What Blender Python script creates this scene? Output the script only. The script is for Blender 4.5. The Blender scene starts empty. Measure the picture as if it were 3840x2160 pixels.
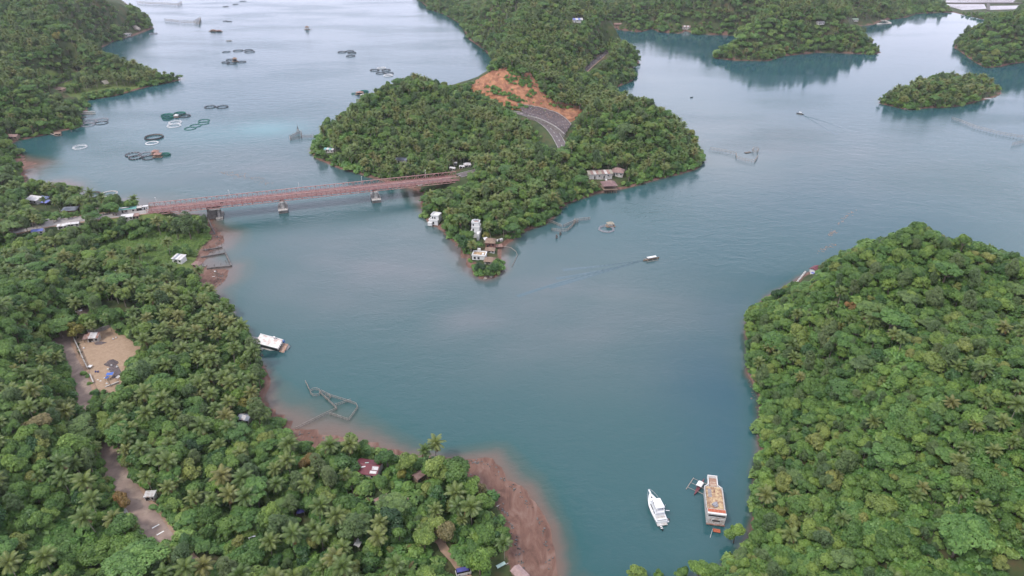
import bpy, bmesh, math, random
import numpy as np
from mathutils import Vector, Matrix, Euler

# ------------------------------------------------------------------ camera, world, sun, exposure
scene = bpy.context.scene
CAM_H, FPX, PITCH = 180.0, 2600.0, math.radians(29.5)      # metres, focal length in photo pixels (3840 wide)
cam_data = bpy.data.cameras.new('camera')
cam_data.sensor_width = 36.0
cam_data.lens = 36.0 * FPX / 3840.0
cam_data.clip_start = 1.0
cam_data.clip_end = 20000.0
cam = bpy.data.objects.new('camera', cam_data)
scene.collection.objects.link(cam)
cam.location = (0, 0, CAM_H)
cam.rotation_euler = (math.pi / 2 - PITCH, 0, 0)
scene.camera = cam

SUN_ELEV, SUN_AZ = math.radians(56), math.radians(232)      # azimuth clockwise from +Y: from behind, left of the camera
world = bpy.data.worlds.new('World')
scene.world = world
world.use_nodes = True
wn, wl = world.node_tree.nodes, world.node_tree.links
wn.clear()
w_out = wn.new('ShaderNodeOutputWorld')
w_bg = wn.new('ShaderNodeBackground')
w_bg.inputs['Strength'].default_value = 0.1
w_sky = wn.new('ShaderNodeTexSky')
w_sky.sky_type = 'NISHITA'
w_sky.sun_disc = False
w_sky.sun_elevation = SUN_ELEV
w_sky.sun_rotation = SUN_AZ
w_sky.dust_density = 2.0
w_tc = wn.new('ShaderNodeTexCoord')
w_map = wn.new('ShaderNodeMapping')
w_map.inputs['Scale'].default_value = (1.0, 1.0, 3.2)
w_map.inputs['Location'].default_value = (3.1, 0.7, 0.4)
w_n = wn.new('ShaderNodeTexNoise')
w_n.inputs['Scale'].default_value = 2.3
w_n.inputs['Detail'].default_value = 6.0
w_n.inputs['Roughness'].default_value = 0.55
w_r = wn.new('ShaderNodeValToRGB')
w_r.color_ramp.elements[0].position = 0.36
w_r.color_ramp.elements[0].color = (0.30, 0.30, 0.30, 1)
w_r.color_ramp.elements[1].position = 0.60
w_r.color_ramp.elements[1].color = (1, 1, 1, 1)
w_n2 = wn.new('ShaderNodeTexNoise')
w_n2.inputs['Scale'].default_value = 4.5
w_n2.inputs['Detail'].default_value = 4.0
w_r2 = wn.new('ShaderNodeValToRGB')
w_r2.color_ramp.elements[0].position = 0.40
w_r2.color_ramp.elements[0].color = (6.2, 6.7, 8.8, 1)
w_r2.color_ramp.elements[1].position = 0.64
w_r2.color_ramp.elements[1].color = (12.8, 12.8, 14.2, 1)
w_mix = wn.new('ShaderNodeMixRGB')
wl.new(w_tc.outputs['Generated'], w_map.inputs['Vector'])
wl.new(w_map.outputs['Vector'], w_n.inputs['Vector'])
wl.new(w_map.outputs['Vector'], w_n2.inputs['Vector'])
wl.new(w_n.outputs['Fac'], w_r.inputs['Fac'])
wl.new(w_n2.outputs['Fac'], w_r2.inputs['Fac'])
wl.new(w_r.outputs['Color'], w_mix.inputs['Fac'])
wl.new(w_sky.outputs['Color'], w_mix.inputs['Color1'])
wl.new(w_r2.outputs['Color'], w_mix.inputs['Color2'])
w_sep = wn.new('ShaderNodeSeparateXYZ')
wl.new(w_tc.outputs['Generated'], w_sep.inputs['Vector'])
w_h = wn.new('ShaderNodeMapRange')                       # air near the horizon is paler all round
w_h.interpolation_type = 'SMOOTHSTEP'
w_h.inputs['From Min'].default_value = 0.02
w_h.inputs['From Max'].default_value = 0.50
w_h.inputs['To Min'].default_value = 0.85
w_h.inputs['To Max'].default_value = 0.0
wl.new(w_sep.outputs['Z'], w_h.inputs['Value'])
w_mix2 = wn.new('ShaderNodeMixRGB')
w_mix2.inputs['Color2'].default_value = (11.6, 11.6, 14.4, 1)
wl.new(w_h.outputs['Result'], w_mix2.inputs['Fac'])
wl.new(w_mix.outputs['Color'], w_mix2.inputs['Color1'])
wl.new(w_mix2.outputs['Color'], w_bg.inputs['Color'])
wl.new(w_bg.outputs['Background'], w_out.inputs['Surface'])

sun_data = bpy.data.lights.new('sun', 'SUN')
sun_data.energy = 1.5
sun_data.angle = math.radians(10)
sun_data.color = (1.0, 0.96, 0.90)
sun = bpy.data.objects.new('sun', sun_data)
scene.collection.objects.link(sun)
sun.rotation_euler = (math.pi / 2 - SUN_ELEV, 0, math.pi - SUN_AZ)

scene.view_settings.view_transform = 'Standard'
scene.view_settings.look = 'None'
scene.view_settings.gamma = 1.0
scene.view_settings.exposure = 0.6
scene.view_settings.use_curve_mapping = False
scene.render.engine = 'CYCLES'
scene.cycles.max_bounces = 5
scene.cycles.diffuse_bounces = 1
scene.cycles.glossy_bounces = 2
scene.cycles.transmission_bounces = 3
scene.cycles.volume_bounces = 0
scene.cycles.caustics_reflective = False
scene.cycles.caustics_refractive = False
scene.cycles.use_denoising = True
scene.cycles.denoiser = 'OPENIMAGEDENOISE'
scene.cycles.denoising_input_passes = 'RGB_ALBEDO_NORMAL'
scene.cycles.denoising_prefilter = 'ACCURATE'

rng = np.random.default_rng(7)
PI = math.pi

# ------------------------------------------------------------------ photo pixel <-> place
CP, SP = math.cos(PITCH), math.sin(PITCH)
def G(px, py, z=0.0):
    """Point at height z seen at photo pixel (px, py)."""
    dx, dv = (px - 1920.0), (py - 1080.0)
    d = np.array([dx, FPX * CP - dv * SP * 1.0, -FPX * SP - dv * CP])
    t = (z - CAM_H) / d[2]
    return np.array([d[0] * t, d[1] * t, z])
def PX(p):
    """Photo pixels of points (N,3)."""
    p = np.asarray(p, float).reshape(-1, 3)
    y, z = p[:, 1], p[:, 2] - CAM_H
    depth = y * CP - z * SP
    up = y * SP + z * CP
    depth = np.where(depth < 1, 1, depth)
    return np.stack([1920 + FPX * p[:, 0] / depth, 1080 - FPX * up / depth], 1), depth

def in_poly(pts, poly):
    pts = np.asarray(pts, float); poly = np.asarray(poly, float)
    x, y = pts[:, 0], pts[:, 1]
    inside = np.zeros(len(pts), bool)
    n = len(poly); j = n - 1
    for i in range(n):
        xi, yi = poly[i]; xj, yj = poly[j]
        c = (yi > y) != (yj > y)
        if c.any():
            xc = (xj - xi) * (y - yi) / ((yj - yi) if yj != yi else 1e-9) + xi
            inside ^= c & (x < xc)
        j = i
    return inside
def seg_dist(pts, poly, closed=True):
    pts = np.asarray(pts, float); poly = np.asarray(poly, float)
    best = np.full(len(pts), 1e18)
    n = len(poly)
    for i in range(n if closed else n - 1):
        a, b = poly[i], poly[(i + 1) % n]
        ab = b - a; L2 = max(ab @ ab, 1e-9)
        t = np.clip(((pts[:, 0] - a[0]) * ab[0] + (pts[:, 1] - a[1]) * ab[1]) / L2, 0, 1)
        d = (pts[:, 0] - a[0] - t * ab[0]) ** 2 + (pts[:, 1] - a[1] - t * ab[1]) ** 2
        best = np.minimum(best, d)
    return np.sqrt(best)
def sstep(a, b, x):
    t = np.clip((x - a) / (b - a), 0, 1)
    return t * t * (3 - 2 * t)
def wob(x, y, s, k=0.0):
    """cheap smooth value noise, about -1..1"""
    return (np.sin(x / s * 1.7 + 1.3 * np.sin(y / s * 1.1 + k) + k * 2.1) * np.cos(y / s * 1.9 + 1.7 * np.sin(x / s * 0.8 + k * 1.7))
            + 0.5 * np.sin(x / s * 4.1 + y / s * 2.3 + k) * np.cos(y / s * 3.7 - x / s * 1.9 + k)) / 1.5

# ------------------------------------------------------------------ coast lines
# v: waterline seen in the photo; t: edge of tree crowns of height z standing on the shore; s: skyline of a hill (outline only); h: waterline hidden behind a hill; w: metres
AE = [('w', -3200, 2800), ('h', 250, -150), ('s', 391, -10), ('s', 421, 15), ('s', 443, 28), ('s', 488, 22), ('s', 522, 34), ('s', 552, 56), ('s', 570, 89), ('h', 400, -40), ('h', 500, 30), ('h', 560, 80),
 ('v', 572, 106), ('v', 537, 119), ('v', 484, 138), ('v', 421, 156), ('v', 391, 171), ('v', 350, 190),
 ('t', 384, 194, 13), ('t', 447, 214, 13), ('t', 499, 227, 13), ('t', 552, 246, 11), ('t', 611, 265, 9), ('t', 671, 276, 7), ('v', 684, 292), ('v', 678, 300), ('v', 634, 309), ('v', 559, 324), ('v', 496, 341), ('v', 436, 358), ('v', 373, 369), ('v', 335, 373), ('v', 317, 382),
 ('t', 320, 391, 8), ('v', 298, 414), ('v', 300, 440), ('v', 306, 458), ('v', 307, 473), ('v', 276, 483), ('v', 224, 492), ('v', 179, 503), ('v', 104, 520), ('v', 56, 528), ('v', 40, 545),
 ('t', 70, 560, 8), ('t', 104, 592, 8), ('v', 112, 608), ('v', 145, 617), ('v', 86, 630), ('t', 67, 652, 8), ('t', 138, 678, 8), ('v', 175, 694), ('v', 209, 694), ('v', 245, 704),
 ('h', 275, 738), ('h', 340, 764), ('h', 420, 772), ('h', 500, 786), ('h', 560, 800),
 ('s', 285, 698), ('s', 345, 712), ('s', 420, 745), ('s', 480, 745), ('s', 533, 762), ('s', 570, 800),
 ('h', 640, 806), ('h', 720, 810), ('s', 700, 772), ('s', 740, 790),
 ('v', 783, 818), ('v', 792, 850), ('v', 808, 872), ('v', 827, 880), ('v', 831, 900), ('v', 815, 925), ('v', 790, 940), ('v', 760, 962), ('v', 752, 985), ('v', 775, 1012),
 ('v', 845, 1012), ('v', 842, 1040), ('v', 835, 1056), ('v', 805, 1078), ('v', 790, 1095), ('t', 854, 1121, 8), ('t', 865, 1177, 10), ('t', 917, 1184, 8), ('t', 921, 1244, 8), ('v', 930, 1274), ('t', 960, 1304, 8),
 ('t', 979, 1322, 8), ('t', 988, 1363, 8), ('t', 986, 1400, 8), ('t', 971, 1460, 7), ('v', 958, 1490), ('v', 972, 1509), ('t', 1016, 1516, 7), ('t', 1064, 1538, 7), ('t', 1076, 1576, 6), ('v', 1109, 1613),
 ('v', 1176, 1627), ('v', 1236, 1640), ('v', 1290, 1652), ('v', 1370, 1672), ('v', 1440, 1690), ('v', 1526, 1712), ('v', 1600, 1722), ('v', 1690, 1732), ('v', 1720, 1729), ('v', 1790, 1722), ('v', 1845, 1716), ('v', 1862, 1740), ('v', 1885, 1775),
 ('v', 1922, 1822), ('v', 1957, 1830), ('v', 1980, 1859), ('v', 2032, 1929), ('v', 2058, 1970), ('v', 2064, 1998), ('v', 2054, 2024), ('v', 2080, 2052), ('v', 2086, 2105), ('v', 2084, 2160),
 ('v', 2110, 2210), ('v', 2230, 2240), ('v', 2400, 2232), ('v', 2540, 2205), ('v', 2640, 2175), ('v', 2700, 2140), ('v', 2742, 2112), ('v', 2772, 2078), ('v', 2806, 2040), ('v', 2825, 1985), ('v', 2830, 1930), ('v', 2830, 1880), ('v', 2838, 1826), ('v', 2834, 1770), ('v', 2845, 1720), ('v', 2852, 1640),
 ('v', 2850, 1557), ('v', 2852, 1486), ('v', 2822, 1434), ('v', 2806, 1397), ('v', 2804, 1304), ('v', 2800, 1259), ('v', 2806, 1210), ('t', 2796, 1177, 6), ('t', 2814, 1151, 7),
 ('h', 2880, 1110), ('h', 2960, 1068), ('h', 3030, 1022), ('h', 3120, 985), ('h', 3280, 950), ('h', 3480, 935), ('h', 3700, 960), ('h', 3950, 1040), ('h', 4400, 1140),
 ('s', 2940, 1080), ('s', 2992, 1058), ('s', 3104, 983), ('s', 3167, 954), ('s', 3264, 905), ('s', 3320, 901), ('s', 3379, 868), ('s', 3439, 840), ('s', 3491, 857), ('s', 3519, 887), ('s', 3551, 900), ('s', 3663, 909), ('s', 3734, 946), ('s', 3808, 957), ('s', 3900, 1000), ('s', 5000, 1300),
 ('w', 900, 240), ('w', 1600, -900), ('w', -3200, -900), ('s', 5000, 3200), ('s', -3000, 3200), ('s', -3000, -60)]
BC = [('w', -60, 2800), ('v', 1548, -40), ('v', 1575, 3), ('v', 1616, 37), ('v', 1668, 54), ('v', 1728, 90), ('v', 1746, 123), ('v', 1761, 149), ('v', 1813, 182), ('v', 1850, 222), ('v', 1838, 261), ('s', 1828, 285), ('s', 1806, 294), ('s', 1720, 322), ('s', 1650, 318),
 ('h', 1826, 285), ('h', 1760, 325), ('h', 1660, 338), ('h', 1560, 345), ('h', 1440, 370), ('h', 1330, 420), ('h', 1240, 480),
 ('s', 1560, 286), ('s', 1500, 296), ('s', 1440, 325), ('s', 1340, 378), ('s', 1300, 425), ('s', 1225, 455), ('s', 1205, 500),
 ('v', 1178, 535), ('v', 1166, 560), ('v', 1178, 588), ('v', 1230, 614), ('v', 1270, 630), ('v', 1340, 650), ('v', 1400, 668), ('v', 1480, 688), ('v', 1560, 705), ('v', 1590, 728), ('v', 1592, 778), ('v', 1590, 808), ('v', 1612, 838),
 ('v', 1650, 855), ('v', 1668, 875), ('v', 1698, 896), ('v', 1728, 926), ('v', 1742, 944), ('v', 1750, 968), ('v', 1776, 1006), ('v', 1798, 1036), ('v', 1821, 1049), ('v', 1862, 1032), ('v', 1880, 1006), ('v', 1875, 976), ('v', 1870, 950), ('v', 1884, 924), ('v', 1914, 900),
 ('v', 1957, 873), ('v', 2013, 850), ('v', 2050, 838), ('v', 2078, 816), ('v', 2101, 782), ('v', 2131, 760), ('v', 2181, 743), ('v', 2237, 726), ('v', 2274, 719), ('v', 2330, 709), ('v', 2404, 690), ('v', 2498, 664), ('v', 2553, 651), ('v', 2609, 634), ('v', 2632, 605), ('v', 2628, 577),
 ('h', 2610, 545), ('h', 2560, 500), ('h', 2480, 450), ('h', 2400, 400), ('h', 2340, 372), ('s', 2624, 551), ('s', 2624, 522), ('s', 2553, 451), ('s', 2471, 402), ('s', 2419, 376), ('s', 2363, 361),
 ('v', 2341, 352), ('v', 2289, 336), ('v', 2330, 320), ('v', 2371, 302), ('v', 2377, 276), ('v', 2366, 253), ('v', 2397, 235), ('t', 2396, 201, 10), ('t', 2367, 171, 10), ('t', 2330, 153, 9), ('t', 2278, 138, 8), ('v', 2262, 123), ('v', 2300, 118), ('v', 2310, 97),
 ('v', 2322, 112), ('v', 2397, 120), ('v', 2430, 113), ('v', 2438, 104), ('v', 2471, 120), ('v', 2553, 126), ('v', 2568, 114), ('v', 2609, 128), ('v', 2703, 131), ('v', 2796, 136), ('t', 2740, 158, 6), ('t', 2700, 180, 8), ('v', 2673, 207), ('v', 2684, 219), ('v', 2758, 227), ('v', 2880, 229), ('v', 2936, 210), ('v', 3066, 197), ('v', 3178, 200), ('v', 3264, 204), ('v', 3309, 198),
 ('t', 3300, 180, 5), ('t', 3275, 164, 9), ('t', 3253, 130, 10), ('v', 3223, 98), ('v', 3282, 91), ('v', 3309, 76), ('v', 3394, 66), ('v', 3439, 51), ('v', 3573, 46), ('v', 3599, 53), ('v', 3640, 62), ('v', 3696, 74), ('t', 3700, 86, 8), ('t', 3610, 119, 9), ('t', 3584, 156, 8), ('v', 3586, 181), ('v', 3612, 200), ('v', 3657, 233), ('v', 3700, 254), ('v', 3756, 249), ('v', 3793, 238), ('v', 3850, 233), ('v', 4200, 225),
 ('w', 2600, 1000), ('w', 3600, 2800), ('s', 5200, 240), ('s', 5200, -300), ('s', 1500, -300)]
DI = [('v', 3297, 388), ('v', 3330, 395), ('v', 3365, 403), ('v', 3402, 412), ('v', 3476, 405), ('v', 3588, 400), ('v', 3674, 377), ('v', 3735, 362), ('v', 3757, 350), ('h', 3745, 330), ('h', 3660, 318), ('h', 3560, 312), ('h', 3460, 322), ('h', 3370, 348), ('h', 3310, 372),
 ('s', 3745, 325), ('s', 3705, 290), ('s', 3640, 252), ('s', 3600, 242), ('s', 3540, 246), ('s', 3470, 288), ('s', 3390, 318), ('s', 3300, 365)]
def coast(lst):
    wpts, opts = [], []
    for e in lst:
        k = e[0]
        if k == 'w': wpts.append((e[1], e[2]))
        elif k == 'v': wpts.append(tuple(G(e[1], e[2])[:2])); opts.append((e[1], e[2]))
        elif k == 't': wpts.append(tuple(G(e[1], e[2], e[3])[:2])); opts.append((e[1], e[2]))
        elif k == 's': opts.append((e[1], e[2]))
        elif k == 'h': wpts.append(tuple(G(e[1], e[2])[:2]))
    return np.array(wpts), np.array(opts)
COASTS = [coast(c) for c in (AE, BC, DI)]

# ------------------------------------------------------------------ hills: (photo px, py of the top, ground height, half widths x, y)
HILLS = [
 (230, 20, 52, 150, 240), (60, 60, 50, 160, 200), (480, 60, 24, 60, 90), (60, 210, 26, 110, 120), (380, 255, 8, 80, 40),
 (20, 350, 30, 46, 50), (180, 420, 22, 34, 36), (40, 560, 6, 60, 50),
 (-420, 820, 12, 60, 60), (-260, 1350, 22, 60, 90), (-300, 1800, 22, 50, 70), (150, 1700, 5, 60, 80),
 (3380, 960, 36, 70, 52), (3560, 1040, 33, 80, 60), (3900, 1120, 31, 90, 60), (3500, 1350, 26, 52, 44), (3950, 1500, 38, 60, 60), (3700, 1800, 16, 45, 45),
 (1560, 345, 25, 62, 52), (1440, 400, 20, 55, 50), (1330, 480, 15, 50, 40), (1700, 470, 14, 70, 60), (1890, 262, 38, 46, 42), (1990, 330, 22, 46, 40),
 (2400, 430, 25, 60, 46), (2200, 480, 14, 50, 40), (2520, 520, 13, 50, 40), (1800, 720, 7, 60, 60), (2100, 640, 8, 70, 50),
 (1990, 130, 44, 70, 120), (1830, 60, 46, 80, 160), (2180, 210, 20, 60, 70), (2320, 215, 18, 40, 50), (2050, 20, 56, 200, 220),
 (2500, 20, 46, 200, 160), (2900, 10, 46, 220, 180), (3250, 10, 34, 160, 180), (3000, 150, 21, 90, 46), (2860, 165, 13, 60, 40), (3180, 150, 13, 50, 36),
 (3800, 130, 34, 130, 90), (4050, 80, 40, 200, 160), (3680, 205, 14, 50, 40), (3580, 325, 15, 44, 26), (3470, 355, 9, 36, 22), (3670, 330, 9, 30, 22)]
HW = []
for (px, py, zt, sx, sy) in HILLS:
    c = G(px, py, zt)
    HW.append((c[0], c[1], zt, sx, sy))

# shallow shelves beside the coast: (px, py, radius m, shelf width m)
SHELVES = [(1300, 1600, 30, 8), (1150, 1560, 24, 8), (1900, 1760, 26, 6), (2060, 2000, 34, 2.6), (2100, 2140, 26, 3), (840, 900, 30, 12), (850, 1030, 26, 10), (620, 745, 46, 20), (240, 690, 30, 12), (140, 620, 30, 14), (1600, 720, 24, 14), (1780, 960, 24, 10)]
SHW = [(*G(a, b)[:2], r, w) for a, b, r, w in SHELVES]
# muddy flats: outlines in the photo where the shore is bare mud
MUD = [[(1100, 1600), (1320, 1625), (1310, 1680), (1120, 1680)], [(1700, 1690), (1870, 1690), (2110, 1830), (2150, 2220), (1990, 2240), (1930, 2080), (1925, 1950), (1860, 1850), (1760, 1800), (1715, 1760)], [(770, 800), (840, 860), (850, 1000), (860, 1080), (790, 1110), (745, 1000), (770, 940), (815, 900)], [(200, 680), (260, 690), (260, 715), (190, 705)], [(70, 600), (150, 600), (150, 630), (70, 635)]]
MUDW = [np.array([G(a, b)[:2] for a, b in m]) for m in MUD]

# roads and level places: (px, py, z) centre line points and half width in metres
def line3(lst): return np.array([G(a, b, z) for a, b, z in lst])
HIGHWAY = line3([(-260, 935, 8.2), (40, 870, 8.2), (170, 842, 8.2), (300, 822, 8.4), (430, 806, 8.8), (557, 790, 9.0)])
LANE = line3([(345, 1060, 6), (318, 1150, 6), (270, 1215, 6), (235, 1265, 6.2), (246, 1330, 6.4), (285, 1400, 6.6), (312, 1470, 6.9), (335, 1540, 7.2), (372, 1640, 7.6), (420, 1740, 8), (478, 1840, 8), (540, 1930, 8), (610, 2030, 8), (700, 2130, 8)])
HILLROAD = line3([(1720, 660, 9.2), (1800, 640, 10), (2000, 610, 13), (2105, 575, 16), (2098, 530, 17.5), (2060, 478, 18.5), (2010, 445, 19), (1950, 425, 19), (1880, 420, 18)])
FARROAD = line3([(2180, 275, 16), (2225, 235, 18), (2262, 205, 19), (2285, 180, 19)])
PATH = line3([(1640, 2020, 2.2), (1668, 2060, 2.2), (1700, 2100, 2.1), (1740, 2150, 2.0), (1770, 2200, 2.0)])
SPURROAD = line3([(150, 335, 3.0), (200, 318, 3.0), (260, 300, 3.2), (300, 275, 7), (290, 262, 8), (268, 250, 10)])
LEVELS = [(HIGHWAY, 6.5), (LANE, 3.2), (HILLROAD, 6.0), (FARROAD, 5.0), (PATH, 1.6), (SPURROAD, 4.0)]
# level plots (polygon in the photo, z)
YARD = np.array([G(a, b, 6.0)[:2] for a, b in [(290, 1230), (540, 1240), (580, 1340), (520, 1480), (350, 1470), (330, 1400)]])
FIELD = np.array([G(a, b, 2.5)[:2] for a, b in [(330, 870), (770, 800), (800, 880), (790, 960), (700, 1010), (560, 1000), (420, 930)]])
SPURFIELD = np.array([G(a, b, 1.6)[:2] for a, b in [(140, 330), (260, 300), (520, 305), (540, 318), (430, 350), (300, 372), (220, 350)]])
PONDS = np.array([G(a, b, 1.0)[:2] for a, b in [(3470, -40), (3960, -40), (3860, 46), (3600, 43), (3480, 20)]])
PLOTS = [(YARD, 6.0), (FIELD, 2.3), (SPURFIELD, 1.5), (PONDS, 0.9)]
# bare cut slope above the hill road
CUT = np.array([(1765, 330), (1790, 300), (1850, 262), (1900, 250), (1990, 262), (2030, 330), (2060, 370), (2195, 405), (2160, 440), (2130, 470), (2080, 455), (1990, 425), (1900, 395), (1840, 365)])

def terrain(x, y, detail=True):
    """ground height and distance to the coast (positive on land)"""
    x = np.asarray(x, float); y = np.asarray(y, float)
    p = np.stack([x, y], 1)
    sd = np.full(len(p), -1e9)
    for wp, _ in COASTS:
        d = seg_dist(p, wp)
        sd = np.maximum(sd, np.where(in_poly(p, wp), d, -d))
    sd = sd + (0.8 * wob(x, y, 6.0, 4.0) + 0.5 * wob(x, y, 2.6, 6.0)) * np.where(y < 560, 1.0, 0.4)
    hill = np.zeros(len(p))
    for cx, cy, zt, sx, sy in HW:
        g = zt * np.exp(-((x - cx) / sx) ** 2 - ((y - cy) / sy) ** 2)
        hill = (hill ** 3 + g ** 3) ** (1 / 3)
    land = np.clip(sd * 0.32, 0, 1.6) + 0.6 * sstep(5, 30, sd) + hill * sstep(0, 42, sd) + (wob(x, y, 37, 1.0) + wob(x, y, 15, 2.0) * 0.4) * 0.9 * sstep(10, 40, sd)
    mud = np.zeros(len(p))
    for m in MUDW:
        inm = in_poly(p, m); dm = seg_dist(p, m)
        mud = np.maximum(mud, np.where(inm, 1.0, np.clip(1 - dm / 6, 0, 1)))
    land = land * (1 - mud) + mud * (np.clip(sd * 0.045, 0, 0.5) + wob(x, y, 6, 3.0) * 0.05)
    for poly, z in PLOTS:
        w = np.where(in_poly(p, poly), 1.0, np.clip(1 - seg_dist(p, poly) / 9, 0, 1))
        w = w * w * (3 - 2 * w) * (1 - mud) * sstep(0, 8, sd)
        land = land * (1 - w) + z * w
    for pl, hw in LEVELS:
        best = np.full(len(p), 1e9); zz = np.zeros(len(p))
        for i in range(len(pl) - 1):
            a, b = pl[i], pl[i + 1]
            ab = b[:2] - a[:2]
            t = np.clip(((x - a[0]) * ab[0] + (y - a[1]) * ab[1]) / (ab @ ab), 0, 1)
            d = np.hypot(x - a[0] - t * ab[0], y - a[1] - t * ab[1])
            k = d < best
            best = np.where(k, d, best); zz = np.where(k, a[2] + t * (b[2] - a[2]), zz)
        w = 1 - sstep(hw + 1.5, hw + 9, best)
        land = land * (1 - w) + (zz - 0.12) * w
    shelf = np.full(len(p), 1.5)
    for cx, cy, r, wdt in SHW:
        shelf += (wdt - 1.5) * np.exp(-((x - cx) ** 2 + (y - cy) ** 2) / r ** 2)
    depth = np.clip(-sd, 0, None) / shelf
    bed = -0.12 * np.minimum(depth, 3) - 0.55 * np.clip(depth - 0.8, 0, 8)
    z = np.where(sd > 0, land, np.maximum(bed, -5.0))
    return z, sd, mud, depth

# ------------------------------------------------------------------ materials
def new_mat(name):
    m = bpy.data.materials.new(name); m.use_nodes = True
    n = m.node_tree.nodes; l = m.node_tree.links
    return m, n, l, n['Principled BSDF']
def N(n, typ, **kw):
    x = n.new(typ)
    for k, v in kw.items():
        if k in x.inputs: x.inputs[k].default_value = v
        else: setattr(x, k, v)
    return x
def ramp(n, stops):
    r = n.new('ShaderNodeValToRGB')
    e = r.color_ramp.elements
    while len(e) < len(stops): e.new(0.5)
    for i, (p, c) in enumerate(stops):
        e[i].position = p; e[i].color = (*c, 1)
    return r
MATS = {}
def paint(name, col, rough=0.6, var=0.12, scale=1.5, metal=0.0, dirt=None, dirt_amt=0.0, bump=0.0, spec=0.4, bdist=0.05):
    """painted / plain surface with uneven tone and optional blotches of dirt or rust"""
    if name in MATS: return MATS[name]
    m, n, l, b = new_mat(name)
    tc = N(n, 'ShaderNodeTexCoord')
    no = N(n, 'ShaderNodeTexNoise', Scale=scale, Detail=5.0, Roughness=0.6)
    l.new(tc.outputs['Object'], no.inputs['Vector'])
    c0 = tuple(max(0, c * (1 - var)) for c in col); c1 = tuple(min(1, c * (1 + var)) for c in col)
    r = ramp(n, [(0.3, c0), (0.7, c1)])
    l.new(no.outputs['Fac'], r.inputs['Fac'])
    out = r.outputs['Color']
    if dirt:
        no2 = N(n, 'ShaderNodeTexNoise', Scale=scale * 0.8, Detail=8.0, Roughness=0.7)
        l.new(tc.outputs['Object'], no2.inputs['Vector'])
        rr = ramp(n, [(0.62 - 0.3 * dirt_amt, (0, 0, 0)), (0.72 - 0.2 * dirt_amt, (1, 1, 1))])
        l.new(no2.outputs['Fac'], rr.inputs['Fac'])
        mx = N(n, 'ShaderNodeMixRGB'); mx.inputs['Color2'].default_value = (*dirt, 1)
        l.new(rr.outputs['Color'], mx.inputs['Fac']); l.new(out, mx.inputs['Color1'])
        out = mx.outputs['Color']
    l.new(out, b.inputs['Base Color'])
    b.inputs['Roughness'].default_value = rough
    b.inputs['Metallic'].default_value = metal
    b.inputs['Specular IOR Level'].default_value = spec
    if bump:
        bp = N(n, 'ShaderNodeBump', Strength=bump, Distance=bdist)
        l.new(no.outputs['Fac'], bp.inputs['Height']); l.new(bp.outputs['Normal'], b.inputs['Normal'])
    MATS[name] = m
    return m

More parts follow.
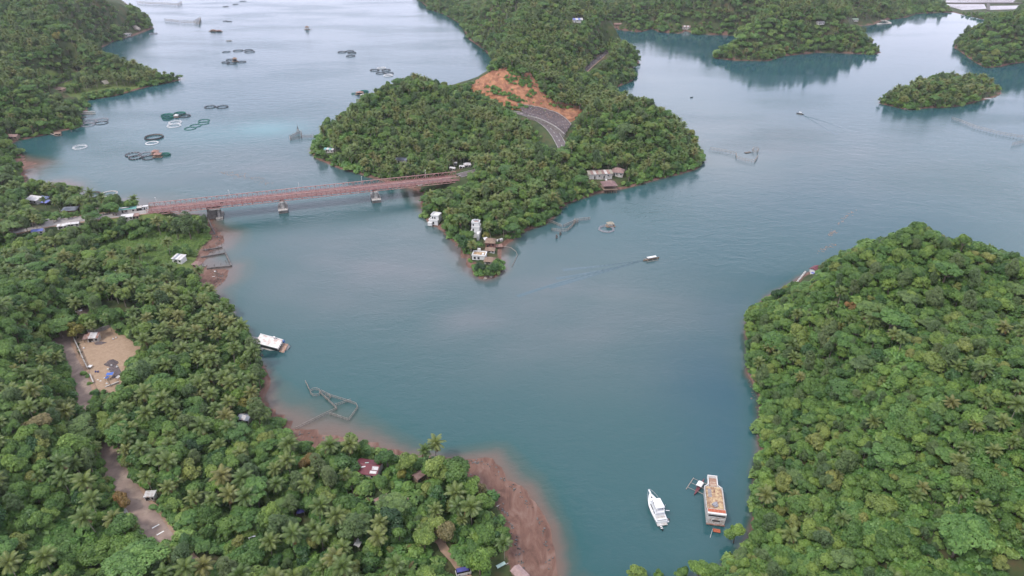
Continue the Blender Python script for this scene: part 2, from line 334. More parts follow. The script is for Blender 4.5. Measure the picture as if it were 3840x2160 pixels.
# ------------------------------------------------------------------ mesh helpers
COL = scene.collection
def link(o, parent=None):
    COL.objects.link(o)
    if parent is not None: o.parent = parent
    return o
class MB:
    """collects shapes into one mesh"""
    def __init__(s): s.v, s.f = [], []
    def add(s, vs, fs):
        k = len(s.v)
        s.v.extend([tuple(map(float, q)) for q in vs]); s.f.extend([tuple(i + k for i in f) for f in fs]); return s
    def box(s, c, size, rz=0.0, tilt=None):
        hx, hy, hz = size[0] / 2, size[1] / 2, size[2] / 2
        R = Matrix.Rotation(rz, 3, 'Z')
        if tilt is not None: R = R @ Euler(tilt).to_matrix()
        vs = [Vector(c) + R @ Vector((x, y, z)) for z in (-hz, hz) for x, y in ((-hx, -hy), (hx, -hy), (hx, hy), (-hx, hy))]
        return s.add(vs, [(3, 2, 1, 0), (4, 5, 6, 7), (0, 1, 5, 4), (1, 2, 6, 5), (2, 3, 7, 6), (3, 0, 4, 7)])
    def bar(s, a, b, r, n=4, r2=None):
        a, b = Vector(a), Vector(b); d = (b - a)
        if d.length < 1e-6: return s
        d.normalize()
        u = d.cross(Vector((0, 0, 1)))
        if u.length < 1e-3: u = Vector((1, 0, 0))
        u.normalize(); w = d.cross(u)
        r2 = r if r2 is None else r2
        vs = []
        for p, q in ((a, r), (b, r2)):
            for i in range(n):
                t = 2 * PI * (i + 0.5) / n
                vs.append(p + u * (q * math.cos(t)) + w * (q * math.sin(t)))
        fs = [(i, (i + 1) % n, n + (i + 1) % n, n + i) for i in range(n)] + [tuple(range(n - 1, -1, -1)), tuple(range(n, 2 * n))]
        return s.add(vs, fs)
    def tube(s, pts, r, n=5):
        for a, b in zip(pts[:-1], pts[1:]): s.bar(a, b, r, n)
        return s
    def ring(s, R, r, z=0.0, n=28, m=6, c=(0, 0)):
        vs, fs = [], []
        for i in range(n):
            a = 2 * PI * i / n
            for j in range(m):
                t = 2 * PI * j / m
                vs.append((c[0] + (R + r * math.cos(t)) * math.cos(a), c[1] + (R + r * math.cos(t)) * math.sin(a), z + r * math.sin(t)))
        for i in range(n):
            for j in range(m):
                fs.append((i * m + j, ((i + 1) % n) * m + j, ((i + 1) % n) * m + (j + 1) % m, i * m + (j + 1) % m))
        return s.add(vs, fs)
    def loft(s, rings, cap=True):
        n = len(rings[0]); vs = [q for r in rings for q in r]; fs = []
        for k in range(len(rings) - 1):
            for i in range(n):
                fs.append((k * n + i, k * n + (i + 1) % n, (k + 1) * n + (i + 1) % n, (k + 1) * n + i))
        if cap: fs += [tuple(range(n - 1, -1, -1)), tuple(range((len(rings) - 1) * n, len(rings) * n))]
        return s.add(vs, fs)
    def prism(s, poly, z0, z1):
        n = len(poly)
        return s.loft([[(x, y, z0) for x, y in poly], [(x, y, z1) for x, y in poly]])
    def gable(s, c, lx, ly, z0, z1, rz=0.0, thick=0.12):
        """two roof slopes meeting in a ridge along local x, with thickness"""
        R = Matrix.Rotation(rz, 3, 'Z'); c = Vector((c[0], c[1], 0))
        for sg in (-1, 1):
            q = [(-lx / 2, sg * ly / 2, z0), (lx / 2, sg * ly / 2, z0), (lx / 2, 0, z1), (-lx / 2, 0, z1)]
            q = q if sg < 0 else q[::-1]
            lo = [c + R @ Vector(k) for k in q]; hi = [k + Vector((0, 0, thick)) for k in lo]
            s.add(lo + hi, [(3, 2, 1, 0), (4, 5, 6, 7), (0, 1, 5, 4), (1, 2, 6, 5), (2, 3, 7, 6), (3, 0, 4, 7)])
        return s
    def hip(s, c, lx, ly, z0, z1, ridge=0.3, rz=0.0, thick=0.15):
        R = Matrix.Rotation(rz, 3, 'Z'); c = Vector((c[0], c[1], 0))
        rl = lx * ridge / 2
        b = [(-lx / 2, -ly / 2, z0), (lx / 2, -ly / 2, z0), (lx / 2, ly / 2, z0), (-lx / 2, ly / 2, z0)]
        t = [(-rl, 0, z1), (rl, 0, z1)]
        lo = [(x, y, z - thick) for x, y, z in b]
        vs = [c + R @ Vector(k) for k in b + t + lo]
        return s.add(vs, [(0, 1, 5, 4), (2, 3, 4, 5), (1, 2, 5), (3, 0, 4), (0, 6, 7, 1), (1, 7, 8, 2), (2, 8, 9, 3), (3, 9, 6, 0), (9, 8, 7, 6)])
    def mesh(s, name):
        me = bpy.data.meshes.new(name); me.from_pydata(s.v, [], s.f); me.update(); return me
    def build(s, name, mat, parent=None, smooth=False):
        me = s.mesh(name)
        if mat is not None: me.materials.append(mat)
        if smooth: me.polygons.foreach_set('use_smooth', [True] * len(me.polygons))
        return link(bpy.data.objects.new(name, me), parent)
def tag(o, label, cat=None, group=None, kind=None):
    if label: o['label'] = label
    if cat: o['category'] = cat
    if group: o['group'] = group
    if kind: o['kind'] = kind
    return o
def thing(name, label, cat, loc=(0, 0, 0), rz=0.0, group=None, tilt=(0, 0)):
    o = bpy.data.objects.new(name, None)
    o.empty_display_size = 0.5
    o.location = loc; o.rotation_euler = (tilt[0], tilt[1], rz)
    COL.objects.link(o)
    return tag(o, label, cat, group)
def copy_tree(o, parent=None):
    c = o.copy(); COL.objects.link(c)
    if parent is not None: c.parent = parent
    for ch in o.children: copy_tree(ch, c)
    return c

# ------------------------------------------------------------------ ground sheet and water sheet
def spaced(a, b, st): return list(np.arange(a, b, st))
def grow(start, end, first, k=1.25):
    out, st, x = [], first, start
    while abs(x - start) < abs(end - start):
        st *= k; x += st * (1 if end > start else -1); out.append(x)
    return out
xs = sorted(grow(-1000, -4200, 14)) + spaced(-1000, -430, 12) + spaced(-430, 430, 4) + spaced(430, 1200, 10) + grow(1200, 4200, 12)
ys = sorted(grow(100, -1800, 6)) + spaced(100, 640, 4) + spaced(640, 900, 6) + spaced(900, 1700, 10) + grow(1700, 4600, 12)
xs, ys = np.array(xs), np.array(ys)
GX, GY = np.meshgrid(xs, ys)
gx, gy = GX.ravel(), GY.ravel()
TH, TSD, TMUD, TDEP = terrain(gx, gy)
nx, ny = len(xs), len(ys)
THG = TH.reshape(ny, nx)
def TZV(x, y):
    """height of the ground sheet"""
    x = np.asarray(x, float); y = np.asarray(y, float)
    i = np.clip(np.searchsorted(xs, x) - 1, 0, nx - 2); j = np.clip(np.searchsorted(ys, y) - 1, 0, ny - 2)
    u = np.clip((x - xs[i]) / (xs[i + 1] - xs[i]), 0, 1); v = np.clip((y - ys[j]) / (ys[j + 1] - ys[j]), 0, 1)
    return (THG[j, i] * (1 - u) + THG[j, i + 1] * u) * (1 - v) + (THG[j + 1, i] * (1 - u) + THG[j + 1, i + 1] * u) * v
def TZ(x, y): return float(TZV([x], [y])[0])
def GTV(px, py):
    """where the view through photo pixels meets the ground or the water"""
    px = np.atleast_1d(np.asarray(px, float)); py = np.atleast_1d(np.asarray(py, float))
    a = np.array([G(p, q, 90.0) for p, q in zip(px, py)]); b = np.array([G(p, q, -1.0) for p, q in zip(px, py)])
    t = np.linspace(0, 1, 400)
    Q = a[:, None] + (b - a)[:, None] * t[None, :, None]
    h = np.maximum(TZV(Q[..., 0].ravel(), Q[..., 1].ravel()).reshape(Q.shape[:2]), 0.0)
    k = np.argmax(Q[..., 2] <= h, axis=1); r = Q[np.arange(len(px)), k].copy()
    r[:, 2] = h[np.arange(len(px)), k]
    return r
def GT(px, py, dz=0.0):
    r = GTV(px, py)[0]; r[2] += dz
    return r
ii = np.arange(nx * ny).reshape(ny, nx)
quads = np.stack([ii[:-1, :-1].ravel(), ii[:-1, 1:].ravel(), ii[1:, 1:].ravel(), ii[1:, :-1].ravel()], 1)
def sheet(name, x, y, z, q):
    me = bpy.data.meshes.new(name)
    me.vertices.add(len(x)); me.vertices.foreach_set('co', np.stack([x, y, z], 1).ravel())
    me.loops.add(q.size); me.loops.foreach_set('vertex_index', q.ravel().astype(np.int32))
    me.polygons.add(len(q)); me.polygons.foreach_set('loop_start', np.arange(0, q.size, 4, dtype=np.int32))
    me.polygons.foreach_set('use_smooth', np.ones(len(q), bool))
    me.update(); me.validate()
    return me
def fattr(me, name, vals):
    a = me.attributes.new(name, 'FLOAT', 'POINT'); a.data.foreach_set('value', np.asarray(vals, np.float32))

def ground_material():
    m, n, l, b = new_mat('ground_soil')
    geo = N(n, 'ShaderNodeNewGeometry')
    no = N(n, 'ShaderNodeTexNoise', Scale=0.09, Detail=8.0, Roughness=0.65)
    l.new(geo.outputs['Position'], no.inputs['Vector'])
    no2 = N(n, 'ShaderNodeTexNoise', Scale=0.9, Detail=6.0, Roughness=0.7)
    l.new(geo.outputs['Position'], no2.inputs['Vector'])
    forest = ramp(n, [(0.35, (0.030, 0.050, 0.018)), (0.52, (0.055, 0.075, 0.025)), (0.68, (0.10, 0.065, 0.035))])
    l.new(no.outputs['Fac'], forest.inputs['Fac'])
    mudr = ramp(n, [(0.34, (0.105, 0.056, 0.042)), (0.5, (0.165, 0.090, 0.066)), (0.64, (0.215, 0.135, 0.105))])
    mm = N(n, 'ShaderNodeMapping'); mm.inputs['Scale'].default_value = (0.30, 0.11, 1.0); mm.inputs['Rotation'].default_value = (0, 0, 0.5)
    l.new(geo.outputs['Position'], mm.inputs['Vector'])
    no3 = N(n, 'ShaderNodeTexNoise', Scale=1.0, Detail=7.0, Roughness=0.65, Distortion=0.8)
    l.new(mm.outputs['Vector'], no3.inputs['Vector']); l.new(no3.outputs['Fac'], mudr.inputs['Fac'])
    dirtr = ramp(n, [(0.3, (0.26, 0.10, 0.045)), (0.55, (0.36, 0.15, 0.07)), (0.75, (0.42, 0.22, 0.11))])
    l.new(no2.outputs['Fac'], dirtr.inputs['Fac'])
    yardr = ramp(n, [(0.3, (0.29, 0.195, 0.125)), (0.7, (0.41, 0.295, 0.20))])
    l.new(no2.outputs['Fac'], yardr.inputs['Fac'])
    grassr = ramp(n, [(0.3, (0.075, 0.12, 0.028)), (0.7, (0.15, 0.19, 0.05))])
    l.new(no2.outputs['Fac'], grassr.inputs['Fac'])
    out = forest.outputs['Color']
    for att, r in (('mud', mudr), ('cut', dirtr), ('yard', yardr), ('grass', grassr)):
        a = N(n, 'ShaderNodeAttribute', attribute_name=att)
        ad = N(n, 'ShaderNodeMath', operation='ADD')
        sc = N(n, 'ShaderNodeMath', operation='MULTIPLY_ADD')
        l.new(no2.outputs['Fac'], sc.inputs[0]); sc.inputs[1].default_value = 0.7; sc.inputs[2].default_value = -0.35
        l.new(a.outputs['Fac'], ad.inputs[0]); l.new(sc.outputs[0], ad.inputs[1])
        rr = ramp(n, [(0.42, (0, 0, 0)), (0.58, (1, 1, 1))])
        l.new(ad.outputs[0], rr.inputs['Fac'])
        mx = N(n, 'ShaderNodeMixRGB')
        l.new(rr.outputs['Color'], mx.inputs['Fac']); l.new(out, mx.inputs['Color1']); l.new(r.outputs['Color'], mx.inputs['Color2'])
        out = mx.outputs['Color']
    l.new(out, b.inputs['Base Color'])
    b.inputs['Roughness'].default_value = 0.85
    b.inputs['Specular IOR Level'].default_value = 0.25
    bp = N(n, 'ShaderNodeBump', Strength=0.35, Distance=0.2)
    l.new(no2.outputs['Fac'], bp.inputs['Height']); l.new(bp.outputs['Normal'], b.inputs['Normal'])
    return m
def poly_mask(poly, fade=3.0):
    p = np.stack([gx, gy], 1)
    return np.where(in_poly(p, poly), 1.0, np.clip(1 - seg_dist(p, poly) / fade, 0, 1))
ground_me = sheet('ground', gx, gy, TH, quads)
shore = np.clip(1.1 - TSD / 3.2, 0, 1)
fattr(ground_me, 'mud', np.maximum(TMUD, shore))
gpx, _ = PX(np.stack([gx, gy, TH], 1))
vis = (gy > 90)
fattr(ground_me, 'cut', (in_poly(gpx, CUT) & vis & (gy > 450) & (gy < 900)).astype(float))
fattr(ground_me, 'yard', poly_mask(YARD, 2.5))
fattr(ground_me, 'grass', np.maximum(poly_mask(FIELD, 4), poly_mask(SPURFIELD, 4)) * (1 - TMUD))
ground_me.materials.append(ground_material())
ground = link(bpy.data.objects.new('ground', ground_me)); ground['kind'] = 'structure'

def water_material(name='sea_water', body=None):
    m, n, l, b = new_mat(name)
    geo = N(n, 'ShaderNodeNewGeometry')
    dep = N(n, 'ShaderNodeAttribute', attribute_name='depth')
    blu = N(n, 'ShaderNodeAttribute', attribute_name='darker')
    sha = N(n, 'ShaderNodeAttribute', attribute_name='shoal')
    silt_sheen = N(n, 'ShaderNodeAttribute', attribute_name='silt_sheen')
    big = N(n, 'ShaderNodeTexNoise', Scale=0.035, Detail=5.0, Roughness=0.6)
    l.new(geo.outputs['Position'], big.inputs['Vector'])
    pert = N(n, 'ShaderNodeMath', operation='MULTIPLY_ADD')
    l.new(big.outputs['Fac'], pert.inputs[0]); pert.inputs[1].default_value = 0.30; pert.inputs[2].default_value = -0.15
    add = N(n, 'ShaderNodeMath', operation='ADD', use_clamp=True)
    l.new(dep.outputs['Fac'], add.inputs[0]); l.new(pert.outputs[0], add.inputs[1])
    r = ramp(n, [(0.0, (0.150, 0.098, 0.074)), (0.12, (0.122, 0.098, 0.078)), (0.30, (0.048, 0.088, 0.076)), (0.55, (0.024, 0.088, 0.088)), (1.0, (0.029, 0.090, 0.094))])
    l.new(add.outputs[0], r.inputs['Fac'])
    out = r.outputs['Color']
    for a, c in ((blu, (0.022, 0.080, 0.110)), (sha, (0.11, 0.30, 0.31)), (silt_sheen, (0.150, 0.155, 0.162))):
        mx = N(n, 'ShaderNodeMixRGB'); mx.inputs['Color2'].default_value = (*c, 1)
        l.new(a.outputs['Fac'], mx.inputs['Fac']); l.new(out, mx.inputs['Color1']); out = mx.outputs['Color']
    if body: b.inputs['Base Color'].default_value = (*body, 1)
    else: l.new(out, b.inputs['Base Color'])
    b.inputs['IOR'].default_value = 1.40
    b.inputs['Specular IOR Level'].default_value = 0.5
    # wind: rougher streaks and calmer lanes
    mp = N(n, 'ShaderNodeMapping'); mp.inputs['Scale'].default_value = (0.006, 0.014, 1.0); mp.inputs['Rotation'].default_value = (0, 0, 0.35)
    l.new(geo.outputs['Position'], mp.inputs['Vector'])
    wind = N(n, 'ShaderNodeTexNoise', Scale=1.0, Detail=4.0, Roughness=0.55)
    l.new(mp.outputs['Vector'], wind.inputs['Vector'])
    calm = N(n, 'ShaderNodeAttribute', attribute_name='calm')
    rr = ramp(n, [(0.36, (0.045, 0.045, 0.045)), (0.62, (0.20, 0.20, 0.20))])
    l.new(wind.outputs['Fac'], rr.inputs['Fac'])
    sub = N(n, 'ShaderNodeMath', operation='MULTIPLY_ADD', use_clamp=True)
    l.new(calm.outputs['Fac'], sub.inputs[0]); sub.inputs[1].default_value = -0.085; l.new(rr.outputs['Color'], sub.inputs[2])
    l.new(sub.outputs[0], b.inputs['Roughness'])
    # wavelets
    mp2 = N(n, 'ShaderNodeMapping'); mp2.inputs['Scale'].default_value = (0.55, 1.0, 1.0); mp2.inputs['Rotation'].default_value = (0, 0, -0.45)
    l.new(geo.outputs['Position'], mp2.inputs['Vector'])
    w1 = N(n, 'ShaderNodeTexNoise', Scale=0.75, Detail=4.0, Roughness=0.6, Distortion=0.4)
    w2 = N(n, 'ShaderNodeTexNoise', Scale=0.16, Detail=3.0, Roughness=0.5, Distortion=0.6)
    l.new(mp2.outputs['Vector'], w1.inputs['Vector']); l.new(mp2.outputs['Vector'], w2.inputs['Vector'])
    s = N(n, 'ShaderNodeMath', operation='MULTIPLY_ADD')
    l.new(w2.outputs['Fac'], s.inputs[0]); s.inputs[1].default_value = 1.6; l.new(w1.outputs['Fac'], s.inputs[2])
    st = N(n, 'ShaderNodeMath', operation='MULTIPLY_ADD')
    l.new(calm.outputs['Fac'], st.inputs[0]); st.inputs[1].default_value = -0.42; st.inputs[2].default_value = 0.54
    bp = N(n, 'ShaderNodeBump', Distance=0.35)
    lane_ = ramp(n, [(0.38, (0.45, 0.45, 0.45)), (0.62, (1.25, 1.25, 1.25))])
    l.new(wind.outputs['Fac'], lane_.inputs['Fac'])
    stw = N(n, 'ShaderNodeMath', operation='MULTIPLY')
    l.new(st.outputs[0], stw.inputs[0]); l.new(lane_.outputs['Color'], stw.inputs[1])
    l.new(stw.outputs[0], bp.inputs['Strength'])
    l.new(s.outputs[0], bp.inputs['Height']); l.new(bp.outputs['Normal'], b.inputs['Normal'])
    return m
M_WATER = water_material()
def spot(lst, squash=1.0):
    o = np.zeros(len(gx))
    for px, py, rx, ry, a in lst:
        c = G(px, py)
        o = np.maximum(o, a * np.exp(-((gx - c[0]) / rx) ** 2 - ((gy - c[1]) / ry) ** 2))
    return o
water_me = sheet('water', gx, gy, np.zeros(len(gx)), quads)
fattr(water_me, 'depth', np.clip(TDEP / 4.0, 0, 1))
fattr(water_me, 'darker', np.maximum(0.55 * sstep(430, 760, gy), spot([(2700, 1450, 26, 42, 0.75), (2760, 1680, 20, 40, 0.7), (2800, 1250, 22, 40, 0.6), (3000, 760, 110, 90, 0.45), (2700, 900, 70, 60, 0.35)])) * sstep(2, 12, -TSD))  # dark blue spots paint cloud shade into the water colour; far water bluer
fattr(water_me, 'shoal', spot([(1000, 485, 36, 26, 0.5), (880, 500, 60, 30, 0.25)]))
fattr(water_me, 'silt_sheen', spot([(1800, 1190, 34, 24, 0.62), (1480, 990, 95, 62, 0.66), (2120, 1150, 85, 60, 0.55), (950, 640, 110, 60, 0.45), (2900, 560, 150, 110, 0.4), (600, 745, 40, 16, 0.4), (900, 960, 30, 30, 0.4)]) * np.clip(0.88 + 0.32 * wob(gx, gy * 1.6, 34, 2.0), 0, 1.2))  # silt tint, plus pale mid-bay spots painted in for missing sky reflection
fattr(water_me, 'calm', np.maximum(sstep(520, 760, gy) * sstep(30, 160, gx), 0.9 * np.exp(-np.clip(-TSD, 0, 200) / 22)))
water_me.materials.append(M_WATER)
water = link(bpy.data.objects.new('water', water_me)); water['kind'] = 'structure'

# ------------------------------------------------------------------ plants
def leaf_material(name, stops, rough=0.5, trans=0.12, tone=0.42):
    """leaf colour: one tone per plant (object random) and small variation per leaf spray"""
    m, n, l, b = new_mat(name)
    oi = N(n, 'ShaderNodeObjectInfo')
    r = ramp(n, stops)
    l.new(oi.outputs['Random'], r.inputs['Fac'])
    at = N(n, 'ShaderNodeAttribute', attribute_name='tone')
    dry = N(n, 'ShaderNodeAttribute', attribute_name='dry')
    hs = N(n, 'ShaderNodeHueSaturation')
    v = N(n, 'ShaderNodeMath', operation='MULTIPLY_ADD')
    l.new(at.outputs['Fac'], v.inputs[0]); v.inputs[1].default_value = tone * 2; v.inputs[2].default_value = 1.0 - tone
    l.new(v.outputs[0], hs.inputs['Value'])
    hh = N(n, 'ShaderNodeMath', operation='MULTIPLY_ADD')
    l.new(at.outputs['Fac'], hh.inputs[0]); hh.inputs[1].default_value = -0.035; hh.inputs[2].default_value = 0.517
    l.new(hh.outputs[0], hs.inputs['Hue'])
    l.new(r.outputs['Color'], hs.inputs['Color'])
    mx = N(n, 'ShaderNodeMixRGB'); mx.inputs['Color2'].default_value = (0.19, 0.115, 0.05, 1)
    l.new(dry.outputs['Fac'], mx.inputs['Fac']); l.new(hs.outputs['Color'], mx.inputs['Color1'])
    l.new(mx.outputs['Color'], b.inputs['Base Color'])
    b.inputs['Roughness'].default_value = rough
    b.inputs['Specular IOR Level'].default_value = 0.35
    tr = N(n, 'ShaderNodeBsdfTranslucent')
    l.new(mx.outputs['Color'], tr.inputs['Color'])
    ms = N(n, 'ShaderNodeMixShader'); ms.inputs[0].default_value = trans
    out = n['Material Output']
    l.new(b.outputs[0], ms.inputs[1]); l.new(tr.outputs[0], ms.inputs[2]); l.new(ms.outputs[0], out.inputs['Surface'])
    return m
GREENS = [(0.0, (0.058, 0.120, 0.024)), (0.25, (0.100, 0.182, 0.035)), (0.5, (0.074, 0.150, 0.034)), (0.72, (0.126, 0.216, 0.038)), (0.9, (0.146, 0.214, 0.044)), (1.0, (0.180, 0.196, 0.052))]
L_BROAD = leaf_material('leaf_broad', GREENS)
L_SPREAD = leaf_material('leaf_spreading', [(0.0, (0.073, 0.152, 0.039)), (0.4, (0.100, 0.201, 0.044)), (0.8, (0.128, 0.204, 0.055)), (1.0, (0.091, 0.143, 0.048))])
L_MANGO = leaf_material('leaf_mango', [(0.0, (0.041, 0.102, 0.030)), (0.5, (0.061, 0.136, 0.034)), (0.85, (0.085, 0.160, 0.041)), (1.0, (0.140, 0.174, 0.044))], rough=0.4)
L_FEATHER = leaf_material('leaf_feathery', [(0.0, (0.073, 0.125, 0.046)), (0.6, (0.104, 0.160, 0.053)), (1.0, (0.128, 0.170, 0.064))])
L_PALM = leaf_material('leaf_palm', [(0.0, (0.093, 0.149, 0.039)), (0.5, (0.124, 0.174, 0.044)), (0.85, (0.153, 0.189, 0.052)), (1.0, (0.179, 0.180, 0.055))], rough=0.42, trans=0.16, tone=0.3)
L_BANANA = leaf_material('leaf_banana', [(0.0, (0.104, 0.197, 0.044)), (1.0, (0.165, 0.252, 0.069))], trans=0.3)
L_SHRUB = leaf_material('leaf_shrub', [(0.0, (0.068, 0.156, 0.034)), (0.5, (0.107, 0.215, 0.046)), (1.0, (0.165, 0.252, 0.060))])
L_GRASS = leaf_material('leaf_tall_grass', [(0.0, (0.145, 0.260, 0.055)), (1.0, (0.215, 0.310, 0.075))])
L_CREEP = leaf_material('leaf_creeper', [(0.0, (0.085, 0.180, 0.044)), (1.0, (0.115, 0.210, 0.054))], tone=0.3)
L_FLUSH = leaf_material('leaf_flush_yellow', [(0.0, (0.19, 0.19, 0.04)), (1.0, (0.22, 0.20, 0.045))], tone=0.45)
L_ORANGE = leaf_material('leaf_flush_orange', [(0.0, (0.23, 0.135, 0.045)), (1.0, (0.24, 0.155, 0.05))], tone=0.5)
L_OLIVE = leaf_material('leaf_olive_brown', [(0.0, (0.17, 0.15, 0.06)), (1.0, (0.18, 0.155, 0.065))], tone=0.4)
L_LIME = leaf_material('leaf_lime', [(0.0, (0.13, 0.225, 0.04)), (1.0, (0.145, 0.235, 0.045))])
L_DARK = leaf_material('leaf_deep_green', [(0.0, (0.030, 0.072, 0.028)), (1.0, (0.036, 0.080, 0.030))])
BARK = paint('bark', (0.16, 0.125, 0.095), 0.9, 0.3, 3.0)
PALMBARK = paint('palm_bark', (0.27, 0.235, 0.19), 0.9, 0.25, 4.0)

def np_mesh(name, V, F4, tone=None, dry=None, mat=None):
    V = np.asarray(V, np.float32).reshape(-1, 3); F4 = np.asarray(F4, np.int32).reshape(-1, 4)
    me = bpy.data.meshes.new(name)
    me.vertices.add(len(V)); me.vertices.foreach_set('co', V.ravel())
    me.loops.add(F4.size); me.loops.foreach_set('vertex_index', F4.ravel())
    me.polygons.add(len(F4)); me.polygons.foreach_set('loop_start', np.arange(0, F4.size, 4, dtype=np.int32))
    me.update()
    if tone is not None: fattr(me, 'tone', tone)
    if dry is not None: fattr(me, 'dry', dry)
    if mat: me.materials.append(mat)
    return me
def unit(v): return v / np.maximum(np.linalg.norm(v, axis=-1, keepdims=True), 1e-9)
def cards(P, Nn, L, W, r, bend=0.25):
    """rhombic leaf sprays at P facing Nn"""
    k = len(P)
    a = unit(np.cross(Nn, r.normal(size=(k, 3))))
    bb = np.cross(Nn, a)
    L = L[:, None]; W = W[:, None]
    v0 = P - a * L; v2 = P + a * L - Nn * L * bend; v1 = P + bb * W - Nn * W * bend; v3 = P - bb * W - Nn * W * bend
    V = np.stack([v0, v1, v2, v3], 1).reshape(-1, 3)
    F = np.arange(4 * k).reshape(k, 4)
    return V, F
def crown_mesh(name, seed, R, z0, hgt, lobes, lobe_r, ncard, size, mat, flat=1.0, upbias=0.5, aspect=0.55, under=0.25, spread=1.0):
    """foliage: sprays spread over the shells of many uneven lobes"""
    r = np.random.default_rng(seed)
    C, LR = [], []
    for i in range(lobes):
        t = r.uniform(0, 2 * PI); q = math.sqrt(r.uniform(0, 1)) * spread
        zz = r.uniform(0, 1)
        rad = q * R * 0.72 * math.sqrt(max(0.12, 1 - (zz * 0.85) ** 2))
        C.append((rad * math.cos(t), rad * math.sin(t), z0 + hgt * (0.28 + 0.55 * zz) ))
        LR.append(R * lobe_r * r.uniform(0.5, 1.45))
    C = np.array(C); LR = np.array(LR)
    per = (LR ** 2) / (LR ** 2).sum() * ncard * 1.5
    Ps, Ns, To = [], [], []
    for c, lr, k in zip(C, LR, per.astype(int)):
        d = unit(r.normal(size=(k, 3)))
        d[:, 2] = np.where(d[:, 2] < -under, -d[:, 2], d[:, 2])
        p = c + d * np.array([lr, lr, lr * flat]) * r.uniform(0.78, 1.08, (k, 1))
        dd = np.linalg.norm((p[:, None] - C[None]) / np.array([1, 1, flat]), axis=2) / LR[None]
        keep = (dd < 0.72).sum(1) == 0
        nn = unit(d * 0.9 + np.array([0, 0, upbias]) + r.normal(size=(k, 3)) * 0.35)
        Ps.append(p[keep]); Ns.append(nn[keep]); To.append(np.clip(0.5 + r.normal(size=keep.sum()) * 0.16 + r.normal() * 0.16, 0, 1))
    P, Nn, T = np.concatenate(Ps), np.concatenate(Ns), np.concatenate(To)
    if len(P) > ncard:
        k = r.permutation(len(P))[:ncard]; P, Nn, T = P[k], Nn[k], T[k]
    L = size * r.uniform(0.6, 1.35, len(P)); W = L * aspect * r.uniform(0.8, 1.2, len(P))
    V, F = cards(P, Nn, L, W, r)
    return np_mesh(name, V, F, np.repeat(T, 4), np.zeros(len(T) * 4), mat)
def trunk_mesh(name, seed, h, r0, limbs=4, spread=1.6, mat=None, lean=0.0):
    r = random.Random(seed); mb = MB()
    pts = [Vector((lean * h * (t ** 2), 0.12 * h * math.sin(t * 2.0) * r.uniform(-0.5, 0.5), h * t)) for t in (-0.08, 0.3, 0.62)]
    for a, b, ra, rb in zip(pts[:-1], pts[1:], (r0 * 1.25, r0), (r0, r0 * 0.75)): mb.bar(a, b, ra, 6, rb)
    for i in range(limbs):
        t = 2 * PI * (i + r.uniform(0, 0.6)) / limbs
        m = pts[-1] + Vector((math.cos(t) * spread * 0.5, math.sin(t) * spread * 0.5, h * 0.18))
        e = pts[-1] + Vector((math.cos(t) * spread, math.sin(t) * spread, h * 0.34))
        mb.bar(pts[-1], m, r0 * 0.6, 5, r0 * 0.42); mb.bar(m, e, r0 * 0.42, 5, r0 * 0.15)
    me = mb.mesh(name); me.materials.append(mat or BARK)
    return me
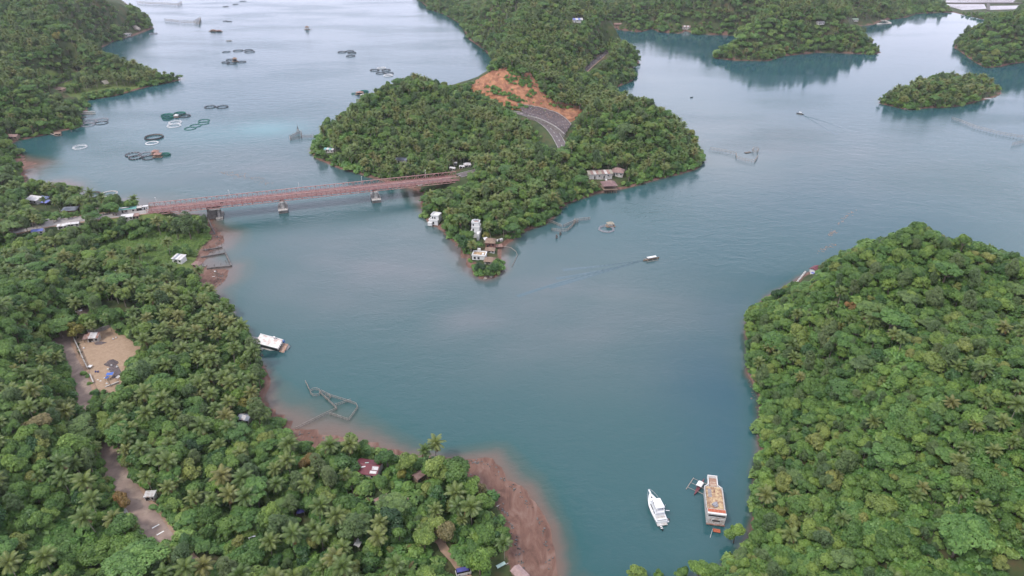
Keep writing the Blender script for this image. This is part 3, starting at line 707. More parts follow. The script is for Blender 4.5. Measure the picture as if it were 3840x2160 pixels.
def palm_meshes(i, h=9.2):
    r = np.random.default_rng(300 + i)
    lean = r.uniform(-0.2, 0.2); lean2 = r.uniform(-0.05, 0.05)
    mb = MB(); pts = []
    for t in np.linspace(-0.05, 1, 7): pts.append((lean * h * t * t, lean2 * h * t, h * t))
    for k in range(6): mb.bar(pts[k], pts[k + 1], 0.19 - 0.012 * k + (0.08 if k == 0 else 0), 6, 0.178 - 0.012 * k)
    tr = mb.mesh('trunk'); tr.materials.append(PALMBARK)
    c = np.array(pts[-1])
    V, F, T, D = [], [], [], []
    nf = int(r.integers(21, 27))
    def quad(a, b, cc, d, t, dr):
        k = len(V); V.extend([a, b, cc, d]); F.append((k, k + 1, k + 2, k + 3)); T.extend([t] * 4); D.extend([dr] * 4)
    for f in range(nf):
        u = f / nf
        az = f * 2.39996 + r.uniform(-0.25, 0.25)
        el = math.radians(82 - 112 * u ** 0.85 + r.uniform(-9, 9))
        L = (3.3 + 0.9 * math.sin(PI * min(1, u + 0.25))) * r.uniform(0.9, 1.1)
        old = u > 0.90 and r.uniform() < 0.6
        dr = 0.85 if old else (0.18 if u > 0.75 and r.uniform() < 0.4 else 0.0)
        h2 = np.array([math.cos(az), math.sin(az), 0.0]); sd = np.array([-math.sin(az), math.cos(az), 0.0])
        p = c.copy(); e = el; P = [p.copy()]; E = [e]
        ns = 9
        for s_ in range(ns):
            p = p + (h2 * math.cos(e) + np.array([0, 0, math.sin(e)])) * L / ns
            e -= math.radians(4 + 8.5 * s_ / ns * (1.4 if u < 0.5 else 0.9)); P.append(p.copy()); E.append(e)
        P = np.array(P); tw = r.uniform(-0.3, 0.3)
        tone = np.clip(0.5 + r.normal() * 0.15, 0, 1)
        for s_ in range(ns):
            w = 0.07 * (1 - s_ / ns) + 0.02
            quad(P[s_] - sd * w, P[s_] + sd * w, P[s_ + 1] + sd * w * 0.8, P[s_ + 1] - sd * w * 0.8, min(1, tone + 0.45), max(dr, 0.12))
        for s_ in range(1, ns + 1):
            for sub in (0.0, 0.5):
                if s_ == ns and sub: continue
                q = P[s_] + (P[min(ns, s_ + 1)] - P[s_]) * sub
                fr = (s_ + sub) / ns
                ll = 1.12 * (math.sin(PI * min(1, 0.18 + 0.80 * fr)) ** 0.7) * (0.55 if fr > 0.95 else 1)
                fw = unit((P[min(ns, s_ + 1)] - P[s_ - 1])[None])[0]
                upv = np.cross(fw, sd); upv = upv if upv[2] > 0 else -upv
                for sg in (-1, 1):
                    dirv = unit((sd * sg * 0.80 + fw * 0.55 - np.array([0, 0, 0.35 + 0.25 * u]) + upv * 0.12)[None])[0]
                    wv = fw * 0.125
                    tip = q + dirv * ll - np.array([0, 0, 0.16 * ll])
                    quad(q - wv, q + wv, tip + wv * 0.4, tip - wv * 0.2, np.clip(tone + r.normal() * 0.1, 0, 1), dr)
    cr = np_mesh('crown', V, F, T, D, L_PALM)
    return tr, cr
def banana_meshes(i):
    r = np.random.default_rng(500 + i)
    mb = MB().bar((0, 0, -0.2), (0.1, 0, 2.0), 0.16, 6, 0.11)
    tr = mb.mesh('trunk'); tr.materials.append(paint('banana_stem', (0.16, 0.17, 0.075), 0.7, 0.25, 3))
    V, F, T, D = [], [], [], []
    for f in range(9):
        az = f * 2.4 + r.uniform(-0.3, 0.3); e = math.radians(r.uniform(35, 82)); L = r.uniform(1.9, 2.7)
        h2 = np.array([math.cos(az), math.sin(az), 0]); sd = np.array([-math.sin(az), math.cos(az), 0])
        p = np.array([0.1, 0, 1.9]); P = [p.copy()]
        for s_ in range(6):
            p = p + (h2 * math.cos(e) + np.array([0, 0, math.sin(e)])) * L / 6; e -= math.radians(16); P.append(p.copy())
        t = r.uniform(0.3, 0.8); d = 0.7 if f > 7 and r.uniform() < 0.5 else 0.0
        for s_ in range(6):
            w0, w1 = [0.40 * math.sin(PI * min(1, 0.10 + 0.9 * q / 6)) ** 0.6 for q in (s_, s_ + 1)]
            for sg in (-1, 1):
                k = len(V)
                V.extend([P[s_], P[s_] + sd * sg * w0 - np.array([0, 0, w0 * 0.3]), P[s_ + 1] + sd * sg * w1 - np.array([0, 0, w1 * 0.3]), P[s_ + 1]])
                F.append((k, k + 1, k + 2, k + 3)); T.extend([t + 0.1 * sg] * 4); D.extend([d] * 4)
    return tr, np_mesh('crown', V, F, T, D, L_BANANA)

KINDS = {}
KINDS['broadleaf_tree'] = [(trunk_mesh('trunk', 10 + i, 5.6, 0.20, 5, 1.7), crown_mesh('crown', 20 + i, 3.4, 2.0, 5.4, 13 + i, 0.36, 2300, 0.31, L_BROAD, flat=0.85, spread=1.12)) for i in range(6)]
KINDS['spreading_tree'] = [(trunk_mesh('trunk', 40 + i, 6.2, 0.32, 6, 3.4), crown_mesh('crown', 50 + i, 5.8, 5.0, 3.6, 30, 0.24, 3600, 0.31, L_SPREAD, flat=0.55, upbias=1.1, spread=1.08)) for i in range(3)]
KINDS['mango_tree'] = [(trunk_mesh('trunk', 60 + i, 4.2, 0.24, 4, 1.2), crown_mesh('crown', 70 + i, 3.2, 1.4, 5.2, 20, 0.34, 2300, 0.26, L_MANGO, flat=0.9, upbias=0.3, under=0.6)) for i in range(3)]
KINDS['feathery_tree'] = [(trunk_mesh('trunk', 80 + i, 8.0, 0.2, 5, 1.2), crown_mesh('crown', 90 + i, 2.7, 2.2, 9.2, 18, 0.42, 1700, 0.48, L_FEATHER, flat=1.1, aspect=0.2, upbias=0.4, under=0.8)) for i in range(2)]
KINDS['coconut_palm'] = [palm_meshes(i) for i in range(7)]
KINDS['banana_plant'] = [banana_meshes(i) for i in range(4)]
SHRUBS = [crown_mesh('shrub', 120 + i, 1.7, -0.3, 1.8, 7, 0.5, 330, 0.36, L_SHRUB, flat=0.75, upbias=0.8) for i in range(4)]
TUFTS = [crown_mesh('tuft', 140 + i, 1.4, -0.2, 0.8, 6, 0.5, 240, 0.34, L_GRASS, flat=0.6, upbias=0.9, aspect=0.22) for i in range(2)]
CREEPS = [crown_mesh('creeper', 160 + i, 1.5, -2.2, 2.4, 8, 0.5, 420, 0.22, L_CREEP, flat=0.8, upbias=1.0, aspect=0.75) for i in range(2)]
VINES = [crown_mesh('vine', 170 + i, 1.6, -3.4, 3.8, 9, 0.5, 520, 0.25, (L_CREEP, L_BROAD, L_SHRUB)[i], flat=1.1, upbias=0.9, aspect=0.7) for i in range(3)]
NOMR = {'broadleaf_tree': 3.4, 'spreading_tree': 5.8, 'mango_tree': 3.2, 'feathery_tree': 2.7, 'coconut_palm': 3.8, 'banana_plant': 2.2}
NOMZ = {'broadleaf_tree': 5.2, 'spreading_tree': 7.2, 'mango_tree': 4.4, 'feathery_tree': 7.0, 'coconut_palm': 9.2, 'banana_plant': 2.6}

# places in the photo that stay free of crowns
CLEAR = [
 [(215, 1235), (262, 1225), (285, 1300), (300, 1395), (340, 1460), (322, 1530), (300, 1520), (276, 1400), (245, 1320), (212, 1290)],
 [(290, 1250), (400, 1230), (480, 1262), (522, 1290), (500, 1322), (462, 1330), (470, 1400), (450, 1440), (395, 1462), (350, 1440), (330, 1390), (300, 1290)],
 [(288, 1175), (300, 1150), (330, 1138), (340, 1150), (318, 1180)],
 [(375, 1660), (410, 1660), (462, 1760), (508, 1842), (560, 1848), (585, 1870), (610, 1930), (655, 2005), (590, 2028), (540, 1990), (470, 1915), (495, 1870), (440, 1830), (398, 1740)],
 [(30, 862), (180, 832), (320, 806), (460, 785), (556, 765), (556, 806), (470, 822), (400, 806), (300, 836), (180, 860), (60, 880)],
 [(555, 765), (1745, 640), (1745, 675), (1690, 690), (1560, 706), (805, 795), (560, 812)],
 [(1765, 330), (1790, 300), (1850, 265), (1900, 258), (1960, 280), (1990, 270), (2015, 330), (2050, 370), (2190, 405), (2158, 440), (2140, 480), (2118, 540), (2060, 548), (2030, 500), (1985, 440), (1940, 422), (1900, 400), (1840, 365)],
 [(2190, 262), (2255, 195), (2283, 180), (2280, 205), (2215, 262)],
 [(160, 336), (250, 302), (270, 296), (278, 302), (240, 325), (250, 335), (175, 345)], [(268, 240), (300, 262), (302, 272), (272, 264)],
 [(378, 300), (405, 300), (520, 312), (515, 322), (400, 330), (330, 342), (280, 340)], [(230, 350), (300, 345), (300, 372), (240, 368)],
 [(1630, 2015), (1660, 2015), (1715, 2085), (1760, 2140), (1820, 2170), (1700, 2170), (1660, 2080)],
 [(1335, 1715), (1430, 1715), (1435, 1768), (1340, 1770)], [(1545, 1762), (1592, 1762), (1590, 1800), (1548, 1805)], [(1400, 1860), (1455, 1850), (1455, 1885), (1412, 1890)], [(1105, 1900), (1145, 1900), (1145, 1932), (1105, 1932)], [(1325, 2018), (1365, 2015), (1362, 2056), (1325, 2056)], [(540, 1840), (590, 1838), (590, 1875), (540, 1875)], [(890, 1548), (948, 1545), (945, 1575), (892, 1570)],
 [(600, 945), (700, 945), (735, 975), (760, 990), (745, 1010), (700, 1000), (640, 1000), (600, 975)], [(735, 900), (810, 880), (870, 1000), (850, 1080), (780, 1010), (740, 990)],
 [(95, 725), (190, 728), (200, 765), (230, 780), (200, 790), (140, 785), (100, 760)], [(215, 770), (310, 772), (300, 790), (220, 792)],
 [(1610, 795), (1660, 795), (1660, 850), (1612, 846)], [(1760, 830), (1808, 828), (1808, 902), (1780, 902), (1762, 860)], [(1770, 920), (1835, 925), (1895, 885), (1895, 930), (1860, 960), (1830, 990), (1775, 980)], [(1810, 880), (1900, 880), (1900, 935), (1815, 935)],
 [(2205, 632), (2345, 620), (2345, 660), (2320, 670), (2330, 722), (2265, 724), (2250, 680), (2205, 660)], [(1690, 600), (1775, 595), (1775, 640), (1690, 640)], [(1485, 585), (1530, 585), (1530, 602), (1485, 602)], [(1218, 545), (1255, 545), (1255, 568), (1218, 568)],
 [(2990, 1012), (3060, 985), (3080, 1010), (3040, 1050), (2985, 1062)], [(2150, 62), (2180, 62), (2180, 80), (2150, 80)], [(2270, 78), (2335, 78), (2335, 100), (2270, 100)], [(2562, 70), (2600, 70), (2600, 88), (2562, 88)], [(2560, 100), (2590, 100), (2590, 125), (2560, 125)],
 [(3190, 62), (3345, 70), (3345, 95), (3230, 97), (3170, 80)], [(440, 30), (470, 30), (470, 80), (445, 70)], [(480, 100), (545, 98), (545, 122), (490, 130)], [(3680, 350), (3760, 340), (3760, 365), (3690, 385)], [(25, 495), (70, 495), (70, 520), (25, 520)], [(180, 490), (235, 485), (230, 512), (185, 512)],
 [(3480, -60), (3900, -60), (3800, 40), (3580, 42)], [(1320, 1830), (1365, 1835), (1360, 1860), (1320, 1852)], [(700, 2065), (830, 2060), (830, 2095), (740, 2100)], [(380, 1120), (520, 1130), (520, 1150), (380, 1140)], [(1840, 1895), (1880, 1890), (1880, 1925), (1840, 1925)], [(1840, 2085), (1990, 2085), (1990, 2160), (1850, 2160)],
 [(3790, 2110), (3850, 2095), (3850, 2170), (3790, 2170)]]
CLEAR = [np.array(c, float) for c in CLEAR]
LOWFIELD = np.array([(340, 895), (440, 870), (560, 832), (640, 850), (700, 850), (790, 860), (800, 905), (770, 960), (700, 955), (640, 1005), (560, 1000), (470, 985), (400, 955)], float)
CREEP = [np.array(c, float) for c in ([(95, 1990), (200, 1905), (320, 1885), (400, 1955), (385, 2040), (250, 2085), (100, 2060)], [(660, 1960), (760, 1985), (900, 1975), (960, 2020), (940, 2080), (820, 2060), (720, 2040)], [(560, 1880), (640, 1890), (700, 1940), (660, 1960), (610, 1920)], [(1690, 1700 + 330), (1740, 2060), (1760, 2120), (1720, 2110)])]
PALMY = [([(430, 1080), (960, 1080), (960, 1560), (560, 1560), (540, 1300)], 0.30), ([(440, 1640), (1000, 1600), (1000, 1900), (560, 1900)], 0.10), ([(300, 980), (860, 980), (860, 1100), (430, 1100), (300, 1050)], 0.15),
 ([(1160, 420), (1900, 380), (1980, 480), (2000, 640), (1750, 700), (1300, 640)], 0.42), ([(1900, 600), (2150, 560), (2640, 480), (2640, 640), (2250, 720), (1900, 880), (1700, 820)], 0.33), ([(2100, 340), (2420, 350), (2640, 520), (2500, 560), (2200, 480)], 0.42),
 ([(1850, 330), (2250, 330), (2380, 400), (2100, 410)], 0.75), ([(240, 200), (540, 230), (600, 300), (300, 320)], 0.85), ([(0, 0), (480, 0), (480, 160), (300, 240), (0, 320)], 0.38), ([(0, 320), (300, 340), (300, 470), (0, 520)], 0.15),
 ([(1600, -300), (2400, -300), (2380, 200), (2000, 320), (1850, 220)], 0.4), ([(2400, -300), (3500, -300), (3400, 60), (2400, 110)], 0.5), ([(2670, 140), (3310, 60), (3310, 210), (2670, 230)], 0.25), ([(3290, 230), (3760, 230), (3760, 420), (3290, 420)], 0.35), ([(2780, 820), (3840, 820), (3840, 2160), (2700, 2160)], 0.015), ([(0, 860), (330, 860), (300, 1300), (300, 1650), (0, 1650)], 0.10), ([(0, 1650), (380, 1650), (600, 2160), (0, 2160)], 0.05), ([(900, 1640), (2000, 1640), (2000, 2160), (600, 2160), (600, 1950)], 0.07)]
PALMY = [(np.array(p, float), v) for p, v in PALMY]
MANG = [np.array(p, float) for p in ([(2240, 60), (2900, 90), (2900, 140), (2240, 130)], [(3400, 20), (3700, 40), (3700, 80), (3400, 60)], [(290, 330), (690, 280), (690, 320), (300, 380)])]

# conspicuous plants: (kind, px, py of the crown's middle, scale, leaf material or None, label)
SPECIAL = [
 ('mango_tree', 272, 1228, 1.35, L_FLUSH, 'round yellow-green tree with orange flush beside the lane above the tin-roofed shed'),
 ('mango_tree', 452, 1873, 0.95, L_ORANGE, 'compact orange-brown tree leaning over the left edge of the wide lane'),
 ('mango_tree', 1668, 1990, 1.25, L_OLIVE, 'olive-brown rounded tree at the upper end of the bare dirt path'),
 ('mango_tree', 925, 1508, 1.25, L_FLUSH, 'yellow-green tree with bare lower limbs just above the grey tent roof'),
 ('broadleaf_tree', 140, 1580, 1.35, L_OLIVE, 'patchy yellow-brown tree on the slope left of the lane'),
 ('broadleaf_tree', 255, 1665, 1.5, L_LIME, 'bright green dome of broad leaves above the two left-hand lane palms'),
 ('spreading_tree', 290, 748, 1.25, None, 'wide umbrella-shaped tree with showing limbs beside the large fish pen'),
 ('spreading_tree', 415, 772, 0.9, None, 'dark umbrella tree between the highway and the small shore pen'),
 ('mango_tree', 430, 785, 1.0, L_LIME, 'bright rounded tree just behind the green-roofed roadside stall'),
 ('spreading_tree', 340, 800, 0.95, None, 'low spreading tree hanging over the middle of the highway'),
 ('feathery_tree', 700, 830, 1.75, None, 'tall feathery dark tree standing against the bridge near its first pier'),
 ('feathery_tree', 660, 850, 1.2, None, 'smaller feathery tree left of the tall one by the bridge'),
 ('coconut_palm', 655, 852, 0.95, None, 'lone coconut palm on the grassy field below the bridge'),
 ('spreading_tree', 3440, 878, 1.25, L_DARK, 'big dome-crowned tree rising above the ridge of the wooded hill'),
 ('spreading_tree', 3500, 905, 0.9, L_DARK, 'dark shoulder tree right beside the big dome-crowned ridge tree'),
 ('mango_tree', 1735, 900, 1.6, None, 'large rounded tree at the waterside left of the tall white villa'),
 ('mango_tree', 1800, 1000, 0.95, L_DARK, 'dense tree on the left half of the tiny point'),
 ('mango_tree', 1850, 1002, 1.05, None, 'dense rounded tree on the right half of the tiny point'),
 ('broadleaf_tree', 1825, 1018, 0.75, None, 'low bushy tree at the very tip of the tiny point'),
 ('mango_tree', 1822, 880, 0.8, L_FLUSH, 'yellowish tree between the tall villa and the thatched pavilion'),
 ('broadleaf_tree', 2360, 650, 0.9, L_LIME, 'bright lime-green tree beside the stilt pavilion on the shore'),
 ('mango_tree', 2052, 800, 1.3, None, 'dark rounded tree overhanging the shore by the bamboo fish corral'),
 ('broadleaf_tree', 2120, 500, 0.0, None, ''),
 ('broadleaf_tree', 2180, 560, 1.2, L_LIME, 'light yellow-green tree where the hill road leaves its cutting'),
 ('spreading_tree', 500, 1325, 0.0, None, ''),
 ('spreading_tree', 545, 1375, 1.15, None, 'broad flat-topped tree shading the right side of the dirt yard'),
 ('spreading_tree', 600, 1430, 1.0, None, 'wide dark tree below and right of the dirt yard'),
 ('mango_tree', 1450, 1715, 1.2, None, 'tall rounded tree right of the dark red roof'),
 ('mango_tree', 1280, 1730, 1.5, None, 'broad olive-green tree left of the dark red roof'),
 ('mango_tree', 1205, 1690, 1.0, L_LIME, 'bright lime tree on the shore left of the dark red roof'),
 ('mango_tree', 1155, 1730, 1.0, L_ORANGE, 'rusty orange-leaved tree in the shore grove left of the red roof'),
 ('mango_tree', 1510, 1775, 0.85, L_FLUSH, 'small yellowish round tree left of the brown-roofed hut'),
 ('feathery_tree', 1320, 1655, 1.0, L_LIME, 'tall bright tree on the shore above the dark red roof'),
 ('coconut_palm', 1594, 1682, 0.8, None, 'shorter of two palms sticking up above the grove at the mud flat'),
 ('coconut_palm', 1631, 1664, 0.95, None, 'taller of two palms sticking up above the grove at the mud flat'),
 ('broadleaf_tree', 1705, 1770, 1.7, None, 'large dark tree at the edge of the bare mud flat'),
 ('broadleaf_tree', 1640, 1750, 1.5, None, 'broad tree between the brown-roofed hut and the mud flat'),
 ('mango_tree', 1470, 1945, 1.5, L_DARK, 'deep green tree with clustered leaves amid the banana patch'),
 ('mango_tree', 1640, 1870, 1.4, None, 'yellowish-green rounded tree left of the single shore palm'),
 ('mango_tree', 1700, 1900, 1.0, None, 'dark rounded tree behind the single shore palm'),
 ('mango_tree', 1800, 2105, 1.3, L_LIME, 'bright round tree beside the beached white outrigger'),
 ('feathery_tree', 1800, 1830, 0.7, L_OLIVE, 'straggly half-bare bush on the mud flat'),
 ('broadleaf_tree', 2760, 1995, 0.95, L_LIME, 'pale leaning tree reaching over the water by the ferry stern'),
 ('broadleaf_tree', 2385, 2150, 0.9, L_LIME, 'small bright tree at the bottom edge of the cove'),
 ('broadleaf_tree', 2470, 2158, 0.7, None, 'low bush right of the small bright tree at the bottom edge'),
 ('broadleaf_tree', 2560, 2150, 0.85, None, 'rounded bush at the bottom edge below the anchored yacht'),
 ('broadleaf_tree', 2622, 2132, 1.0, L_LIME, 'leafy tree at the bottom edge below the ferry'),
 ('broadleaf_tree', 2690, 2140, 0.9, None, 'bushy tree at the bottom edge where the wooded hill begins'),
 ('mango_tree', 725, 1680, 1.1, L_DARK, 'dark round tree among the palms above the parked slab roof'),
 ('spreading_tree', 500, 2095, 1.45, None, 'huge low green canopy below the end of the lane'),
 ('broadleaf_tree', 2950, 180, 1.3, L_OLIVE, 'orange-tinged tree at the near edge of the long wooded islet'),
 ('spreading_tree', 3350, 1190, 1.2, None, 'broad olive canopy on the wooded hill above the twin hillside palms'),
 ('spreading_tree', 3620, 1980, 1.6, None, 'huge yellow-green canopy low on the wooded hill'),
 ('mango_tree', 3190, 1140, 0.8, L_ORANGE, 'small reddish-brown tree among the palms on the wooded hill'),
 ('mango_tree', 3420, 1200, 1.2, L_LIME, 'bright green tree near the top of the wooded hill'),
 ('mango_tree', 260, 470, 1.3, L_LIME, 'lime-yellow tree by the shore opposite the white fish rings'),
 ('mango_tree', 226, 170, 1.6, L_FLUSH, 'yellow-green tree glowing among palms on the far slope'),
]
SPECIAL = [s for s in SPECIAL if s[3] > 0]
PALMS_AT = [(350,1676),(481,1639),(537,1676),(581,1717),(552,1788),(641,1668),(641,1829),(731,1859),(798,1881),(850,1859),(932,1866),(835,1780),(895,1706),(887,1799),(816,1668),(220,1739),(239,1795),(287,1736),(321,1803),(343,1877),(335,1937),(417,1948),(634,2075),(704,2131),(768,2131),(615,2149),(37,2116),
 (75,1404),(145,1408),(123,1460),(242,1538),(171,1516),(537,1475),(686,1304),(731,1348),(499,1207),(499,1169),(544,1192),(574,1114),(615,1229),(604,1184),(656,1184),(682,1125),(768,1214),(801,1162),(835,1173),(812,1251),(868,1255),(868,1311),(794,1404),(835,1415),(939,1430),(887,1430),(600,1497),(660,1509),(794,1538),(846,1565),(749,1598),(868,1598),(328,1583),(481,1606),
 (1709,1840),(1646,1918),(1079,1661),(1079,1728),(1020,1762),(1158,1769),(1150,1821),(1191,1903),(1221,1881),(1251,1937),(1180,1982),(1199,1996),(1243,2101),(1288,2052),(1213,2119),(1295,2138),(1892,2041),(1482,2112),
 (2981,1095),(3074,1099),(3156,1095),(3096,1237),(3145,1225),(3193,1196),(3242,1184),(3111,1147),(2984,1173),(3350,1251),(3387,1270),(3678,1192),(3730,1278),(3760,1229),(2925,1333),(2981,1333),(3003,1415),(3588,1371),(3625,1348),(3570,1512),(3693,1509),(3819,1456),(3271,1583),(3663,1598),(3763,1583),
 (3163,1691),(3137,1780),(2977,1859),(3160,1937),(3033,1952),(2969,2004),(3435,1859),(3614,1851),(3599,1721),(3622,1676),(3722,1683),(3793,1654),(3681,1896),(2845,1360),(160,745),(300,860),(590,830),(625,905),(520,935),(420,960),(640,1000),(740,1010)]
BANANA_AT = [np.array(p, float) for p in ([(1310, 1790), (1400, 1775), (1560, 1790), (1560, 1870), (1460, 1850), (1400, 1900), (1290, 1890), (1300, 1850)], [(1400, 2040), (1560, 1990), (1650, 2040), (1690, 2150), (1430, 2160)], [(1690, 1950), (1850, 1960), (1840, 2080), (1760, 2100), (1700, 2050)], [(1080, 2060), (1180, 2060), (1180, 2140), (1080, 2140)], [(640, 1950), (760, 1960), (740, 2000), (660, 1990)], [(440, 1215), (480, 1225), (500, 1275), (450, 1270)])]

def stand_at(px, py, hz):
    """ground point below a crown whose middle is seen at (px, py)"""
    z = 8.0
    for _ in range(14):
        p = G(px, py, z + hz); z = 0.6 * z + 0.4 * max(TZ(p[0], p[1]), 0.0)
    p = G(px, py, z + hz)
    return np.array([p[0], p[1], max(TZ(p[0], p[1]), 0.0)])

rec = []      # kind, x, y, z, scale, rot, variant, special index
for i, (kd, px, py, sc, mt, lb) in enumerate(SPECIAL):
    p = stand_at(px, py, NOMZ[kd] * sc)
    rec.append([kd, p[0], p[1], p[2], sc, rng.uniform(0, 6.28), i % len(KINDS[kd]), i])
for j, (px, py) in enumerate(PALMS_AT):
    sc = rng.uniform(0.78, 1.12) * (0.72 if px > 2700 else 0.95)
    p = stand_at(px, py, 9.2 * sc)
    rec.append(['coconut_palm', p[0], p[1], p[2], sc, rng.uniform(0, 6.28), j % 7, -1])
fixed = np.array([[r[1], r[2], NOMR[r[0]] * r[4]] for r in rec])

def candidates(y0, y1, st):
    a = []
    for yy in np.arange(y0, y1, st):
        w = (yy * CP + CAM_H * SP) / FPX * 2100
        xx = np.arange(-w, w, st)
        a.append(np.stack([xx, np.full(len(xx), yy)], 1))
    a = np.concatenate(a)
    return a + rng.uniform(-0.42, 0.42, a.shape) * st
def on_land(c, lo=0.6):
    z, sd, mud, _ = terrain(c[:, 0], c[:, 1])
    return z, (sd > lo) & (mud < 0.4)
def shown(c, z, cz, R, strict=True):
    """in frame, inside the land's outline in the photo, clear of the open places"""
    pt = np.stack([c[:, 0], c[:, 1], z + cz], 1)
    q, dep = PX(pt)
    ok = (q[:, 0] > -160) & (q[:, 0] < 4000) & (q[:, 1] > -220) & (q[:, 1] < 2330)
    rp = R * FPX / dep
    top = q.copy(); top[:, 1] -= rp * 0.12
    inside = np.zeros(len(q), bool)
    for _, o in COASTS: inside |= in_poly(top, o)
    ok &= inside
    offs = [(0, 0), (0.85, 0), (-0.85, 0), (0, -0.85), (0.55, -0.6), (-0.55, -0.6), (0, 0.6)] if strict else [(0, 0)]
    for cl in CLEAR:
        lo, hi = cl.min(0) - 130, cl.max(0) + 130
        k = np.where(ok & (q[:, 0] > lo[0]) & (q[:, 0] < hi[0]) & (q[:, 1] > lo[1]) & (q[:, 1] < hi[1]))[0]
        if len(k) == 0: continue
        bad = np.zeros(len(k), bool)
        for ox, oy in offs: bad |= in_poly(q[k] + np.stack([rp[k] * ox, rp[k] * oy], 1), cl)
        ok[k[bad]] = False
    return ok, q, dep

cand = np.concatenate([candidates(112, 430, 3.25), candidates(430, 820, 4.7), candidates(820, 1750, 6.6)])
cz_, okl = on_land(cand, np.where(cand[:, 1] > 640, -2.5, 0.4))
cand, cz_ = cand[okl], np.maximum(cz_[okl], -0.4)
far = np.where(cand[:, 1] > 820, 1.3, np.where(cand[:, 1] > 430, 1.08, 1.0))
q0, _ = PX(np.stack([cand[:, 0], cand[:, 1], cz_ + 6], 1))
pp = np.full(len(cand), 0.12)
for poly, v in PALMY: pp[in_poly(q0, poly)] = v
pp = np.clip(pp * np.where(cand[:, 1] < 430, 0.8, 1.0) * (1 + 0.9 * wob(cand[:, 0], cand[:, 1], 26, 5.0)), 0, 0.95)
mang = np.zeros(len(cand), bool)
for m_ in MANG: mang |= in_poly(q0, m_)
inban = np.zeros(len(cand), bool)
for b_ in BANANA_AT: inban |= in_poly(q0, b_)
lowf = in_poly(q0, LOWFIELD)
u = rng.uniform(size=len(cand)); u2 = rng.uniform(size=len(cand))
kind = np.where(u < pp, 0, np.where(u2 < 0.085, 2, np.where(u2 < 0.24, 3, np.where(u2 < 0.33, 4, 1))))
kind = np.where(mang, np.where(u2 < 0.8, 1, 3), kind)
kind = np.where(inban, np.where(u2 < 0.25, 1, 5), kind)
kind = np.where(lowf, np.where(u2 < 0.04, 1, 9), kind)
crp = np.zeros(len(cand), bool)
for c_ in CREEP: crp |= in_poly(q0, c_)
kind = np.where(crp, 9, kind)
KN = ['coconut_palm', 'broadleaf_tree', 'spreading_tree', 'mango_tree', 'feathery_tree', 'banana_plant']
scl = (0.48 + 0.80 * rng.uniform(0, 1, len(cand)) ** 1.8) * far
scl = np.where(mang, 0.62, scl)
scl = np.where((q0[:, 0] > 2650) & (q0[:, 1] > 820), scl * 0.92, scl)
scl = np.where(kind == 0, rng.uniform(0.58, 1.06, len(cand)) * np.where(far > 1.2, 1.08, 1), scl)
dfix = np.full(len(cand), 1e9); rfix = np.zeros(len(cand))
for fx, fy, fr in fixed:
    d = np.hypot(cand[:, 0] - fx, cand[:, 1] - fy)
    dfix = np.minimum(dfix, d - fr * 0.42)
for ki, kn in enumerate(KN):
    k = np.where((kind == ki) & (dfix > (1.2 if ki != 0 else 2.5)))[0]
    if len(k) == 0: continue
    ok, _, _ = shown(cand[k], cz_[k], NOMZ[kn] * scl[k], NOMR[kn] * scl[k])
    k = k[ok]
    if ki == 2:       # thin out the wide crowns so that they keep apart
        keep = []
        for a in k:
            if all((cand[a, 0] - cand[b, 0]) ** 2 + (cand[a, 1] - cand[b, 1]) ** 2 > 100 for b in keep[-260:]): keep.append(a)
        k = np.array(keep)
    rots = rng.uniform(0, 6.28, len(k)); nv = len(KINDS[kn])
    for a, ro in zip(k, rots):
        rec.append([kn, cand[a, 0], cand[a, 1], cz_[a], scl[a], ro, int(rng.integers(nv)), -1])

# --- which stand as single plants: the nearest of each kind that the frame shows
LANDMARKS = [('the striped shed', 348, 1257), ('the blue tarpaulin', 412, 1402), ('the listing wreck', 1000, 1290), ('the large bamboo corral', 1200, 1520), ('the maroon roof', 1380, 1745), ('the brown-roofed hut', 1568, 1777), ('the slab-roofed shelter', 562, 1852), ('the mud flat', 1930, 1950), ('the dirt path', 1690, 2090), ('the grey-blue roof by the cove', 918, 1560), ('the tidal pens', 790, 960), ('the white field house', 670, 962), ('the highway barrier', 150, 835), ('the blue-roofed annexe', 160, 743), ('the bridge entrance', 557, 790), ('the waterside villa', 1632, 815), ('the tall villa', 1785, 855), ('the stilt pavilion', 2284, 690), ('the hill road', 2080, 520), ('the red cut', 1900, 330), ('the bridge-end huts', 1730, 615), ('the moored ferry', 2800, 1893), ('the beach house', 3040, 1020), ('the steep thatched hut', 391, 307), ('the waterside hut', 216, 498), ('the small islet boat', 3695, 371), ('the inlet head', 2300, 100), ('the stone landing', 3290, 84), ('the far road', 2235, 225), ('the lower lane end', 620, 2030), ('the upper lane', 290, 1440), ('the lane tree with orange flush', 272, 1228), ('the dark blue tarpaulin', 1127, 1914), ('the white tarpaulin', 1344, 2035), ('the pale green roof', 1236, 556), ('the bright blue far roof', 2166, 70), ('the long islet', 3000, 170), ('the headland boulders', 505, 110)]
def zone(q, y):
    px, py = q
    if px > 2780 and py > 1080:
        v_ = ['high', 'midway', 'low', 'lowest'][min(3, int((py - 1080) / 270))]; h_ = ['left flank', 'middle', 'right side'][min(2, int((px - 2780) / 355))]
        return '%s on the %s of the wooded hill' % (v_, h_)
    k = min(LANDMARKS, key=lambda m: math.hypot(m[1] - px, (m[2] - py) * 1.4))
    dx, dy = px - k[1], py - k[2]
    side_ = ('above' if dy < 0 else 'below') if abs(dy) * 1.4 > abs(dx) else ('left of' if dx < 0 else 'right of')
    far_ = math.hypot(dx, dy * 1.4)
    return ('just ' if far_ < 70 else ('' if far_ < 170 else 'well ')) + side_ + ' ' + k[0]
def size_word(s): return 'small ' if s < 0.75 else ('large ' if s > 1.12 else '')
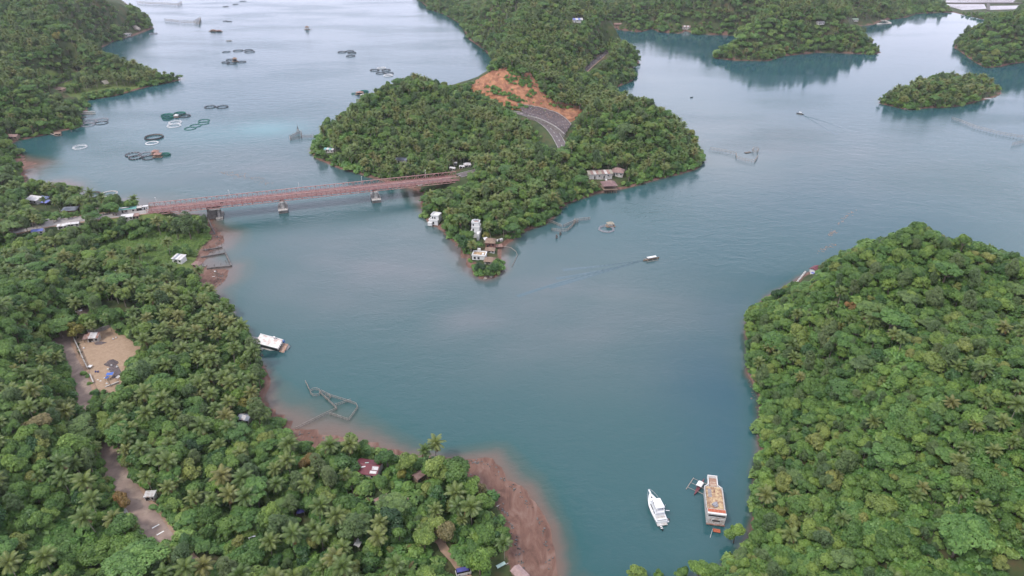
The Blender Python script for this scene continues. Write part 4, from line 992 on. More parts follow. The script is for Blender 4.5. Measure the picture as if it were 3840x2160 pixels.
LOOK = {'coconut_palm': 'coconut palm with arching fronds', 'broadleaf_tree': 'bushy green broadleaf tree', 'spreading_tree': 'wide flat-crowned tree', 'mango_tree': 'dense dark rounded tree', 'feathery_tree': 'slender feathery tree', 'banana_plant': 'banana plant with broad drooping leaves'}
CATS = {'coconut_palm': 'palm', 'banana_plant': 'plant'}
def plant_thing(r_, label, group):
    kn = r_[0]
    o = thing(kn, label, CATS.get(kn, 'tree'), (r_[1], r_[2], r_[3] - 0.05), r_[5], group)
    s_ = r_[4]; ax = 1.0 if kn == 'coconut_palm' else rng.uniform(0.78, 1.3); o.scale = (s_ * ax, s_ / ax ** 0.5, s_ * (1.0 if kn == 'coconut_palm' else 0.9 + 0.25 * ((r_[6] * 37 + int(r_[1] * 10)) % 10) / 10))
    tm, cm = KINDS[kn][r_[6]]
    t = bpy.data.objects.new('trunk', tm); link(t, o)
    c = bpy.data.objects.new('crown', cm); link(c, o)
    return o, c
singles, mass = [], {k: [] for k in KN}
for kn in KN:
    rs = [r for r in rec if r[0] == kn]
    P3 = np.array([[r[1], r[2], r[3] + NOMZ[kn] * r[4]] for r in rs])
    q, dep = PX(P3)
    d = np.linalg.norm(P3 - np.array([0, 0, CAM_H]), axis=1) / np.array([r[4] for r in rs])
    infr = (q[:, 0] > 8) & (q[:, 0] < 3832) & (q[:, 1] > 8) & (q[:, 1] < 2150)
    d = np.where(infr, d, 1e9) - np.array([1e7 if r[7] >= 0 else 0 for r in rs])
    order = np.argsort(d)
    lim = 295
    for n_, k in enumerate(order):
        if n_ < lim and (infr[k] or rs[k][7] >= 0): singles.append((rs[k], q[k]))
        else: mass[kn].append(rs[k])
for r_, q in singles:
    kn = r_[0]
    if r_[7] >= 0:
        o, c = plant_thing(r_, SPECIAL[r_[7]][5], None)
        if SPECIAL[r_[7]][4] is not None:
            c.material_slots[0].link = 'OBJECT'; c.material_slots[0].material = SPECIAL[r_[7]][4]
    else:
        zt = zone(q, r_[2])
        plant_thing(r_, size_word(r_[4]) + LOOK[kn] + ' ' + zt, CATS.get(kn, 'tree').replace('tree', LOOK[kn].split(' ', 1)[1]) + 's ' + zt)

# --- everything farther off: one mass per kind
def joined(pair, name):
    mb = bmesh.new(); mats = []
    me = bpy.data.meshes.new(name)
    bm = bmesh.new()
    for k, src in enumerate(pair):
        n0 = len(bm.faces); bm.from_mesh(src); bm.faces.ensure_lookup_table()
        for f in bm.faces[n0:]: f.material_index = k
        me.materials.append(src.materials[0])
    bm.to_mesh(me); bm.free(); mb.free()
    return me
def instancer(name, label, cat, meshes, recs, sx=(1, 1, 1)):
    if not recs: return
    pc = bpy.data.collections.new('stock_' + name)
    for i, me in enumerate(meshes): pc.objects.link(bpy.data.objects.new('stock_%s_%02d' % (name, i), me))
    me = bpy.data.meshes.new(name)
    A = np.array([[r[1], r[2], r[3] - 0.05] for r in recs], np.float32)
    me.vertices.add(len(A)); me.vertices.foreach_set('co', A.ravel())
    a = me.attributes.new('idx', 'INT', 'POINT'); a.data.foreach_set('value', np.array([r[6] for r in recs], np.int32))
    rot = np.zeros((len(A), 3), np.float32); rot[:, 2] = [r[5] for r in recs]; rot[:, :2] = rng.normal(0, 0.05, (len(A), 2))
    a = me.attributes.new('rot', 'FLOAT_VECTOR', 'POINT'); a.data.foreach_set('vector', rot.ravel())
    s = np.array([r[4] for r in recs], np.float32)[:, None] * np.array(sx, np.float32)[None] * np.stack([rng.uniform(0.82, 1.22, len(A)), rng.uniform(0.85, 1.15, len(A)), rng.uniform(0.85, 1.2, len(A))], 1).astype(np.float32)
    a = me.attributes.new('scl', 'FLOAT_VECTOR', 'POINT'); a.data.foreach_set('vector', s.astype(np.float32).ravel())
    o = link(bpy.data.objects.new(name, me))
    ng = bpy.data.node_groups.new(name, 'GeometryNodeTree')
    ng.interface.new_socket('Geometry', in_out='INPUT', socket_type='NodeSocketGeometry')
    ng.interface.new_socket('Geometry', in_out='OUTPUT', socket_type='NodeSocketGeometry')
    n, l = ng.nodes, ng.links
    gi, go = n.new('NodeGroupInput'), n.new('NodeGroupOutput')
    ci = n.new('GeometryNodeCollectionInfo'); ci.inputs['Collection'].default_value = pc
    ci.inputs['Separate Children'].default_value = True; ci.inputs['Reset Children'].default_value = True
    ip = n.new('GeometryNodeInstanceOnPoints'); ip.inputs['Pick Instance'].default_value = True
    def na(nm, ty):
        x = n.new('GeometryNodeInputNamedAttribute'); x.data_type = ty; x.inputs['Name'].default_value = nm; return x.outputs['Attribute']
    l.new(gi.outputs[0], ip.inputs['Points']); l.new(ci.outputs[0], ip.inputs['Instance'])
    l.new(na('idx', 'INT'), ip.inputs['Instance Index']); l.new(na('rot', 'FLOAT_VECTOR'), ip.inputs['Rotation']); l.new(na('scl', 'FLOAT_VECTOR'), ip.inputs['Scale'])
    l.new(ip.outputs[0], go.inputs[0])
    md = o.modifiers.new('scatter', 'NODES'); md.node_group = ng
    return tag(o, label, cat, kind='stuff')
MASSL = {'coconut_palm': ('palm_forest', 'mass of coconut palms covering the farther slopes'), 'broadleaf_tree': ('broadleaf_forest', 'green broadleaf forest covering the farther slopes'), 'spreading_tree': ('canopy_forest', 'wide flat crowns scattered through the farther forest'), 'mango_tree': ('evergreen_forest', 'dark rounded crowns scattered through the farther forest'), 'feathery_tree': ('feathery_forest', 'slender feathery crowns scattered through the farther forest'), 'banana_plant': ('banana_grove', 'banana plants in the farther thickets')}
for kn in KN:
    instancer(MASSL[kn][0], MASSL[kn][1], 'forest', [joined(p, kn) for p in KINDS[kn]], mass[kn])

# --- undergrowth
uc = np.concatenate([candidates(112, 430, 2.3), candidates(430, 820, 3.4), candidates(820, 1500, 7.0)])
uz, okl = on_land(uc, 0.1)
uc, uz = uc[okl], uz[okl]
us = (0.6 + 1.6 * rng.uniform(0, 1, len(uc)) ** 2) * np.where(uc[:, 1] > 820, 2.0, np.where(uc[:, 1] > 430, 1.35, 1.0))
ok, uq, _ = shown(uc, uz, 1.0 * us, 1.6 * us)
bare = wob(uc[:, 0], uc[:, 1], 17, 9.0) > 0.74
low = in_poly(uq, LOWFIELD)
k = ok & ~(bare & ~low)
und = [['s', a[0], a[1], z, s, rng.uniform(0, 6.28), int(rng.integers(4)), -1] for a, z, s in zip(uc[k & ~low], uz[k & ~low], us[k & ~low])]
instancer('undergrowth', 'low green bushes and creepers between the trees', 'bushes', SHRUBS, und)
tf = candidates(240, 420, 1.15)
tz_, okl = on_land(tf, 1.0); tf, tz_ = tf[okl], tz_[okl]
q, _ = PX(np.stack([tf[:, 0], tf[:, 1], tz_ + 0.5], 1))
cf = candidates(112, 240, 1.3); cfz, okc = on_land(cf, 1.0); cf, cfz = cf[okc], cfz[okc]
qc, _ = PX(np.stack([cf[:, 0], cf[:, 1], cfz + 3.0], 1)); kc = np.zeros(len(cf), bool)
for c_ in CREEP: kc |= in_poly(qc, c_)
hc = 2.2 + 1.6 * wob(cf[:, 0], cf[:, 1], 9, 2.0)
crs = [['s', a[0], a[1], z + h, rng.uniform(0.6, 0.9), rng.uniform(0, 6.28), int(rng.integers(2)), -1] for a, z, h in zip(cf[kc], cfz[kc], np.maximum(hc[kc], 0.1))]
vf = candidates(112, 430, 2.1); vz, okv = on_land(vf, 3.0); vf, vz = vf[okv], vz[okv]
patch = wob(vf[:, 0], vf[:, 1], 13, 11.0) + 0.6 * wob(vf[:, 0], vf[:, 1], 5, 12.0)
hv = 2.6 + 2.2 * patch + rng.uniform(-0.5, 0.5, len(vf))
kv = (patch > np.where(vf[:, 0] > 60, 0.35, 0.6)); vf, vz, hv = vf[kv], vz[kv], np.maximum(hv[kv], 0.6)
okv, _, _ = shown(vf, vz, hv, np.full(len(vf), 1.6))
vin = [['s', a[0], a[1], z + h, rng.uniform(0.7, 1.5), rng.uniform(0, 6.28), int(rng.integers(3)), -1] for a, z, h in zip(vf[okv], vz[okv], hv[okv])]
instancer('vine_mats', 'climbing vines draped over the low trees of the nearer slopes', 'vines', VINES, vin)
instancer('creepers', 'smooth bright green creepers smothering low trees beside the lane', 'creepers', CREEPS, crs)
kk = in_poly(q, LOWFIELD)
tuf = [['s', a[0], a[1], z, rng.uniform(0.6, 1.3), rng.uniform(0, 6.28), int(rng.integers(2)), -1] for a, z in zip(tf[kk], tz_[kk])]
instancer('tall_grass', 'bright green tall grass on the field below the bridge', 'grass', TUFTS, tuf)
print('PLANTS', len(rec), 'single', len(singles), {k: len(v) for k, v in mass.items()}, 'under', len(und), 'tuft', len(tuf))

# ------------------------------------------------------------------ surfaces of built things
WHITE = paint('white_paint', (0.70, 0.69, 0.66), 0.45, 0.05, 2.0, dirt=(0.45, 0.42, 0.38), dirt_amt=0.1)
GELCOAT = paint('white_gelcoat', (0.82, 0.82, 0.82), 0.25, 0.03, 1.0, spec=0.5)
OFFWHITE = paint('weathered_white', (0.54, 0.52, 0.49), 0.6, 0.12, 1.2, dirt=(0.34, 0.26, 0.2), dirt_amt=0.45)
CONCRETE = paint('concrete', (0.36, 0.34, 0.31), 0.85, 0.2, 0.9, dirt=(0.16, 0.14, 0.12), dirt_amt=0.4)
PALECON = paint('pale_concrete', (0.50, 0.47, 0.43), 0.85, 0.15, 0.9, dirt=(0.30, 0.25, 0.2), dirt_amt=0.35)
DARKCON = paint('wet_concrete', (0.15, 0.135, 0.125), 0.8, 0.3, 0.8, dirt=(0.08, 0.07, 0.06), dirt_amt=0.5)
ASPHALT = paint('asphalt', (0.115, 0.095, 0.095), 0.9, 0.18, 0.35, dirt=(0.20, 0.165, 0.14), dirt_amt=0.35)
LANEMAT = paint('worn_lane', (0.245, 0.180, 0.145), 0.9, 0.2, 0.35, dirt=(0.32, 0.245, 0.19), dirt_amt=0.45)
ROADPALE = paint('pale_road', (0.34, 0.31, 0.29), 0.9, 0.12, 0.3, dirt=(0.22, 0.19, 0.17), dirt_amt=0.4)
PATHMAT = paint('dirt_path', (0.30, 0.20, 0.135), 0.95, 0.2, 0.6)
SOIL = paint('red_soil', (0.36, 0.170, 0.090), 0.95, 0.38, 0.22, dirt=(0.20, 0.085, 0.050), dirt_amt=0.55, bump=1.0, bdist=1.2)
ROADPAINT = paint('road_paint', (0.68, 0.67, 0.62), 0.7, 0.15, 2.0)
BRIDGERED = paint('faded_red_steel', (0.36, 0.155, 0.145), 0.6, 0.22, 0.5, dirt=(0.44, 0.28, 0.24), dirt_amt=0.5)
BRIDGEPALE = paint('pinkish_steel', (0.45, 0.27, 0.24), 0.6, 0.2, 0.5, dirt=(0.30, 0.13, 0.11), dirt_amt=0.4)
BRIDGEDECK = paint('bridge_deck', (0.17, 0.105, 0.10), 0.85, 0.2, 0.5)
BAMBOO = paint('grey_bamboo', (0.34, 0.30, 0.26), 0.8, 0.25, 2.0)
BAMBOODARK = paint('wet_bamboo', (0.13, 0.105, 0.085), 0.8, 0.3, 2.0)
NET = paint('brown_net', (0.16, 0.14, 0.12), 0.9, 0.2, 1.0)
THATCH = paint('thatch', (0.25, 0.175, 0.13), 0.95, 0.28, 1.4, dirt=(0.16, 0.11, 0.08), dirt_amt=0.4, bump=0.6)
THATCHGREY = paint('grey_thatch', (0.30, 0.27, 0.21), 0.95, 0.25, 1.4, bump=0.6)
RUST = paint('rusty_tin', (0.27, 0.14, 0.105), 0.7, 0.25, 1.2, dirt=(0.40, 0.33, 0.30), dirt_amt=0.4)
REDROOF = paint('maroon_roof', (0.145, 0.030, 0.040), 0.5, 0.2, 1.0, dirt=(0.20, 0.07, 0.07), dirt_amt=0.2)
TIN = paint('bare_tin', (0.52, 0.50, 0.49), 0.5, 0.15, 1.0, dirt=(0.34, 0.24, 0.2), dirt_amt=0.35)
WHITETIN = paint('white_tin', (0.62, 0.60, 0.58), 0.45, 0.1, 1.0, dirt=(0.38, 0.32, 0.28), dirt_amt=0.35)
BLUEROOF = paint('blue_roof', (0.17, 0.20, 0.48), 0.5, 0.15, 1.0)
GREENROOF = paint('green_roof', (0.16, 0.36, 0.32), 0.5, 0.15, 1.0)
GREYROOF = paint('grey_roof', (0.24, 0.26, 0.30), 0.6, 0.2, 1.0)
BROWNROOF = paint('brown_roof', (0.24, 0.15, 0.13), 0.8, 0.25, 1.0, dirt=(0.32, 0.24, 0.2), dirt_amt=0.3)
TARPBLUE = paint('blue_tarp', (0.07, 0.16, 0.50), 0.5, 0.2, 0.8)
TARPDARK = paint('dark_blue_tarp', (0.06, 0.06, 0.22), 0.5, 0.25, 0.8)
DARK = paint('dark_opening', (0.020, 0.020, 0.022), 0.4, 0.2, 1.0)
GLASS = paint('tinted_glass', (0.018, 0.022, 0.028), 0.12, 0.1, 1.0, spec=0.6)
WOOD = paint('weathered_wood', (0.25, 0.18, 0.13), 0.85, 0.25, 2.0)
PLYDECK = paint('peeling_deck', (0.58, 0.44, 0.25), 0.8, 0.18, 1.1, dirt=(0.30, 0.17, 0.105), dirt_amt=0.75)
RAMPDECK = paint('rusty_ramp', (0.36, 0.21, 0.15), 0.8, 0.2, 1.4, dirt=(0.50, 0.40, 0.30), dirt_amt=0.5)
ORANGE = paint('orange_panel', (0.42, 0.115, 0.055), 0.6, 0.2, 1.0)
BLACKPIPE = paint('black_pipe', (0.035, 0.037, 0.042), 0.5, 0.2, 2.0)
GREYPIPE = paint('grey_pipe', (0.30, 0.29, 0.31), 0.6, 0.15, 2.0)
WHITEPIPE = paint('white_float', (0.72, 0.71, 0.70), 0.5, 0.1, 2.0)
GREENPIPE = paint('green_pipe', (0.04, 0.15, 0.12), 0.6, 0.2, 2.0)
REDHULL = paint('dark_red_hull', (0.16, 0.05, 0.06), 0.5, 0.2, 1.5)
BLUEHULL = paint('blue_hull', (0.07, 0.15, 0.36), 0.45, 0.2, 1.5)
GREENHULL = paint('pale_green', (0.45, 0.60, 0.52), 0.5, 0.1, 1.5)
GRAVEL = paint('dark_gravel', (0.105, 0.085, 0.085), 0.95, 0.35, 1.5, dirt=(0.17, 0.13, 0.12), dirt_amt=0.4, bump=0.8)
STONE = paint('rubble_stone', (0.085, 0.068, 0.074), 0.9, 0.4, 0.9, dirt=(0.20, 0.13, 0.10), dirt_amt=0.45, bump=0.8)
ROCK = paint('shore_rock', (0.30, 0.26, 0.22), 0.9, 0.3, 1.0, bump=0.6)
STEEL = paint('galvanised', (0.45, 0.46, 0.47), 0.5, 0.1, 2.0)
SKIN = paint('skin', (0.26, 0.15, 0.10), 0.6, 0.1, 2.0)
DARKCLOTH = paint('dark_cloth', (0.04, 0.045, 0.06), 0.9, 0.2, 3.0)

def mpp(px, py, z=0.0):
    p = G(px, py, z); return (p[1] * CP + (CAM_H - z) * SP) / FPX
def heading(x1, y1, x2, y2, z=0.0):
    a, b = G(x1, y1, z), G(x2, y2, z); return math.atan2(b[1] - a[1], b[0] - a[0])
def span(x1, y1, x2, y2, z=0.0): return float(np.linalg.norm(G(x1, y1, z) - G(x2, y2, z)))
def sub(a, mat, parent, name, smooth=False): return a.build(name, mat, parent, smooth)

# ------------------------------------------------------------------ roads
def smooth_line(P, step=3.0):
    P = np.asarray(P, float); out = []
    for i in range(len(P) - 1):
        p0, p1, p2, p3 = P[max(i - 1, 0)], P[i], P[i + 1], P[min(i + 2, len(P) - 1)]
        n = max(2, int(np.linalg.norm(p2 - p1) / step))
        for t in np.linspace(0, 1, n, endpoint=False):
            out.append(0.5 * ((2 * p1) + (-p0 + p2) * t + (2 * p0 - 5 * p1 + 4 * p2 - p3) * t ** 2 + (-p0 + 3 * p1 - 3 * p2 + p3) * t ** 3))
    out.append(P[-1]); return np.array(out)
def side(P):
    d = np.gradient(P[:, :2], axis=0); d /= np.maximum(np.linalg.norm(d, axis=1, keepdims=True), 1e-6)
    return np.stack([-d[:, 1], d[:, 0]], 1)
def strip(name, P, lo, hi, mat, dz, parent=None, edge=None, seed=0):
    s = side(P); r = np.random.default_rng(seed)
    V = []
    for i in range(len(P)):
        j0 = r.uniform(-edge, edge) if edge else 0; j1 = r.uniform(-edge, edge) if edge else 0
        for o in (lo + j0, lo * 0.5 + hi * 0.5, hi + j1):
            V.append((P[i, 0] + s[i, 0] * o, P[i, 1] + s[i, 1] * o, P[i, 2] + dz))
    F = []
    for i in range(len(P) - 1):
        for k in (0, 1): F.append((i * 3 + k, (i + 1) * 3 + k, (i + 1) * 3 + k + 1, i * 3 + k + 1)[::-1])
    mb = MB(); mb.add(V, F)
    return mb.build(name, mat, parent)
def road(name, line, hw, mat, edge=0.0, shoulder=None):
    P = smooth_line(line)
    if shoulder: tag(strip(name + '_shoulder', P, -hw - shoulder[0], hw + shoulder[0], shoulder[1], 0.12, None, 0.5, 5), None, kind='structure')
    o = strip(name, P, -hw, hw, mat, 0.20, None, edge, 3); o['kind'] = 'structure'
    return o, P
hw_o, HP = road('highway', HIGHWAY, 4.6, ROADPALE, 0.1, (1.6, PATHMAT))
for off in (-4.2, 4.2): strip('edge_line', HP, off - 0.1, off + 0.1, ROADPAINT, 0.216, hw_o)
for i in range(0, len(HP) - 2, 3): strip('centre_dash', HP[i:i + 2], -0.09, 0.09, ROADPAINT, 0.216, hw_o)
lane_o, LP = road('lane', LANE, 3.2, LANEMAT, 0.25, (1.3, PATHMAT))
q_, _ = PX(LP)
for yy in (1975, 2000):
    k = int(np.argmin(np.abs(q_[:, 1] - yy))); strip('lane_marking', np.array([LP[k], LP[k] + (LP[k + 1] - LP[k]) * 0.12]), -0.3, 1.9, ROADPAINT, 0.216, lane_o)
k0 = int(np.argmin(np.abs(q_[:, 1] - 1930))); strip('concrete_verge', LP[k0 - 2:k0 + 8], -4.2, -3.0, PALECON, 0.18, lane_o, 0.15)
hill_o, RP = road('hill_road', HILLROAD, 3.9, ASPHALT, 0.1, None)
for off in (-3.6, 3.6): strip('edge_line', RP, off - 0.08, off + 0.08, ROADPAINT, 0.216, hill_o)
for i in range(0, len(RP) - 2, 3): strip('centre_dash', RP[i:i + 2], -0.14, 0.14, ROADPAINT, 0.216, hill_o)
far_o, FP_ = road('far_road', FARROAD, 3.6, ASPHALT, 0.1, (1.2, PATHMAT))
for i in range(0, len(FP_) - 2, 3): strip('centre_dash', FP_[i:i + 2], -0.16, 0.16, ROADPAINT, 0.216, far_o)
road('footpath', PATH, 1.3, PATHMAT, 0.35)
road('shore_road', SPURROAD, 2.6, ROADPALE, 0.2)

# bare red cut above the hill road, with gullies
def cut_sheet():
    xs_ = np.arange(1755, 2215, 4.0); ys_ = np.arange(240, 485, 4.0)
    A, B = np.meshgrid(xs_, ys_); a, b = A.ravel(), B.ravel()
    r = np.random.default_rng(4)
    jx = a + 5 * wob(a, b, 22, 1) ; jy = b + 5 * wob(a, b, 17, 2)
    soil = in_poly(np.stack([jx, jy], 1), CUT)
    P = GTV(a, b)
    P[:, 2] += 0.35 + 0.5 * np.abs(wob(P[:, 0], P[:, 1], 5.0, 3)) + 0.35 * wob(P[:, 0], P[:, 1], 2.2, 8)
    nx_, ny_ = len(xs_), len(ys_); I = np.arange(nx_ * ny_).reshape(ny_, nx_)
    Q = np.stack([I[:-1, :-1].ravel(), I[1:, :-1].ravel(), I[1:, 1:].ravel(), I[:-1, 1:].ravel()], 1)
    keep = soil[Q].all(1)
    for u_, v_ in ((0, 1), (1, 2), (2, 3), (3, 0)): keep &= np.linalg.norm(P[Q[:, u_]] - P[Q[:, v_]], axis=1) < 14
    me = sheet('cut_slope', P[:, 0], P[:, 1], P[:, 2], Q[keep]); me.materials.append(SOIL)
    o = link(bpy.data.objects.new('cut_slope', me)); o['kind'] = 'structure'
cut_sheet()
CUTGREEN = [[(1905, 260), (1960, 264), (1990, 288), (1996, 335), (1940, 322), (1885, 300)], [(1820, 328), (1868, 328), (1900, 352), (1950, 362), (1985, 385), (1940, 384), (1870, 362), (1825, 352)], [(1985, 335), (2010, 350), (2000, 372), (1975, 365)], [(2040, 388), (2080, 396), (2170, 402), (2130, 410), (2060, 402)], [(1880, 385), (1940, 395), (1985, 398), (1970, 412), (1900, 402)]]
cg = []
for pg in CUTGREEN:
    pg = np.array(pg, float); lo_, hi_ = pg.min(0), pg.max(0)
    pt = rng.uniform(lo_, hi_, (int((hi_ - lo_).prod() / 75), 2)); pt = pt[in_poly(pt, pg)]
    for p in GTV(pt[:, 0], pt[:, 1]): cg.append(['s', p[0], p[1], p[2], rng.uniform(0.7, 1.5), rng.uniform(0, 6.28), int(rng.integers(4)), -1])
pt = rng.uniform((1770, 262), (2180, 440), (60, 2)); pt = pt[in_poly(pt, CUT)]
for p in GTV(pt[:, 0], pt[:, 1]): cg.append(['s', p[0], p[1], p[2], rng.uniform(0.35, 0.8), rng.uniform(0, 6.28), int(rng.integers(4)), -1])
instancer('cut_bushes', 'green bushes regrowing on the bare red cut', 'bushes', SHRUBS, cg)
def drape(pts_lo, pts_hi, n, m, lift):
    lo, hi = np.array(pts_lo, float), np.array(pts_hi, float)
    def res(p):
        d = np.r_[0, np.cumsum(np.linalg.norm(np.diff(p, axis=0), axis=1))]; t = np.linspace(0, d[-1], n)
        return np.stack([np.interp(t, d, p[:, 0]), np.interp(t, d, p[:, 1])], 1)
    lo, hi = res(lo), res(hi)
    g = np.array([lo + (hi - lo) * t for t in np.linspace(0, 1, m)])
    P = GTV(g[..., 0].ravel(), g[..., 1].ravel()); P[:, 2] += lift
    return P.reshape(m, n, 3)
rv = thing('slope_revetment', 'dark stone-faced slope dotted with pale drain pipes above the hill road', 'revetment', tuple(GT(2050, 440)))
base = np.array(rv.location)
GR = drape([(1962, 426), (2002, 440), (2060, 464), (2096, 486), (2118, 508)], [(1940, 398), (1985, 401), (2034, 410), (2095, 430), (2124, 451), (2142, 472)], 26, 7, 0.95)
mb = MB(); V = (GR - base).reshape(-1, 3); mb.add(V, [(j * 26 + i, j * 26 + i + 1, (j + 1) * 26 + i + 1, (j + 1) * 26 + i) for j in range(6) for i in range(25)])
mb.add(V - np.array([0, 0, 1.3]), [(j * 26 + i, (j + 1) * 26 + i, (j + 1) * 26 + i + 1, j * 26 + i + 1) for j in range(6) for i in range(25)])
mb.build('stone_facing', STONE, rv)
mb = MB()
for j in range(7):
    for i in range(26):
        if (i + j) % 2: p = GR[j, i] - base; mb.box(p + np.array([rng.uniform(-.5, .5), -0.25, rng.uniform(-.2, .3)]), (0.4, 0.5, 0.35))
tag(mb.build('drain_pipes', PALECON, rv), None, kind='stuff')
mb = MB(); mb.tube([tuple(GR[6, i] - base + np.array([0, 0, 0.3])) for i in range(26)], 0.28, 5); mb.build('coping', CONCRETE, rv)
WL = smooth_line(np.array([GT(a, b) for a, b in [(1978, 446), (2025, 459), (2072, 482), (2100, 502), (2116, 516)]]), 3)
rw = thing('retaining_wall', 'long curving pale stone wall along the inside of the hill road', 'wall', tuple(WL[0]))
for i in range(len(WL) - 1):
    a, b = WL[i] - WL[0], WL[i + 1] - WL[0]; c = (a + b) / 2; d = b - a
    MB().box((c[0], c[1], c[2] + 0.9), (np.hypot(d[0], d[1]) + 0.02, 0.9, 3.6), math.atan2(d[1], d[0])).build('wall_block', paint('stained_stone', (0.22, 0.195, 0.18), 0.9, 0.25, 0.8, dirt=(0.12, 0.095, 0.085), dirt_amt=0.5), rw)
MB().tube([tuple(p - WL[0] + np.array([0, 0, 2.85])) for p in WL], 0.32, 5).build('coping', CONCRETE, rw)

# ------------------------------------------------------------------ bridge
BA, BB = G(557, 790, 9.0), G(1716, 666, 9.3)
BL = float(np.linalg.norm(BB - BA)); BRZ = math.atan2(BB[1] - BA[1], BB[0] - BA[0])
bridge = thing('truss_bridge', 'long faded red steel truss bridge crossing the strait', 'bridge', tuple(BA), BRZ)
NP = 64; PW = BL / NP
dk = MB().box((BL / 2, 0, -0.30), (BL, 8.2, 0.5)).build('deck', BRIDGEDECK, bridge)
for yy in (-2.9, 2.9): MB().box((BL / 2, yy, 0.10), (BL, 0.35, 0.28)).build('kerb', BRIDGEPALE, dk)
for yy in (-4.6, 4.6): MB().box((BL / 2, yy, 0.02), (BL, 1.0, 0.16)).build('walkway', BRIDGERED, bridge)
for yy in (-3.9, 3.9):
    rl = MB().box((BL / 2, yy, 1.05), (BL, 0.16, 0.18)).box((BL / 2, yy, 0.55), (BL, 0.12, 0.12)).build('guard_rail', BRIDGERED, bridge)
post_me = MB().box((0, 0, 1.0), (0.24, 0.24, 3.7)).mesh('post'); post_me.materials.append(BRIDGERED)
diag = [MB().bar((0, 0, -0.85), (PW, 0, 2.75), 0.13).mesh('diagonal'), MB().bar((0, 0, 2.75), (PW, 0, -0.85), 0.13).mesh('diagonal')]
for d in diag: d.materials.append(BRIDGEPALE)
beam_me = MB().box((0, 0, -1.0), (0.3, 11.0, 0.5)).mesh('floor_beam'); beam_me.materials.append(BRIDGERED)
for yy in (-5.4, 5.4):
    tr = MB().box((BL / 2, 0, 2.85), (BL, 0.38, 0.34)).box((BL / 2, 0, -0.95), (BL, 0.38, 0.36)).build('truss', BRIDGEPALE, bridge)
    tr.location = (0, yy, 0)
    for i in range(NP + 1):
        o = link(bpy.data.objects.new('post', post_me), tr); o.location = (i * PW, 0, 0)
        if i < NP: o = link(bpy.data.objects.new('diagonal', diag[i % 2]), tr); o.location = (i * PW, 0, 0)
for i in range(0, NP + 1, 2): o = link(bpy.data.objects.new('floor_beam', beam_me), bridge); o.location = (i * PW, 0, 0)
def bx_at(px):      # distance along the bridge of a photo column
    t = np.linspace(0, 1, 400); q, _ = PX(BA[None] + (BB - BA)[None] * t[:, None]); return float(np.interp(px, q[:, 0], t) * BL)
for px in (1048, 1398):
    x = bx_at(px) + 1.0
    pr = MB().box((0, 0, -4.9), (2.8, 7.6, 6.0)).build('pier', CONCRETE, bridge); pr.location = (x, 0, 0)
    MB().box((0, 0, -1.65), (2.4, 12.0, 0.8)).build('pier_cap', PALECON, pr)
    MB().box((0, -3.5, -4.4), (1.4, 0.9, 4.9)).build('column_face', PALECON, pr)
    hexa = [(-2.9, -6.9), (2.9, -6.9), (3.1, 0), (2.6, 6.9), (0, 8.8), (-2.6, 6.9), (-3.1, 0)]
    MB().prism(hexa, -10.5, -6.8).build('footing', DARKCON, pr)
    MB().prism([(a * 1.02, b * 1.02) for a, b in hexa], -7.2, -6.75).build('footing_edge', PALECON, pr)
x = bx_at(805)
ab = MB().box((-2.5, 1.5, -4.8), (5.0, 11.0, 7.4)).build('abutment', DARKCON, bridge); ab.location = (x, 0, 0)
for yy in (-3.4, 3.0): MB().box((1.6, yy, -4.6), (1.4, 1.6, 6.4)).build('column', CONCRETE, ab)
MB().box((1.6, -0.3, -8.4), (4.2, 12.5, 1.3)).build('footing', CONCRETE, ab)
MB().box((0, 0, -1.7), (6.5, 12.0, 0.8)).build('cap', CONCRETE, ab)
for px in (587, 862, 1125, 1362, 1602):
    l_ = MB().bar((0, 0, -0.8), (0, 0, 6.2), 0.13, 6, 0.09).bar((0, 0, 6.1), (0, -1.4, 6.5), 0.07, 5).build('lamp_post', WHITE, bridge)
    l_.location = (bx_at(px), 5.75, 0)
    MB().box((0, -1.7, 6.5), (0.25, 0.8, 0.16)).build('lamp_head', WHITE, l_)
for px, side_, lb in ((832, -1.4, 'dark motorbike with rider near the first third of the bridge deck'),):
    p = BA + (BB - BA) * bx_at(px) / BL
    mc = thing('motorbike', lb, 'motorbike', (p[0] + side_ * -math.sin(BRZ), p[1] + side_ * math.cos(BRZ), p[2] + 0.0), BRZ)
    for xx in (-0.65, 0.65): MB().bar((xx, -0.07, 0.32), (xx, 0.07, 0.32), 0.32, 12).build('wheel', DARK, mc)
    MB().bar((-0.7, 0, 0.6), (0.6, 0, 0.75), 0.18, 6).bar((0.62, 0, 0.35), (0.45, 0, 1.1), 0.06).bar((0.42, -0.35, 1.1), (0.42, 0.35, 1.1), 0.04).build('frame', DARK, mc)
    rd = thing('person', 'rider in dark clothes sitting on the motorbike on the bridge', 'person', (p[0] + side_ * -math.sin(BRZ), p[1] + side_ * math.cos(BRZ), p[2] + 0.7), BRZ)
    MB().loft([[(0.16 * k * math.cos(t) + o_, 0.24 * k * math.sin(t), z_) for t in np.linspace(0, 2 * PI, 8, endpoint=False)] for z_, k, o_ in ((0, 1.0, -0.2), (0.35, 0.9, -0.15), (0.6, 0.95, -0.05), (0.66, 0.4, 0), (0.72, 0.5, 0.02), (0.86, 0.62, 0.03), (0.98, 0.3, 0.02))]).build('body', DARKCLOTH, rd, True)

